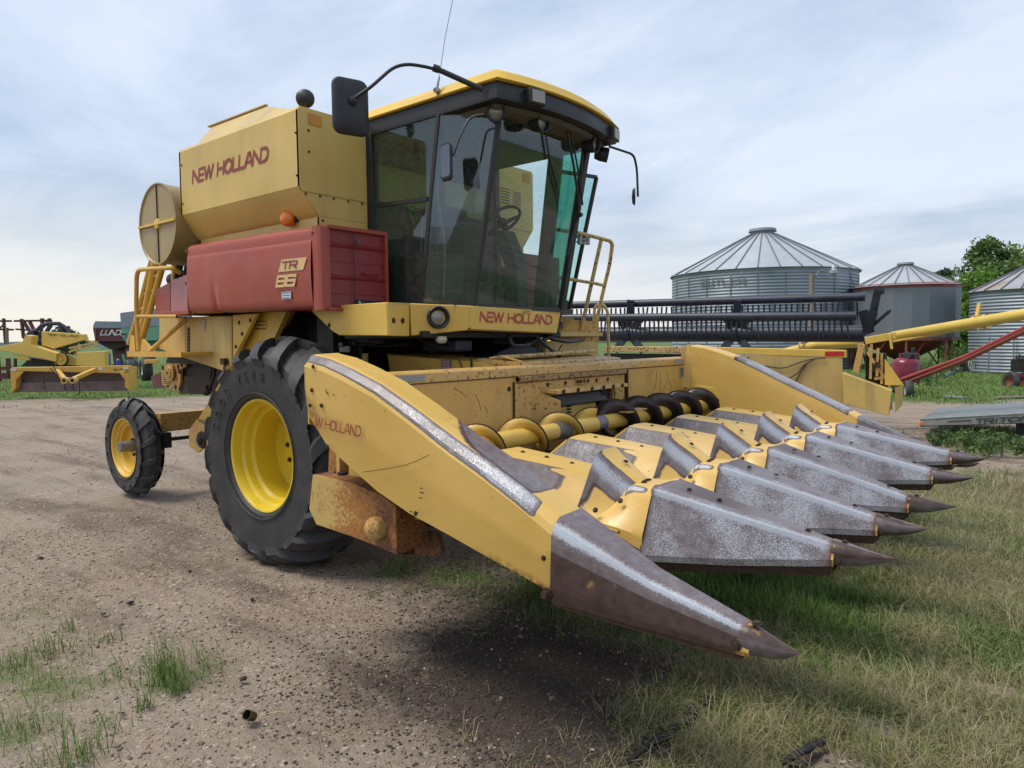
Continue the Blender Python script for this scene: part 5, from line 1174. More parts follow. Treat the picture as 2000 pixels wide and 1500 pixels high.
def masks(x, y):
    """grass cover, darkness of the soil, dryness of the grass"""
    dxc, dyc = x-CAM[0], y-CAM[1]; dep = dxc*FW[0]+dyc*FW[1]; lat = dxc*RT[0]+dyc*RT[1]
    n = fbm(x, y, .9, 4, 3)-.5; n2 = fbm(x, y, 3.1, 3, 9)-.5
    k = n*1.6+n2*.6
    near = ss(-.25, .35, (x-3.30)+k*.5)*(1-ss(-.2, .2, (y+.9)+k*.4))       # bank in front of the snout tips
    under = ss(-.5, .5, (y+1.05-np.maximum(0, 2.2-x)*.55)+k*.9)*ss(.2, 1.4, x+k)*(1-ss(5.2, 7.4, y+k*2.5))
    g = np.maximum(near, under); g = g*(.35+.65*ss(.28, .48, fbm(x, y, 2.2, 3, 77)+.12*(y > -.6)))
    strip = np.exp(-((y-9.6+.2*(x-3.6)+n*1.4)/1.25)**2)*ss(2.6, 3.4, x+n)   # long grass by the trailer bed
    g = np.maximum(g, strip*1.2)
    g = np.maximum(g, .30*ss(.62, .75, fbm(x, y, .55, 3, 21))*ss(6, 9, dep))
    # verge behind the gravel yard
    edge = np.where(lat > 2, 19.5-lat*.10, 23.0)
    g = np.maximum(g, ss(-1., 1.2, dep-edge+n*4))
    for (cx, cy, r, a) in ((1.30, -3.02, .30, .5), (.92, -3.45, .36, .5), (.55, -3.62, .45, .45), (-.25, -3.25, .45, .32), (1.32, -3.75, .30, .55), (.2, -3.3, .35, .25), (.95, -1.25, .30, .45), (1.45, -1.05, .35, .6), (1.8, -1.2, .3, .35)):
        g = np.maximum(g, a*np.exp(-(((x-cx)/r)**2+((y-cy)/r)**2))*(.5+1.2*fbm(x, y, 6, 3, 31)))
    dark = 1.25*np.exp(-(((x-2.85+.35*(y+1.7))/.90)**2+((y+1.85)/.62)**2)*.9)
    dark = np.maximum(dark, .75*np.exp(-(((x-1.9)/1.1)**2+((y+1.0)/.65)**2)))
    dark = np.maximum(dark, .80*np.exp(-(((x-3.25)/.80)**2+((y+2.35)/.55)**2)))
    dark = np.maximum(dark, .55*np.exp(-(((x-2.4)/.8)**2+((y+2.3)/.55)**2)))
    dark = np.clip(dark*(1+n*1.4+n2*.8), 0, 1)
    dry = np.clip(.50+n*1.6+n2*1.7+(.25*ss(2.6, 4.2, x))-(.75*np.exp(-((y+.35)/.9)**2)*(1-ss(3.3, 4.3, x))), 0, 1)
    dry = dry*(1-ss(5.5, 8.5, y+n*2)*.75); dry = dry*(1-ss(17, 19, dep))
    dry = np.where((x < 1.9) & (y < -2.6), .18, dry)
    return np.clip(g, 0, 1), dark, dry
def axis(c, fine, span, far):
    a = list(np.arange(c-span, c+span, fine)); s = fine
    hi = [a[-1]]; lo = [a[0]]
    while hi[-1] < far: s *= 1.12; hi.append(hi[-1]+s); lo.append(lo[-1]-s)
    return np.array(lo[:0:-1]+a+hi[1:])
gx = axis(2.2, .06, 6.5, 6000); gy = axis(1.5, .06, 6.8, 6000)
GX, GY = np.meshgrid(gx, gy); gxf, gyf = GX.ravel(), GY.ravel()
def gz(x, y):
    d = np.hypot(x-2, y-1); f = 1-ss(14, 40, d)
    return (fbm(x, y, .8, 3, 5)-.5)*.05*f + (fbm(x, y, 5, 3, 6)-.5)*.022*f + (fbm((x*FW[1]-y*FW[0])*.12, (x*FW[0]+y*FW[1])*1.0, 2.6, 3, 8)-.5)*.055*f - .012
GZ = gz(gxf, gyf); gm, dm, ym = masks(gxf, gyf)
# keep the yard flat where the tyres stand
for (wx, wy) in ((0, -1.49), (0, 1.49), (-3.42, -1.21), (-3.42, 1.21)): GZ *= 1-np.exp(-(((gxf-wx)/.35)**2+((gyf-wy)/.35)**2))*.8
nx_, ny_ = len(gx), len(gy)
V = np.stack([gxf, gyf, GZ], -1); idx = np.arange(nx_*ny_).reshape(ny_, nx_)
F = np.stack([idx[:-1, :-1], idx[:-1, 1:], idx[1:, 1:], idx[1:, :-1]], -1).reshape(-1, 4)
def np_mesh(name, V, F, mat, attrs=None, smooth=False):
    me = bpy.data.meshes.new(name); V = np.asarray(V, np.float32); F = np.asarray(F, np.int32); k = F.shape[1]
    me.vertices.add(len(V)); me.vertices.foreach_set('co', V.ravel()); me.loops.add(F.size); me.loops.foreach_set('vertex_index', F.ravel())
    me.polygons.add(len(F)); me.polygons.foreach_set('loop_start', np.arange(0, F.size, k, dtype=np.int32))
    try: me.polygons.foreach_set('loop_total', np.full(len(F), k, np.int32))
    except Exception: pass
    if smooth: me.polygons.foreach_set('use_smooth', np.ones(len(F), bool))
    for a, v in (attrs or {}).items():
        at = me.attributes.new(a, 'FLOAT', 'POINT'); at.data.foreach_set('value', np.asarray(v, np.float32))
    me.materials.append(mat); me.update(); me.validate(); o = bpy.data.objects.new(name, me); COL.objects.link(o); return o
def ground_mat():
    m, nt, b = newmat('gravel_yard'); at = {k: N(nt, 'ShaderNodeAttribute', attribute_name=k) for k in ('grass', 'dark', 'dry')}
    geo = N(nt, 'ShaderNodeTexCoord')
    v1 = N(nt, 'ShaderNodeTexVoronoi', inp={'Scale': 55.0}); LK(nt, geo, 'Object', v1, 'Vector')
    v2 = N(nt, 'ShaderNodeTexVoronoi', inp={'Scale': 130.0}); LK(nt, geo, 'Object', v2, 'Vector')
    n1 = noise(nt, .8, 6, .65); n2 = noise(nt, 9, 6, .7); n3 = noise(nt, 60, 3, .6)
    nr = noise(nt, 1.0, 6, .7, stretch=(.30, 2.0, 1), dist=.5); [setattr(x.inputs['Rotation'], 'default_value', (0, 0, -(YAW-math.pi/2))) for x in nt.nodes if x.bl_idname == 'ShaderNodeMapping']
    sh = N(nt, 'ShaderNodeSeparateColor'); LK(nt, v1, 'Color', sh, 0); s2 = N(nt, 'ShaderNodeSeparateColor'); LK(nt, v2, 'Color', s2, 0)
    st = mixc(nt, rng_(nt, sh, 0, 0, 1), (.14, .106, .080), (.42, .335, .25)); st2 = mixc(nt, rng_(nt, s2, 1, 0, 1), (.15, .11, .08), (.34, .265, .20))
    c = mixc(nt, .5, st, st2); dirt = mixc(nt, rng_(nt, n2, 0, .3, .7), (.20, .152, .112), (.35, .275, .205)); c = mixc(nt, rng_(nt, n2, 0, .35, .65, .25, .75), c, dirt)
    c = mixc(nt, rng_(nt, nr, 0, .48, .62, 0, .75), c, (.110, .080, .060)); c = mixc(nt, rng_(nt, n1, 0, .42, .62, 0, .45), c, (.36, .295, .245))
    pale = rng_(nt, sh, 2, .93, .97); c = mixc(nt, math_(nt, 'MULTIPLY', pale, .7), c, (.46, .40, .32))
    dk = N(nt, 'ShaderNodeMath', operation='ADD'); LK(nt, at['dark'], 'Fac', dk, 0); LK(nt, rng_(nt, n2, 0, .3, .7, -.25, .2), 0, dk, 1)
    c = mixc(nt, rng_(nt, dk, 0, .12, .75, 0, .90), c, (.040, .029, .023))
    gg = mixc(nt, rng_(nt, n2, 0, .3, .7), (.065, .110, .025), (.115, .175, .045)); gd = mixc(nt, rng_(nt, n2, 0, .3, .7), (.08, .065, .036), (.17, .14, .08))
    dr = N(nt, 'ShaderNodeMath', operation='ADD'); LK(nt, at['dry'], 'Fac', dr, 0); LK(nt, rng_(nt, n3, 0, .3, .7, -.2, .2), 0, dr, 1)
    gc = mixc(nt, rng_(nt, dr, 0, .2, .8), gg, gd)
    gf = N(nt, 'ShaderNodeMath', operation='ADD'); LK(nt, at['grass'], 'Fac', gf, 0); LK(nt, rng_(nt, n2, 0, .3, .7, -.25, .25), 0, gf, 1)
    c = mixc(nt, rng_(nt, gf, 0, .3, .75), c, gc); LK(nt, c, 'Result', b, 'Base Color'); b.inputs['Roughness'].default_value = .9; b.inputs['Specular IOR Level'].default_value = .25
    h = math_(nt, 'ADD', math_(nt, 'MULTIPLY', n3, .9), math_(nt, 'ADD', math_(nt, 'MULTIPLY', v2, -.35), math_(nt, 'MULTIPLY', n2, 2.0))); bump(nt, b, h, .9, .014)
    return m
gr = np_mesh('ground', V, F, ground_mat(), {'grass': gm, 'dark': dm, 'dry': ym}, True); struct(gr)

# loose stones near the viewer
def ico():
    bm = bmesh.new(); bmesh.ops.create_icosphere(bm, subdivisions=1, radius=1); v = np.array([x.co[:] for x in bm.verts]); f = np.array([[y.index for y in x.verts] for x in bm.faces]); bm.free(); return v, f
iv, if_ = ico()
def stones(n, gen, smin, smax, name, mat):
    xy = gen(n); g, d, dd = masks(xy[:, 0], xy[:, 1]); keep = rng.random(len(xy)) < (1-g*.95)*(1-.92*d); xy = xy[keep]; n = len(xy)
    s = smin+(smax-smin)*rng.random(n)**3.5; sc = np.stack([s*(.7+.6*rng.random(n)), s*(.7+.6*rng.random(n)), s*(.35+.4*rng.random(n))], -1)
    a = rng.random(n)*6.283; ca, sa = np.cos(a), np.sin(a); P_ = iv[None]*(1+.35*(rng.random((n, 12, 1))-.5))*sc[:, None]
    x = P_[..., 0]*ca[:, None]-P_[..., 1]*sa[:, None]; y = P_[..., 0]*sa[:, None]+P_[..., 1]*ca[:, None]; z = P_[..., 2]
    Vv = np.stack([x+xy[:, :1], y+xy[:, 1:], z+gz(xy[:, 0], xy[:, 1])[:, None]+.15*s[:, None]], -1).reshape(-1, 3)
    Ff = (if_[None]+(np.arange(n)*12)[:, None, None]).reshape(-1, 3); sh = np.repeat(rng.random(n), 12)
    return np_mesh(name, Vv, Ff, mat, {'shade': sh})
def shade_mat(name, cols, rough=.85):
    m, nt, b = newmat(name); at = N(nt, 'ShaderNodeAttribute', attribute_name='shade'); r = N(nt, 'ShaderNodeValToRGB'); LK(nt, at, 'Fac', r, 0)
    e = r.color_ramp.elements; e[0].position, e[0].color = cols[0][0], c4(cols[0][1]); e[1].position, e[1].color = cols[-1][0], c4(cols[-1][1])
    for p, c in cols[1:-1]: x = e.new(p); x.color = c4(c)
    LK(nt, r, 0, b, 'Base Color'); b.inputs['Roughness'].default_value = rough; return m, nt, b
mst = shade_mat('pebbles', [(0, (.12, .09, .07)), (.35, (.19, .145, .11)), (.7, (.28, .215, .16)), (.95, (.36, .29, .22)), (1, (.42, .36, .28))])[0]
def view_gen(umin, umax, vmin, vmax, p=1.0):
    def g(n):
        u = umin+(umax-umin)*rng.random(n); v = vmin+(vmax-vmin)*rng.random(n)**p
        out = np.empty((n, 2)); r, uu, f = np.array(_r), np.array(_u), np.array(_f)
        d = f[None]+r[None]*((u-1000)/FPX)[:, None]-uu[None]*((v-750)/FPX)[:, None]; t = -CAM[2]/d[:, 2]
        return np.stack([CAM[0]+d[:, 0]*t, CAM[1]+d[:, 1]*t], -1)
    return g
def disc_gen(cx, cy, rx, ry):
    def g(n): return np.stack([cx+rx*(rng.random(n)*2-1), cy+ry*(rng.random(n)*2-1)], -1)
    return g
s1 = stones(70000, disc_gen(1.5, -2.2, 4.2, 2.8), .0018, .011, 'gravel', mst); struct(s1, 'stuff')
s2 = stones(12000, disc_gen(-3, -1, 6.5, 5.5), .004, .015, 'gravel', mst); struct(s2, 'stuff')
s3 = stones(4000, disc_gen(2.5, 7.5, 5, 3), .008, .025, 'gravel', mst); struct(s3, 'stuff')

msoil = shade_mat('soil_crumbs', [(0, (.022, .016, .013)), (.5, (.045, .033, .026)), (.9, (.075, .056, .043)), (1, (.14, .11, .085))])[0]
def crumbs(n, gen, smin, smax):
    xy = gen(n); g, d, dd = masks(xy[:, 0], xy[:, 1]); keep = rng.random(len(xy)) < np.clip(d*1.1, .05, 1)*(1-g*.6); xy = xy[keep]; n = len(xy)
    s = smin+(smax-smin)*rng.random(n)**3; P_ = iv[None]*(1+.6*(rng.random((n, 12, 1))-.5))*s[:, None, None]*np.array([1, 1, .7])
    Vv = (P_+np.stack([xy[:, 0], xy[:, 1], gz(xy[:, 0], xy[:, 1])+.1*s], -1)[:, None]).reshape(-1, 3); Ff = (if_[None]+(np.arange(n)*12)[:, None, None]).reshape(-1, 3)
    return struct(np_mesh('soil_crumbs', Vv, Ff, msoil, {'shade': np.repeat(rng.random(n), 12)}), 'stuff')
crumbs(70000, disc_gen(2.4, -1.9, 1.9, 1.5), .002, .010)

# grass: bent tapering blades
mgr, nt, b = shade_mat('grass_blades', [(0, (.050, .105, .018)), (.28, (.115, .205, .035)), (.5, (.20, .26, .065)), (.62, (.22, .20, .09)), (.82, (.34, .28, .145)), (1, (.48, .41, .26))], .6)
o_ = [n for n in nt.nodes if n.bl_idname == 'ShaderNodeOutputMaterial'][0]; tl = N(nt, 'ShaderNodeBsdfTranslucent'); r_ = [n for n in nt.nodes if n.bl_idname == 'ShaderNodeValToRGB'][0]
LK(nt, r_, 0, tl, 0); mx = N(nt, 'ShaderNodeMixShader', inp={0: .25}); LK(nt, b, 0, mx, 1); LK(nt, tl, 0, mx, 2); LK(nt, mx, 0, o_, 0)
def blades(name, xy, h, lean, shade, wid=.004, layer=None):
    n = len(xy); a = rng.random(n)*6.283 if layer is None else layer; dx_, dy_ = np.cos(a), np.sin(a); z0 = gz(xy[:, 0], xy[:, 1])
    ln = np.clip(lean, 0, 1.5); w = wid if np.ndim(wid) else np.full(n, wid)
    wa = a+math.pi/2+(rng.random(n)-.5); wx, wy = np.cos(wa)*w/2, np.sin(wa)*w/2
    h1 = h*.5; m_x = xy[:, 0]+dx_*np.sin(ln*.6)*h1; m_y = xy[:, 1]+dy_*np.sin(ln*.6)*h1; m_z = z0+np.cos(ln*.6)*h1
    t_x = m_x+dx_*np.sin(ln*1.3)*h1; t_y = m_y+dy_*np.sin(ln*1.3)*h1; t_z = np.maximum(m_z+np.cos(ln*1.3)*h1, z0+.004)
    Vv = np.stack([np.stack([xy[:, 0]-wx, xy[:, 1]-wy, z0], -1), np.stack([xy[:, 0]+wx, xy[:, 1]+wy, z0], -1), np.stack([m_x+wx*.8, m_y+wy*.8, m_z], -1), np.stack([m_x-wx*.8, m_y-wy*.8, m_z], -1), np.stack([t_x, t_y, t_z], -1)], 1).reshape(-1, 3)
    k = (np.arange(n)*5)[:, None, None]; Ff = (np.array([[0, 1, 2], [0, 2, 3], [3, 2, 4]])[None]+k).reshape(-1, 3)
    o = np_mesh(name, Vv, Ff, mgr, {'shade': np.repeat(np.clip(shade, 0, 1), 5)}); struct(o, 'stuff'); return o
_c = lambda L: [((G(*a).x, G(*a).y), (G(*b).x, G(*b).y)) for a, b in zip(L[:-1], L[1:])]
CLEAR = _c([(1530, 1510), (1608, 1466)])+_c([(1540, 1525), (1600, 1480)])+_c([(1228, 1500), (1300, 1448), (1345, 1412), (1390, 1372)])
def field(n, gen, hmin, hmax, wid, name='grass', greenbias=0., gpow=1.5, maxh=None):
    xy = gen(n); g, d, dry = masks(xy[:, 0], xy[:, 1]); cl = fbm(xy[:, 0], xy[:, 1], 2.6, 3, 44)
    keep = rng.random(len(xy)) < (g**gpow)*(.25+1.3*cl); xy = xy[keep]; g, dry, cl = g[keep], dry[keep], cl[keep]; n = len(xy)
    ok = np.ones(n, bool)
    for (a, b) in CLEAR:
        a, b = np.array(a), np.array(b); t = np.clip(((xy-a)@(b-a))/((b-a)@(b-a)), 0, 1); ok &= np.linalg.norm(xy-(a+t[:, None]*(b-a)), axis=1) > .05
    xy = xy[ok]; g, dry, cl = g[ok], dry[ok], cl[ok]; n = len(xy)
    isd = rng.random(n) < np.clip(dry-greenbias, 0, .96); h = (hmin+(hmax-hmin)*rng.random(n)**1.6)*(.55+.9*cl)*(.5+.5*g)
    pat = fbm(xy[:, 0], xy[:, 1], 1.3, 2, 70)*6.283*2
    lean = np.where(isd, 1.15+.42*rng.random(n), .15+1.0*rng.random(n)); h = np.where(isd, h*(1.4+1.2*rng.random(n)), h)
    sh = np.where(isd, .52+.46*rng.random(n)**1.3, .02+.48*rng.random(n)); ang = np.where(isd, pat+rng.normal(0, 1.0, n)+3.14*(rng.random(n) > .5), rng.random(n)*6.283)
    return blades(name, xy, h, lean, sh, np.where(isd, wid*.62, wid)*(.7+.6*rng.random(n)), ang)
field(190000, disc_gen(4.0, -1.2, 2.1, 1.9), .02, .13, .0042)
field(150000, disc_gen(3.2, 1.6, 2.6, 2.0), .03, .15, .0052)
field(60000, disc_gen(3.4, 5.2, 4.2, 2.4), .03, .14, .007)
field(60000, disc_gen(3.8, 9.6, 4.5, 2.6), .06, .26, .011)
field(15000, disc_gen(.7, -3.2, 1.5, .9), .04, .17, .0035, gpow=1.8)
field(18000, disc_gen(1.6, -.4, 1.6, 1.3), .03, .14, .004)
# tall thin tuft and seed heads at the left front
def tuft(cx, cy, n, r, h0, h1, lean, dirn=None, sh=(.1, .45), wid=.004):
    xy = np.stack([cx+rng.normal(0, r, n), cy+rng.normal(0, r, n)], -1); h = h0+(h1-h0)*rng.random(n); a = None if dirn is None else dirn+rng.normal(0, .7, n)
    return xy, h, lean*(.4+.9*rng.random(n)), sh[0]+(sh[1]-sh[0])*rng.random(n), a, wid
T_ = []
for u, v, n, r, h0, h1, ln in ((325, 1330, 110, .045, .10, .33, .55), (345, 1345, 60, .03, .06, .18, .8), (250, 1310, 30, .06, .08, .25, .9), (400, 1290, 24, .05, .12, .30, 1.1), (100, 1270, 60, .06, .06, .18, .6), (30, 1290, 70, .07, .06, .16, .6), (130, 1230, 20, .03, .05, .15, .5), (280, 1380, 40, .02, .04, .12, .5), (150, 1490, 120, .09, .06, .20, .7), (30, 1440, 90, .1, .05, .18, .7), (215, 1420, 30, .05, .04, .14, .8), (200, 1250, 34, .05, .03, .14, .6), (790, 1105, 80, .06, .06, .15, .6), (860, 1120, 50, .09, .05, .14, .7), (795, 1160, 16, .02, .02, .07, .5), (720, 1165, 16, .03, .02, .07, .5), (950, 1160, 60, .08, .04, .12, .7), (930, 1240, 18, .03, .03, .08, .8), (690, 1100, 24, .05, .03, .09, .8)):
    p = G(u, v); T_.append(tuft(p.x, p.y, n, r, h0, h1, ln))
blades('grass_tufts', np.concatenate([t[0] for t in T_]), np.concatenate([t[1] for t in T_]), np.concatenate([t[2] for t in T_]), np.concatenate([t[3] for t in T_]), .0042)
def straw(n, gen, pmin=.06):
    xy = gen(n); g, d, dry = masks(xy[:, 0], xy[:, 1]); k = rng.random(n) < np.clip(g*.5+pmin, 0, 1); xy = xy[k]; n = len(xy)
    blades('loose_straw', xy, .03+.10*rng.random(n)**2, 1.45+.1*rng.random(n), .62+.36*rng.random(n), .0022)
straw(16000, disc_gen(2.6, -2.0, 2.4, 2.2), .07)
for cx_, cy_, n_ in ((G(1790, 1400).x, G(1790, 1400).y, 1), (G(905, 1440).x, G(905, 1440).y, 1), (G(1260, 1250).x, G(1260, 1250).y, 0)):
    t_ = tuft(cx_, cy_, 26, .03, .05, .16, 1.2, None, (.7, .95), .003); blades('dry_tuft', *t_[:4], .003)
# verge grass far away
def far_field(n, gen, h0, h1, wid):
    xy = gen(n); g, d, dry = masks(xy[:, 0], xy[:, 1]); k = rng.random(len(xy)) < g**2; xy = xy[k]; n = len(xy)
    blades('grass_verge', xy, h0+(h1-h0)*rng.random(n)**2, .2+.7*rng.random(n), .24+.30*rng.random(n), wid)
far_field(70000, view_gen(-100, 2100, 712, 800, 1.6), .04, .16, .03)

# far country: paler bluish hills and a dark green tree line on the horizon
def hills(name, dist, h0, h1, col, seed, a0=-50, a1=50, sc=.02):
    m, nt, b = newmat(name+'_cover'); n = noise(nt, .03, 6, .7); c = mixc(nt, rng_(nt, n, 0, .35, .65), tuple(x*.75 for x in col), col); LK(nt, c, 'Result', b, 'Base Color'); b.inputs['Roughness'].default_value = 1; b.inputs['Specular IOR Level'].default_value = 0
    A = np.radians(np.linspace(a0, a1, 900)); V = []; 
    for k, (dd, hh_) in enumerate(((0, 0), (dist*.01, .8), (dist*.03, 1.0), (dist*.2, .0))):
        t = (fbm(A*dist*sc, A*0+3, 1.0, 5, seed)-.3).clip(0); hh = (h0+(h1-h0)*t*1.6)*hh_
        d = dist+dd; V.append(np.stack([CAM[0]+d*(FW[0]*np.cos(A)+RT[0]*np.sin(A)), CAM[1]+d*(FW[1]*np.cos(A)+RT[1]*np.sin(A)), hh-.3], -1))
    n = len(A); V = np.concatenate(V); F = [(k*n+i, k*n+i+1, (k+1)*n+i+1, (k+1)*n+i) for k in range(3) for i in range(n-1)]
    return struct(np_mesh(name, V, F, m, None, True))
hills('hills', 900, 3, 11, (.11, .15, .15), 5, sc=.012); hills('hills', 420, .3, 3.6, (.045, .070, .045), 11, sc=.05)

# ================================================================== BACKGROUND THINGS
def grain_bin(label, cen, R, ze, za, wallm, roofm, group, corr=.10, amp=.012, z0=0, ribs=24, seg=72, capr=.6, letters=None):
    b = thing('grain_bin', label, 'grain bin', (cen[0], cen[1], 0), 0, group); c = Vector((cen[0], cen[1], 0))
    prof = []; z = z0
    if corr:
        while z < ze-.05: prof += [(z, R-amp), (z+corr*.5, R+amp)]; z += corr
    prof = [(z0, R-amp)] + prof[1:] + [(ze, R)] if corr else [(z0, R), (ze, R)]
    mb = MB(); mb.lathe(prof, c, Z_, seg); mb.build('bin_wall', wallm, b, smooth=14)
    mb = MB(); mb.lathe([(ze-.03, R+.10), (ze, R+.12), (za, capr), (za, .0001)], c, Z_, seg); rf_ = mb.build('bin_roof', roofm, b, smooth=20)
    mb = MB()
    for k in range(ribs):
        a = 2*math.pi*k/ribs; e = Vector((math.cos(a), math.sin(a), 0)); mb.bar(c+e*(R+.13)+Z_*(ze+.01), c+e*capr+Z_*(za+.02), .05, .07)
    mb.build('roof_rib', simple('dark_rib_'+str(int(R*10)), (.12, .13, .15), .6), rf_)
    mb = MB(); mb.lathe([(za-.05, capr*.9), (za+.18, capr*.9), (za+.18, capr*1.08), (za+.34, capr*1.02), (za+.38, .0001)], c, Z_, 28); mb.build('roof_cap', M['grey_sheet'], rf_, smooth=30)
    return b
GB = 'round grain bins behind the yard'
bc = D(1487, 667, 43); big = grain_bin('large round corrugated steel grain bin with conical ribbed roof behind the black reel', (bc.x, bc.y), 5.25, 5.45, 7.85, M['galv'], M['galv_roof'], GB, corr=.17, amp=.018, ribs=30, seg=90, capr=.75)
# maker's name on the bin wall and vertical sheet joints
_tc = Vector(CAM)-Vector((bc.x, bc.y, 0)); _tc.z = 0; _tc.normalize(); _sd = Z_.cross(_tc).normalized()
for k in range(-5, 6):
    a = k*.27+.1
    for j in range(4):
        e = _tc*math.cos(a+.13*(j % 2))+_sd*math.sin(a+.13*(j % 2)); mb = MB(); mb.obox(Vector((bc.x, bc.y, .8+1.25*j))+e*5.285, Z_.cross(e), e, Z_, .02, .01, .6); mb.build('sheet_joint', M['galv_flat'], big)
a0 = -.95
for i, chh in enumerate('BUTLER'):
    a = -.62+i*.085; e = _tc*math.cos(a)+_sd*math.sin(a); e2 = Z_.cross(e); lettering(chh, Vector((bc.x, bc.y, 4.62))+e*5.30-e2*.15, e2, Z_, .42, .34, M['galv_flat'], big, .2, .2, 0, 'bin_letter', .01)
h2 = D(1765, 667, 38); hop = thing('hopper_bin', 'flat grey hopper bin with red band on rusty red legs between the two corrugated bins', 'grain bin', (h2.x, h2.y, 0), 0, GB); c = Vector((h2.x, h2.y, 0))
mb = MB(); mb.lathe([(1.62, 2.55), (4.15, 2.58)], c, Z_, 20); mb.build('bin_wall', M['galv_flat'], hop)
mb = MB(); mb.lathe([(4.15, 2.60), (4.32, 2.60), (4.40, 2.45)], c, Z_, 20); mb.build('red_band', M['red_rust'], hop)
mb = MB(); mb.lathe([(4.30, 2.72), (4.36, 2.45), (5.42, .36), (5.42, .0001)], c, Z_, 24); rf_ = mb.build('bin_roof', M['galv_roof'], hop)
mb = MB(); mb.lathe([(5.38, .33), (5.5, .33), (5.5, .42), (5.6, .38), (5.62, .0001)], c, Z_, 20); mb.build('roof_cap', M['grey_sheet'], rf_)
mb = MB()
for k in range(24): a = 2*math.pi*k/24; e = Vector((math.cos(a), math.sin(a), 0)); mb.bar(c+e*2.6+Z_*4.34, c+e*.36+Z_*5.45, .03, .04)
mb.build('roof_rib', M['steelgrey'], rf_)
mb = MB(); mb.lathe([(1.62, 2.55), (.45, .35), (.45, .0001)], c, Z_, 14); mb.build('hopper_cone', M['red_rust'], hop)
mb = MB(); mb.lathe([(1.50, 2.60), (1.66, 2.60), (1.66, 2.5), (1.50, 2.5)], c, Z_, 14, close=True); mb.build('ring_beam', M['red_rust'], hop)
for k in range(8):
    a = 2*math.pi*(k+.3)/8; e = Vector((math.cos(a), math.sin(a), 0)); a2 = a+math.pi/4; e2 = Vector((math.cos(a2), math.sin(a2), 0)); mb = MB(); mb.bar(c+e*2.5, c+e*2.5+Z_*1.5, .10); mb.bar(c+e*2.5+Z_*.15, c+(e+e2)*1.22+Z_*1.5, .07); mb.build('leg', M['red_rust'], hop)
h3 = D(2022, 667, 33); g3 = grain_bin('corrugated bin with rust stained conical roof at the right edge beside the trees', (h3.x, h3.y), 2.62, 3.75, 4.95, M['galv'], M['galv_rust'], GB, corr=.15, amp=.018, ribs=22, seg=64, capr=.35)
mb = MB(); e = (Vector(CAM)-h3); e.z = 0; e.normalize(); sd3 = Z_.cross(e)
q = h3+e*2.66-sd3*.9; q.z = .9; mb.obox(q+sd3*.15, sd3, e, Z_, .03, .02, .85); mb.build('door_frame_post', M['galv_flat'], g3); mb = MB(); mb.obox(q-sd3*.75, sd3, e, Z_, .03, .02, .85); mb.build('door_frame_post', M['galv_flat'], g3)

# yard light on its pole
lp = D(1584, 667, 30); yl = thing('yard_light', 'grey wooden pole with curved arm and round yard lamp in front of the largest bin', 'lamp post', (lp.x, lp.y, 0))
mb = MB(); mb.tube([Vector((lp.x, lp.y, 0)), D(1586, 534, 30)], [.14, .10], 12); mb.build('pole', M['wood'], yl, smooth=60)
mb = MB(); mb.tube([D(1590, 545, 30), D(1600, 530, 30), D(1612, 526, 30), D(1626, 525, 30)], .03, 8); mb.build('lamp_arm', M['galv_flat'], yl)
q = D(1628, 531, 30); mb = MB(); mb.lathe([(-.10, .08), (-.06, .17), (.06, .18), (.10, .10), (.26, .06), (.30, .03), (.30, .0001)], q, Z_, 18); hd = mb.build('lamp_head', M['alu'], yl, smooth=40)
mb = MB(); mb.tube([D(1658, 528, 30), D(1672, 572, 30)], .012); mb.build('guy_wire', M['cable'], yl)

# ---- grain platform header with black reel, seen from behind
HR, HLf = D(1700, 667, 12.0), D(1115, 667, 14.7); hd_ = (HR-HLf); hd_.z = 0; hd_.normalize(); hn = Vector((-hd_.y, hd_.x, 0))
if hn.dot(Vector((FW[0], FW[1], 0))) < 0: hn = -hn
def PH(u, v, off=0.):
    d = _ray(u, v); o = HR+hn*off; t = (o-Vector(CAM)).dot(hn)/d.dot(hn); return Vector(CAM)+d*t
gh = thing('grain_header', 'long yellow grain header with black pickup reel parked behind the corn header', 'grain header', (HR.x, HR.y, 0))
mb = MB(); mb.prism([PH(1392, 678), PH(1652, 684), PH(1653, 699), PH(1392, 690)], hn*.25); tb = mb.build('top_beam', M['yel'], gh, bevel=.01)
mb = MB(); mb.prism([PH(1180, 676), PH(1392, 678), PH(1392, 690), PH(1180, 687)], hn*.25); mb.build('rusty_beam', paint('rust_patched_paint', (.55, .38, .15), .95, .3, chips=.5), gh, bevel=.01)
decal(PH(1630, 691)-hn*.004, hd_, Z_, .30, .08, M['redtape'], gh, None, name='red_reflector', lift=0.004)
mb = MB(); mb.prism([PH(1400, 692), PH(1645, 699), PH(1647, 800), PH(1400, 770)], hn*.06); mb.build('back_sheet', paint('header_back_paint', (.50, .35, .12), .35, .35), gh)
mb = MB(); mb.prism([PH(1180, 690, .1), PH(1400, 692, .1), PH(1400, 770, .1), PH(1180, 740, .1)], hn*.03)
lb = mb.build('lower_frame', M['dark'], gh)
mb = MB(); 
mb.prism([PH(964, 676), PH(992, 664), PH(1000, 656), PH(1062, 664), PH(1100, 672), PH(1100, 686), PH(964, 682)], hn*.3); fe = mb.build('far_end_panel', M['yel'], gh, bevel=.01)
decal(PH(973, 678)-hn*.004, hd_, Z_, .15, .06, M['redtape'], gh, None, name='red_reflector', lift=0.004)
mb = MB(); A = [PH(1645, 728, -.35), PH(1742, 763, -.55), PH(1736, 812, -.55), PH(1648, 788, -.35)]; mb.prism(A, hn*.35+Vector((0, 0, 0))); bxp = mb.build('end_shield_box', M['yel_dirty'], gh, bevel=.01)
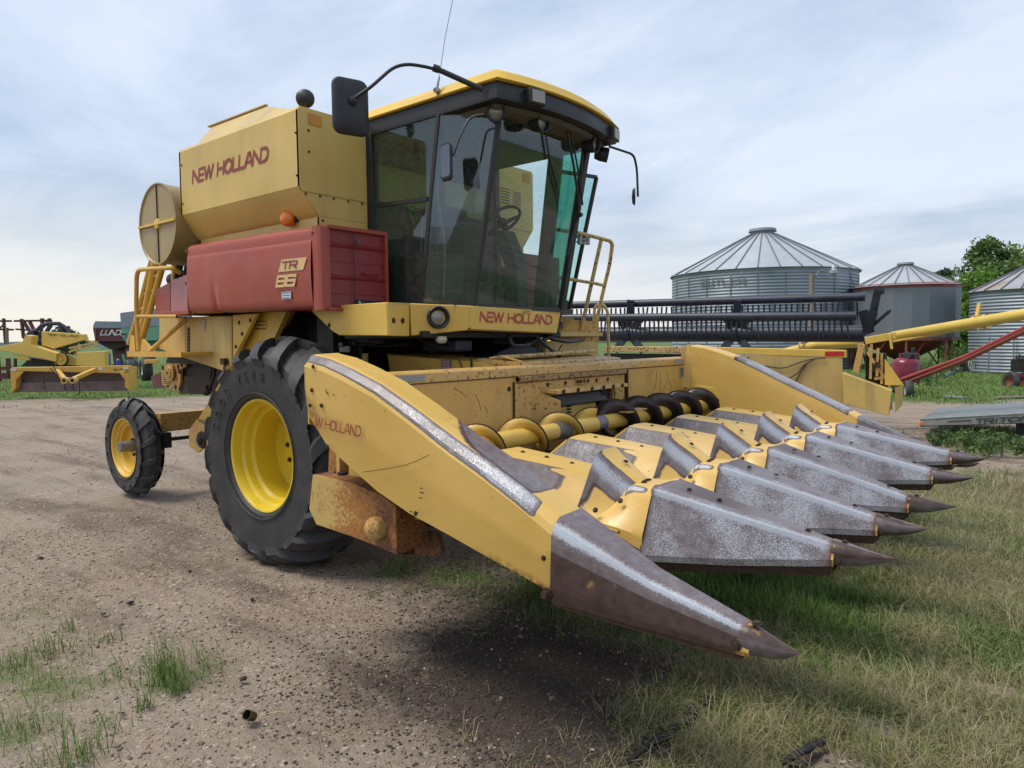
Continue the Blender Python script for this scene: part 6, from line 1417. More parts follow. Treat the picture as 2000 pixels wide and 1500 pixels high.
mb = MB(); A = [PH(1748, 758, -.5), PH(1765, 752, -.4), PH(1762, 792, -.4), PH(1748, 806, -.5)]; mb.prism(A, hn*.05); mb.build('end_shield', M['yel_dirty'], gh)
mb = MB(); mb.prism([PH(1728, 700, -.2), PH(1765, 752, -.2), PH(1728, 752, -.2)], hn*.03); mb.build('gusset', M['yel'], gh)
mb = MB(); mb.bar(PH(1690, 666, -.1), PH(1750, 655, -.1), .16, .12); mb.build('bracket', M['yel'], gh, bevel=.01); mb = MB(); mb.bar(PH(1738, 652, -.2), PH(1742, 682, -.2), .10, .04); mb.build('bracket', M['yel'], gh, bevel=.01)
mb = MB(); mb.bar(PH(1684, 672, -.1), PH(1672, 728, -.1), .14, .10); mb.build('end_post', M['yel_rusty'], gh, bevel=.01)
for (a, b_, w) in (((1694, 688), (1726, 735), .05), ((1715, 680), (1713, 735), .08), ((1702, 672), (1700, 740), .05), ((1722, 690), (1722, 750), .04), ((1735, 735), (1741, 800), .06), ((1708, 740), (1738, 735), .05)): mb = MB(); mb.bar(PH(*a, -.15), PH(*b_, -.15), w, .04); mb.build('linkage_bar', M['yel_rusty'], gh)
mb = MB(); mb.prism([PH(1690, 690), PH(1730, 690), PH(1740, 770), PH(1690, 770)], hn*.3); mb.build('gear_casing', M['dark'], gh, bevel=.02)
mb = MB(); mb.lathe([(0, .13), (-.06, .13), (-.06, .05), (-.12, .05), (-.12, .0001)], PH(1714, 712, -.1), hn, 18); mb.build('pulley', M['bolt'], gh)
for pth in (((1465, 712), (1500, 716), (1530, 720), (1560, 708), (1590, 700), (1612, 699)), ((1535, 742), (1560, 728), (1570, 712), (1590, 702)), ((1553, 748), (1562, 730), (1575, 712)), ((1460, 697), (1470, 712), (1500, 720)), ((1690, 696), (1710, 692), (1732, 700))):
    mb = MB(); mb.tube(bend([PH(u, v, -.03) for u, v in pth], .15), .012, 6); mb.build('cable', M['cable'], gh)
# reel
RO = 1.25
rl = MB(); rl.tube([PH(1150, 653, RO), PH(1698, 652, RO)], .155, 24); rt_ = rl.build('reel_tube', M['black_metal'], gh, smooth=40)
def batbar(a, b_, off, r, name='reel_bat'):
    mb = MB(); mb.tube([PH(*a, off), PH(*b_, off)], r, 12); return mb.build(name, M['black_metal'], gh, smooth=40)
b1_ = batbar((1085, 597), (1690, 580), RO, .080); b2_ = batbar((1085, 621), (1672, 617), RO-.45, .080)
tine = MB(); tine.tube([(0, 0, 0), (0, 0, -.14), (.0, .01, -.33)], [.021, .020, .007], 5); tme = tine.build('reel_tine', M['black_metal'], None); tm_ = tme.data; bpy.data.objects.remove(tme)
def tines(a, b_, off, n, par):
    p, q = PH(*a, off), PH(*b_, off); L0 = Vector(gh.location)
    for i in range(n):
        o = bpy.data.objects.new('reel_tine', tm_); COL.objects.link(o); o.parent = par; o.location = p.lerp(q, (i+.5)/n)-L0-Z_*.05; o.rotation_euler = (rng.normal(0, .05), rng.normal(0, .06), 0)
tines((1090, 600), (1680, 585), RO, 60, b1_); tines((1090, 624), (1660, 620), RO-.45, 60, b2_)
for (uc, par) in ((1100, 0), (1228, 0), (1437, 0)):
    mb = MB(); cc_ = PH(uc, 652, RO-.02)
    for du, dv in ((-28, 34), (28, 34), (4, -66), (-20, -34), (26, -32)): mb.bar(cc_, PH(uc+du, 652+dv, RO-.2), .15, .04, up=hn)
    mb.lathe([(-.05, .17), (.05, .17)], cc_, hd_, 14); mb.build('reel_spider', M['black_metal'], gh)
mb = MB(); 
for a, b_, w in (((1697, 650), (1715, 566), .13), ((1690, 660), (1706, 608), .16), ((1697, 650), (1685, 606), .16), ((1700, 640), (1737, 608), .06), ((1712, 630), (1740, 606), .04), ((1697, 650), (1706, 664), .2)): mb.bar(PH(*a, RO-.1), PH(*b_, RO-.25), w, .05, up=hn)
mb.obox(PH(1718, 568, RO-.2), hd_, hn, Z_, .08, .05, .06); mb.build('reel_end_plate', M['black_metal'], gh)

# ---- augers
ya = thing('grain_auger', 'long yellow tube auger sloping up to the right over the grain header end', 'auger', tuple(D(1530, 686, 15.6)))
mb = MB(); mb.tube([D(1528, 690, 15.6), D(1600, 673, 15.2), D(1680, 669, 14.2)], .10, 16); mb.build('inlet_tube', M['yel_bright'] if 0 else paint('auger_yellow_paint', (.62, .44, .08), .15, .2), ya, smooth=40)
mb = MB(); mb.tube([D(1745, 657, 13.3), D(2060, 604, 10.8)], .092, 20); tb_ = mb.build('auger_tube', paint('auger_yellow_paint2', (.62, .44, .08), .12, .2), ya, smooth=40)
for u, v, w in ((1905, 632, 12.0), (1926, 628, 11.85), (1570, 676, 15.3)): mb = MB(); mb.lathe([(-.03, .125), (.03, .125)], D(u, v, w), D(2060, 604, 10.8)-D(1745, 657, 13.3), 20); mb.build('tube_clamp', M['yel_rusty'], tb_)
mb = MB(); mb.bar(D(1905, 632, 12.0), D(1913, 592, 12.0), .06, .03); mb.build('clamp_tab', M['yel'], tb_); mb = MB(); mb.tube([D(1745, 667, 13.2), D(1960, 630, 11.6)], .02); mb.build('truss_rod', M['yel'], ya)
ra = thing('red_auger', 'pair of thin red auger tubes rising to the right above the grass', 'auger', tuple(D(1766, 744, 21)))
for dv in (0, 8): mb = MB(); mb.tube([D(1762+dv*.3, 741+dv, 21), D(1885, 697+dv*.75, 18.5), D(2060, 613+dv*.8, 16)], .06, 12); mb.build('auger_tube', M['red_rust'] if dv else paint('red_auger_paint', (.30, .035, .03), .2, .2), ra, smooth=40)
mb = MB(); mb.tube([D(1790, 752, 20.6), D(1860, 640, 19)], .012); mb.build('lift_cable', M['cable'], ra)
whl = MB(); wc = D(1774, 762, 20.6); whl.lathe([(-.09, .17), (-.10, .27), (-.05, .29), (.05, .29), (.10, .27), (.09, .17)], wc, Vector((.9, .35, 0)), 26, close=True); wo_ = whl.build('tyre', M['tyre_old'], ra, smooth=40)
mb = MB(); mb.lathe([(-.08, .17), (-.02, .05), (-.02, .0001)], wc, Vector((.9, .35, 0)), 20); mb.build('rim', M['alu'], ra)
# red fuel tank with engine
tk = thing('red_engine_tank', 'round shouldered red tank with small black engine on top beside the red auger', 'tank', tuple(D(1770, 745, 22)))
tc_ = D(1769, 718, 22); mb = MB(); mb.lathe([(-.45, .0001), (-.45, .38), (.12, .40), (.22, .36), (.30, .22), (.33, .12), (.33, .0001)], tc_, Z_, 24); mb.build('tank_body', simple('glossy_red_tank', (.17, .012, .025), .3), tk, smooth=40)
mb = MB(); q = D(1776, 697, 22); mb.box(q-Vector((.2, .2, .15)), q+Vector((.2, .2, .12))); mb.cyl(q, q+Vector((.0, -.3, .05)), .12, seg=10); mb.cyl(q+Vector((.1, 0, .1)), q+Vector((.1, 0, .28)), .06, seg=8); mb.build('engine', M['black'], tk, bevel=.02)
for a in ((1758, 700), (1794, 700)): mb = MB(); mb.bar(D(a[0], 690, 22), D(a[0], 748, 22), .05); mb.build('tank_frame', M['red_rust'], tk)
# small transport auger lying in the grass, handwheel up
sa = thing('drive_motor', 'black motor with spoked handwheel on a grey tube lying in grass near the right bin', 'motor', tuple(D(1880, 730, 27)))
mb = MB(); mb.tube([D(1845, 735, 26), D(1880, 718, 26.5)], .08); mb.build('grey_tube', M['steelgrey'], sa); mb = MB(); q = D(1884, 712, 26.5); mb.cyl(q-_r*.25, q+_r*.15, .14, seg=14); mb.box(q-Vector((.15, .15, .25)), q+Vector((.15, .15, .1))); mb.build('motor_housing', M['dark'], sa, bevel=.02)
q = D(1896, 713, 26.3); mb = MB(); e_a, e_b = (_r*.8+_f*.6).normalized(), _u.copy(); mb.tube([q+(e_a*math.cos(t)+e_b*math.sin(t))*.20 for t in [2*math.pi*i/24 for i in range(24)]], .018, 6, closed=True)
for t in (0, 1.05, 2.1): mb.tube([q-(e_a*math.cos(t)+e_b*math.sin(t))*.2, q+(e_a*math.cos(t)+e_b*math.sin(t))*.2], .012, 5)
mb.build('handwheel', M['alu'], sa)
# red tractor front at the right edge
tr = thing('old_tractor', 'rusty old tractor front end with dark narrow wheels at the right picture edge', 'tractor', tuple(D(1990, 760, 24)))
for u, s_ in ((1975, .34), (2004, .34)):
    mb = MB(); q = D(u, 745, 24); mb.lathe([(-.08, s_*.55), (-.09, s_*.9), (-.04, s_), (.04, s_), (.09, s_*.9), (.08, s_*.55)], q, Vector((.75, .65, 0)), 24, close=True); mb.build('tyre', M['tyre_old'], tr, smooth=40); mb = MB(); mb.lathe([(-.05, s_*.56), (.0, .05), (.0, .0001)], q, Vector((.75, .65, 0)), 16); mb.build('rim', M['red_rust'], tr)
mb = MB(); mb.bar(D(1972, 735, 24), D(2030, 733, 24), .12); mb.build('axle', M['red_rust'], tr); mb = MB(); q = D(2000, 712, 24.5); mb.box(q-Vector((.35, .35, .25)), q+Vector((.45, .4, .2)))
for k in range(5): mb.cyl(D(1984+6*k, 705, 24), D(1986+6*k, 694-2*(k % 2), 24), .04, seg=6)
mb.build('engine', M['dark'], tr, bevel=.03)
# aluminium trailer bed
tp_ = thing('tilt_trailer_bed', 'grey aluminium tilting trailer bed with amber side lamp resting above the grass', 'trailer', tuple(D(1797, 830, 12.6)))
a0_, a1_ = D(1797, 818, 12.6), D(2060, 803, 10.6); up_ = Z_*.17; bk = (D(1830, 806, 14.2)-a0_); bk.z = 0
mb = MB(); mb.prism([a0_, a1_, a1_-up_*1.05, a0_-up_*.72], bk*.03); sr = mb.build('side_rail', simple('dull_grey_rail', (.26, .285, .275), .5, .4), tp_, bevel=.006)
mb = MB(); mb.prism([a0_-Z_*.035, a1_-Z_*.035, a1_+bk*1.1, a0_+bk*1.1], Z_*.02); mb.build('deck', simple('weathered_deck', (.15, .17, .17), .6), tp_)
mb = MB(); mb.lathe([(0, .05), (-.02, .05), (-.035, .035), (-.035, .0001)], D(1803, 827, 12.58), bk, 20); mb.build('marker_lamp', M['orange'], tp_, smooth=40)
mb = MB(); mb.bar(D(1797, 833, 12.6), D(2060, 824, 10.6), .03, .012); mb.build('rail_edge', M['dark'], tp_)
mb = MB(); mb.box(D(1984, 828, 11.2)-Vector((.0, 0, .3)), D(2010, 822, 11.1)); mb.build('stand', M['dark'], tp_, bevel=.01)
exx = (a1_-a0_).normalized(); qq = a0_.lerp(a1_, .45)-Z_*.135-bk*.004; lettering('TRITON', qq, exx, Z_, .085, .86, M['ink'], tp_, .22, .22, .35, 'maker_letters', .006)
mb = MB(); mb.obox(a0_.lerp(a1_, .33)-Z_*.07-bk*.005, exx, Z_, bk.normalized(), .20, .006, .002); mb.build('stripe', M['ink'], tp_)
# boards lying about
def lying(name, label, a, b_, w, h, mat, cat='board', z=.03): 
    p, q = G(*a), G(*b_); p.z = q.z = z; mb = MB(); mb.bar(p, q, w, h); o = mb.build(name, mat, None, bevel=.004); return tag(o, label, cat)
lying('grey_board', 'short dark weathered board lying on gravel beyond the far snout tips', (1828, 857), (1872, 856), .14, .05, M['wood'])
lying('pale_plank', 'pale plank lying on gravel near the far grass edge', (1846, 776), (1888, 779), .12, .05, M['alu'])
lying('dark_plank', 'thin dark plank lying on gravel at right edge beyond the trailer', (1945, 779), (2005, 777), .15, .04, M['wood'])

# ================================================================== LEFT BACKGROUND
# yellow box scraper
bs0, bs1 = D(20, 766, 23.2), D(254, 764, 23.6)
bsx = thing('box_scraper', 'wide orange yellow box blade scraper with rusty blade standing on the gravel edge', 'box scraper', (bs0.x, bs0.y, 0)); bdir = (bs1-bs0); bdir.z = 0; Lb = bdir.length; bdir.normalize(); bnn = Vector((-bdir.y, bdir.x, 0))
if bnn.dot(Vector((FW[0], FW[1], 0))) < 0: bnn = -bnn
def PB(u, v, off=0.):
    d = _ray(u, v); o = bs0+bnn*off; t = (o-Vector(CAM)).dot(bnn)/d.dot(bnn); return Vector(CAM)+d*t
def pl(name, uv, off, mat, th=.06, par=bsx, bev=.01, f=PB, nn=bnn): mb = MB(); mb.prism([f(u, v, off) for u, v in uv], nn*th); return mb.build(name, mat, par, bevel=bev)
pl('top_beam', ((21, 718), (252, 714), (252, 729), (21, 724)), 0, M['yel_orange'], .25)
pl('back_plate', ((28, 724), (245, 729), (245, 750), (28, 752)), .30, simple('brown_worn_blade', (.085, .055, .045), .6, vary=.4), .04)
pl('blade', ((28, 748), (245, 745), (252, 763), (24, 766)), .22, simple('rusty_blade_edge', (.17, .12, .11), .5, .3, vary=.4, sc=3), .05)
pl('end_plate', ((20, 720), (31, 722), (31, 758), (22, 768)), 0, M['yel_orange'], .6); pl('end_plate', ((243, 717), (253, 716), (253, 763), (244, 756)), 0, M['yel_orange'], .6)
pl('gusset', ((31, 726), (46, 726), (31, 742)), -.02, M['yel_orange']); pl('gusset', ((232, 726), (243, 726), (243, 742)), -.02, M['yel_orange'])
mb = MB(); mb.bar(PB(140, 742, -.9), PB(185, 722, .0), .14, .12); mb.build('drawbar_arm', M['yel_orange'], bsx, bevel=.01); mb = MB(); mb.bar(PB(128, 743, -.9), PB(112, 724, .0), .12, .12); mb.build('drawbar_arm', M['yel_orange'], bsx, bevel=.01)
for u in (128, 144): mb = MB(); mb.lathe([(-.1, .06), (-.1, .10), (.1, .10), (.1, .06)], PB(u, 743, -1.0), bnn, 14); mb.build('hitch_eye', M['yel_dirty'], bsx); mb = MB(); mb.tube(bend([PB(u, 746, -1.0), PB(u-2, 756, -1.05), PB(u+2, 764, -1.0)], .05), .02, 6); mb.build('hanging_chain', M['rod'], bsx)
for pth in (((98, 718), (110, 735), (125, 730), (140, 740)), ((105, 716), (118, 742), (112, 747)), ((96, 724), (96, 735), (108, 733)), ((84, 728), (86, 745), (88, 760)), ((150, 742), (156, 752), (155, 768), (148, 772))): mb = MB(); mb.tube(bend([PB(u, v, -.4) for u, v in pth], .1), .015, 6); mb.build('hose', M['rod'], bsx)
lq = PB(222, 724.5, -.01); lettering('10 F', lq-bdir*.0, bdir, Z_, .075, .26, M['ink'], bsx, .2, .2, 0, 'size_letters', .006)
mb = MB(); mb.obox(PB(196, 720, -.005), bdir, Z_, bnn, .06, .04, .003); mb.build('white_sticker', M['white'], bsx); mb = MB(); mb.obox(PB(26, 722, -.005), bdir, Z_, bnn, .09, .03, .003); mb.build('white_sticker', M['white'], bsx); mb = MB(); mb.obox(PB(246, 719, -.005), bdir, Z_, bnn, .08, .03, .003); mb.build('white_sticker', M['white'], bsx)
# older corn or bean header with black reel behind it
h0 = D(0, 740, 28); fh2 = thing('flex_header', 'yellow header with black reel and long nose standing behind the box scraper', 'grain header', (h0.x, h0.y, 0))
def PF(u, v, off=0.):
    w = 27.0+off; return D(u, v, w)
nf = Vector((FW[0], FW[1], 0))
def pf(name, uv, off, mat, th=.1, par=fh2, bev=.015): mb = MB(); mb.prism([PF(u, v, off) for u, v in uv], nf*th); return mb.build(name, mat, par, bevel=bev)
nose = pf('divider_nose', ((-30, 684), (0, 677), (43, 668), (50, 654), (62, 656), (60, 673), (110, 690), (109, 707), (80, 700), (55, 695), (0, 684)), 0, M['yel'], .4)
pf('nose_underside', ((26, 692), (56, 697), (58, 704), (34, 702)), .05, M['yel'], .1)
up = pf('side_shield', ((81, 647), (166, 653), (168, 663), (104, 681), (81, 674)), .3, M['yel'], .15)
lettering('NEW HOLLAND', PF(94, 655.5, .28), (PF(158, 660, .28)-PF(94, 656, .28)), Z_, .09, 1.16, M['bolt'], up, .12, .16, .1, 'lettering', .01)
pf('rear_shield', ((150, 688), (204, 686), (205, 714), (148, 714)), .2, M['yel'], .3); pf('middle_plate', ((108, 690), (135, 692), (150, 700), (148, 714), (106, 712)), .4, M['yel_dirty'], .1)
mb = MB(); mb.lathe([(-.06, .21), (-.02, .22), (.02, .15), (.02, .06), (-.04, .05), (-.04, .0001)], PF(120, 702, .1), nf, 26); mb.build('pulley', M['yel'], fh2, smooth=40)
mb = MB(); mb.lathe([(.0, .27), (.0, .0001)], PF(120, 702, .25), nf, 20); mb.build('pulley_recess', M['dark'], fh2)
for a, b_ in (((135, 680), (190, 668)), ((140, 685), (192, 673)), ((135, 688), (160, 676)), ((150, 690), (155, 672)), ((168, 664), (190, 672))): mb = MB(); mb.bar(PF(*a, .3), PF(*b_, .3), .07); mb.build('linkage_bar', M['yel_dirty'], fh2)
pf('frame_shadow', ((58, 698), (150, 712), (150, 716), (40, 716)), .5, M['dark'], .2)  # dark slab in place of the shade beneath the header
pts = [(48, 660), (60, 648), (72, 645), (82, 635), (98, 632), (116, 632), (124, 637), (136, 651)]
mb = MB(); mb.tube([PF(u, v, .8) for u, v in pts], .075, 8)
for a, b_ in (((66, 646), (72, 682)), ((60, 650), (104, 684)), ((50, 660), (66, 678)), ((82, 635), (80, 650)), ((100, 633), (90, 650)), ((116, 633), (126, 650)), ((60, 665), (100, 683)), ((48, 658), (60, 676))): mb.bar(PF(*a, .8), PF(*b_, .8), .16, .1)
mb.build('reel', M['black_metal'], fh2); mb = MB(); mb.prism([PF(u, v, .85) for u, v in ((62, 652), (80, 646), (80, 676), (104, 684), (70, 676), (60, 664))], nf*.3); mb.build('reel_side', M['black_metal'], fh2)
# red cultivator with harrow frame
cu = thing('cultivator', 'dark red folding cultivator frame with crossbars standing far left behind the yellow header', 'cultivator', tuple(D(20, 735, 36)))
def PC(u, v, w=34): return D(u, v, w)
for a, b_, w in (((-10, 627), (22, 627), .09), ((-10, 643), (26, 644), .09), ((28, 627), (101, 626), .09), ((31, 643), (60, 645), .08), ((7, 622), (11, 672), .12), ((42, 623), (46, 660), .12), ((45, 626), (60, 650), .12), ((57, 626), (68, 648), .12), ((82, 622), (84, 640), .14), ((96, 622), (99, 640), .12), ((-5, 645), (8, 633), .06), ((90, 628), (100, 640), .06), ((-10, 734), (20, 734), .28), ((16, 700), (18, 740), .2), ((30, 700), (30, 735), .1), ((-6, 690), (-2, 745), .2), ((2, 720), (22, 718), .15)):
    mb = MB(); mb.bar(PC(*a), PC(*b_), w); mb.build('frame_bar', M['maroon'] if w > .11 else M['bolt'], cu)
mb = MB(); mb.bar(PC(13, 640), PC(14, 672), .12); mb.build('timber_post', M['wood'], cu)
# grain wagons
lw_ = thing('red_gravity_wagon', 'dark red gravity wagon with grey topped box behind the yellow machinery', 'grain wagon', tuple(D(205, 735, 40)))
def PW(u, v, w): return D(u, v, w)
def pw(name, uv, w, mat, th, par, bev=.02): mb = MB(); mb.prism([PW(u, v, w) for u, v in uv], nf*th); return mb.build(name, mat, par, bevel=bev)
wb = pw('box', ((181, 641), (245, 640), (245, 667), (186, 667)), 36, M['maroon'], 2.6, lw_); pw('grey_topboards', ((182, 634), (186, 627), (245, 628), (245, 641), (181, 641)), 35.98, M['grey_sheet'], 2.6, lw_)
pw('hopper', ((187, 667), (245, 667), (245, 676), (222, 684), (214, 682)), 36.3, simple('shadowed_hopper_steel', (.03, .012, .012), .6), 1.8, lw_); pw('chute', ((218, 680), (245, 678), (246, 712), (222, 712)), 36.8, M['maroon'], 1.2, lw_)  # shade below the box put into a darker hopper colour
lettering('LUNDELL', PW(196, 655, 35.95), _r, Z_, .28, 1.66, M['white'], wb, .15, .16, .5, 'maker_letters', .02)
pw('chassis', ((220, 711), (262, 711), (262, 717), (220, 717)), 36.5, M['maroon'], 1.6, lw_); pw('box_side_post', ((185, 641), (187, 641), (187, 667), (185, 667)), 35.9, M['red_rust'], .05, lw_)
gw_ = thing('green_gravity_wagon', 'green grain wagon with grey sheet metal sides and black tyres behind the rear ladder', 'grain wagon', tuple(D(270, 745, 30)))
gb = pw('box', ((236, 640), (320, 630), (320, 664), (245, 668), (236, 655)), 30, M['green'], 2.2, gw_); pw('grey_sides', ((234, 611), (300, 602), (330, 606), (330, 636), (236, 641)), 29.98, M['grey_sheet'], 2.2, gw_)
pw('hopper', ((245, 667), (320, 663), (300, 690), (268, 692)), 30.4, M['green'], 1.5, gw_); decal(PW(242, 653, 29.9), _r, Z_, .17, .2, M['ink'], gw_, M['white'], 2, 'maker_plate', lift=.02)
for u, r_, n_ in ((256, 20, 0), (285, 22, 1)):
    q = PW(u, 722, 29.2-n_*.6); mb = MB(); R_ = r_/FPX*29; ax_ = (nf*.6+_r*.8); ax_.z = 0; mb.lathe([(-.16, R_*.5), (-.19, R_*.85), (-.12, R_), (.12, R_), (.19, R_*.85), (.16, R_*.5)], q, ax_, 30, close=True); w_ = mb.build('tyre', M['tyre'], gw_, smooth=40)
    mb = MB(); mb.lathe([(-.15, R_*.52), (-.04, R_*.4), (-.05, .1), (-.08, .0001)], q, ax_*(-1 if 0 else 1), 22); mb.build('rim', M['white'], w_)
mb = MB()
for a, b_ in (((240, 692), (246, 715)), ((262, 694), (270, 712)), ((276, 690), (290, 712)), ((250, 690), (300, 690))): mb.bar(PW(*a, 29.5), PW(*b_, 29.5), .08)
mb.build('chassis_frame', M['green'], gw_)
pw('orange_beam', ((281, 703), (305, 702), (305, 709), (281, 711)), 28, M['yel_orange'], .3, gw_)
# blue barrels and small red engine between the wagons
for u, w_, lab in ((210, 6, 'blue plastic barrel beside the yellow rear shield and red wagon'), (231, 3.2, 'small blue drum beside the red wagon chute')):
    q = PW(u, 714, 33); hgt = (26 if u == 210 else 12)/FPX*33; R_ = w_/FPX*33; t = thing('blue_barrel', lab, 'barrel', tuple(q)); mb = MB(); mb.lathe([(0, .0001), (0, R_), (hgt*.3, R_*1.03), (hgt*.7, R_*1.03), (hgt*.92, R_*.95), (hgt, R_*.6), (hgt, .0001)], q, Z_, 16); mb.build('barrel_body', M['blue'], t, smooth=40)
    mb = MB(); mb.lathe([(hgt*.95, R_*.65), (hgt*1.1, R_*.5), (hgt*1.1, .0001)], q, Z_, 12); mb.build('barrel_cap', M['white'], t)
q = PW(292, 698, 29.3); t = thing('red_engine', 'tiny red and black engine on the frame beside the green wagon wheel', 'engine', tuple(q)); mb = MB(); mb.box(q-Vector((.18, .18, .12)), q+Vector((.18, .18, .12))); mb.build('engine_block', M['red_rust'], t, bevel=.03); mb = MB(); mb.cyl(q+Vector((0, 0, .1)), q+Vector((0, 0, .3)), .08, seg=10); mb.build('air_filter', M['black'], t)

# ================================================================== TREES
def leaf_mat(name, a, b_, c):
    m, nt, b = shade_mat(name, [(0, a), (.5, b_), (1, c)], .7); o_ = [n for n in nt.nodes if n.bl_idname == 'ShaderNodeOutputMaterial'][0]; r_ = [n for n in nt.nodes if n.bl_idname == 'ShaderNodeValToRGB'][0]
    tl = N(nt, 'ShaderNodeBsdfTranslucent'); LK(nt, r_, 0, tl, 0); mx = N(nt, 'ShaderNodeMixShader', inp={0: .25}); LK(nt, b, 0, mx, 1); LK(nt, tl, 0, mx, 2); LK(nt, mx, 0, o_, 0); return m
LM = {'dark': leaf_mat('dark_leaves', (.045, .085, .025), (.085, .15, .038), (.14, .22, .06)), 'light': leaf_mat('light_green_leaves', (.08, .16, .025), (.15, .28, .04), (.21, .35, .07)), 'grey': leaf_mat('grey_green_leaves', (.035, .055, .035), (.065, .095, .055), (.10, .13, .08)), 'bush': leaf_mat('bush_leaves', (.035, .07, .018), (.07, .13, .03), (.11, .18, .05))}
def tree(label, base, h, rad_, kind, n=2600, leaf=.22, trunk=.12, crown0=.25, clumps=26, squash=1.0, group=None, cat='tree', name='tree', seed=0, bare=0):
    r = np.random.default_rng(seed+100); base = Vector(base); t = thing(name, label, cat, tuple(base), 0, group)
    mb = MB(); top = base+Z_*h*.8; mid = base+Z_*h*.4+Vector((r.normal(0, .03)*h, r.normal(0, .03)*h, 0)); mb.tube([base-Z_*.1, mid, top], [trunk, trunk*.7, trunk*.2], 8)
    cs = []
    for k in range(clumps):
        f = crown0+(1-crown0)*r.random(); a = r.random()*6.283; prof = math.sin(math.pi*min(1, (f-crown0)/(1-crown0)*.85+.12))**.6; rr = rad_*prof*(.35+.65*r.random()**.5)
        cpos = base+Vector((math.cos(a)*rr, math.sin(a)*rr*squash, h*f)); cs.append((cpos, rad_*(.24+.26*r.random())))
        if k % 2 == 0 or bare: mb.tube([mid.lerp(top, max(0, f-.45)), (mid.lerp(top, max(0, f-.45))+cpos)/2+Z_*.1*rad_, cpos], [trunk*.35, trunk*.2, trunk*.06], 5)
    mb.build('trunk', M['bark'], t, smooth=60)
    m_ = n//clumps; V = []; sh = []
    for cpos, cr in cs:
        d = r.normal(0, 1, (m_, 3)); d /= np.linalg.norm(d, axis=1)[:, None]; p = np.array(cpos)+d*cr*(.45+.6*r.random((m_, 1)))*np.array([1, 1, .75])
        a = r.normal(0, 1, (m_, 3)); a /= np.linalg.norm(a, axis=1)[:, None]; b = np.cross(a, r.normal(0, 1, (m_, 3))); b /= np.linalg.norm(b, axis=1)[:, None]; s = leaf*(.5+.8*r.random((m_, 1)))
        V.append(np.stack([p-a*s, p-b*s*.45, p+a*s, p+b*s*.45], 1)); sh.append(np.repeat(np.clip(.5+.25*r.normal()+.2*r.normal(0, 1, m_), 0, 1), 4))
    V = np.concatenate(V).reshape(-1, 3)-np.array(base); F = np.arange(len(V)).reshape(-1, 4); o = np_mesh('crown', V, F, LM[kind], {'shade': np.concatenate(sh)}); o.parent = t
    return t
def gd(u, w): q = D(u, 700, w); q.z = 0; return q
TG = 'trees behind the grain bins'
tree('dark round topped tree, tallest of the trees behind the right bins', gd(1936, 62), 9.4, 3.0, 'dark', 13000, .20, .25, .15, 60, group=TG, seed=1)
tree('dark tree at the right picture edge above the rust stained bin roof', gd(1990, 64), 9.0, 3.3, 'light', 13000, .20, .25, .1, 60, group=TG, seed=2)
tree('bright green tree below the tall dark tree, left of the rusty bin roof', gd(1900, 56), 6.6, 2.4, 'light', 13000, .17, .18, .0, 60, group=TG, seed=3)
tree('low bright green tree just right of the hopper bin', gd(1878, 50), 5.0, 1.5, 'light', 8000, .15, .15, .1, 30, group=TG, seed=4)
tree('dense leafy tree filling the gap between hopper bin and rusty roofed bin', gd(1886, 44), 3.6, 1.6, 'light', 9000, .13, .12, .0, 34, group=TG, seed=5)
tree('light green tree at the far right behind the bin', gd(2030, 56), 6.6, 2.4, 'light', 4000, .24, .2, .1, 34, group=TG, seed=6)
tree('slim grey green poplar, taller of the two above the hopper bin roof', gd(1838, 72), 8.3, 1.25, 'grey', 2600, .20, .10, .35, 30, group=TG, seed=7, bare=1)
tree('small thin poplar left of the taller poplar above the hopper bin', gd(1807, 74), 7.6, .8, 'grey', 1100, .18, .07, .5, 16, group=TG, seed=8, bare=1)
tree('nearly bare thin tree poking above the dark tree at its left', gd(1912, 66), 8.9, .8, 'grey', 220, .12, .05, .5, 18, group=TG, seed=9, bare=1)
BG_ = 'small trees on the far left skyline'
tree('small round grey green tree behind the black reel on the left', gd(122, 110), 4.8, 1.6, 'grey', 1500, .3, .1, .2, 20, group=BG_, seed=11)
tree('low bushy tree between the yellow header and the red wagon', gd(150, 130), 3.6, 2.2, 'grey', 1500, .3, .1, .1, 20, group=BG_, seed=12)
for i, (u, w, h, rr, lab) in enumerate(((1738, 21.5, .6, .4, 'weedy bush in front of the red tank'), (1830, 25, .95, .7, 'tall green weeds below the hopper bin legs'), (1865, 29, 1.1, .7, 'green weeds beside the motor in the grass'), (1868, 11.2, .24, .35, 'clump of dark green weeds left under the trailer bed'), (1912, 10.6, .24, .4, 'clump of dark green weeds in the middle below the trailer bed'), (1962, 10.1, .26, .4, 'clump of dark green weeds beside the trailer stand'))):
    tree(lab, gd(u, w), h, rr, 'bush', 900 if w > 15 else 300, .05, .01, .0, 20 if w > 15 else 12, group='weed clumps', cat='weeds', name='weed_clump', seed=30+i)

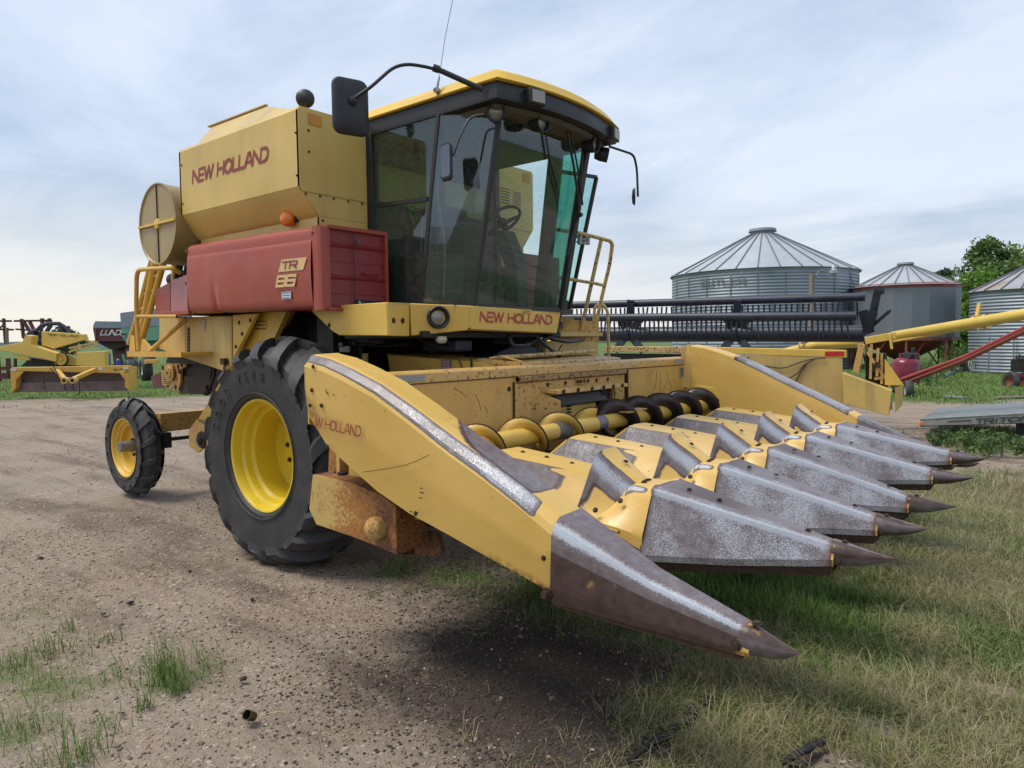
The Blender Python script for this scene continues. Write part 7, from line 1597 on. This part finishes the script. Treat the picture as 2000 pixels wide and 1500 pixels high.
# ================================================================== SMALL THINGS ON THE GROUND
p = G(488, 1408); mb = MB(); e = Vector((.3, -.7, .55)).normalized(); c = p+Z_*.025; mb.lathe([(-.03, .0001), (-.03, .021), (.025, .023), (.025, .020), (-.02, .019)], c, e, 20); o = mb.build('rusty_tin_cup', simple('brass_brown_tin', (.10, .075, .035), .4, .6, vary=.3), None, smooth=40); tag(o, 'small rusty tin cup lying tilted on bare soil in the foreground', 'tin cup')
mb = MB(); a = G(508, 1402); mb.tube([a+Z_*.01, G(540, 1400)+Z_*.025, G(562, 1396)+Z_*.012], .0018, 5); o = mb.build('straw_stalk', M['logo_y'], None); tag(o, 'pale straw stalk lying beside the tin cup', 'straw')
hz_ = [G(1530, 1505), G(1560, 1487), G(1585, 1475), G(1608, 1462)]; mb = MB(); mb.tube([q+Z_*.035 for q in bend(hz_, .05)], .016, 12); o = mb.build('rubber_hose', simple('black_rubber_hose', (.012, .011, .011), .6, vary=.4), None, smooth=50); tag(o, 'thick black rubber hose end lying in dry grass at the bottom edge', 'hose')
mb = MB(); mb.tube([G(1545, 1508)+Z_*.02, G(1572, 1496)+Z_*.02, G(1590, 1480)+Z_*.018], .011, 10); o = mb.build('rubber_hose', simple('brown_rubber_hose', (.03, .018, .014), .7), None, smooth=50); tag(o, 'shorter brown hose tucked beside the thick black one at the bottom edge', 'hose')
def crack(pts, w=.02):
    mb = MB(); q = [G(u, v)+Z_*.018 for u, v in pts]; r = random.Random(4); path = bend(q, .05, 4); mb.tube(path, [w*(.5+.8*r.random()) for _ in path], 7); return mb
o = crack(((1228, 1497), (1262, 1465), (1300, 1445), (1330, 1420), (1345, 1415), (1352, 1395), (1388, 1372)), .020).build('buried_bar', M['dark'], None, smooth=60); tag(o, 'crooked dark iron strip half sunk in the black soil in the foreground', 'iron bar')
mb = MB(); mb.tube([G(1818, 1240)+Z_*.02, G(1900, 1262)+Z_*.015, G(1960, 1278)+Z_*.02, G(2010, 1282)+Z_*.02], .0035, 6); o = mb.build('fence_wire', M['bolt'], None); tag(o, 'thin rusty wire lying in the dry grass at the right edge', 'wire')
r = random.Random(5)
for i, (u, v, s_, lab) in enumerate(((202, 1200, .022, 'dark flat stone left of the larger black lump on gravel'), (254, 1179, .026, 'black soil lump on gravel above the tall grass tuft'), (370, 1117, .018, 'dark pebble on gravel left of the big tyre'), (80, 1091, .024, 'dark clod on gravel far left'), (492, 1172, .02, 'black soil lump right of the tall grass tuft'), (474, 1328, .024, 'flat brown bark chip on the soil above the tin cup'), (463, 1094, .014, 'small dark pebble just left of the big tyre foot'))):
    p = G(u, v); bm = bmesh.new(); bmesh.ops.create_icosphere(bm, subdivisions=2, radius=1)
    for vv in bm.verts: vv.co = Vector((vv.co.x*s_*.95, vv.co.y*s_*.65, vv.co.z*s_*.42))*(1+.5*(mnoise.noise(vv.co*2.1+Vector((i*3, 0, 0)))))
    me = bpy.data.meshes.new('soil_lump'); bm.to_mesh(me); bm.free(); me.materials.append(M['dark']); o = bpy.data.objects.new('soil_lump', me); COL.objects.link(o); o.location = (p.x, p.y, s_*.3); o.rotation_euler = (0, 0, i*1.3); tag(o, lab, 'soil lump', 'dark lumps on the gravel')
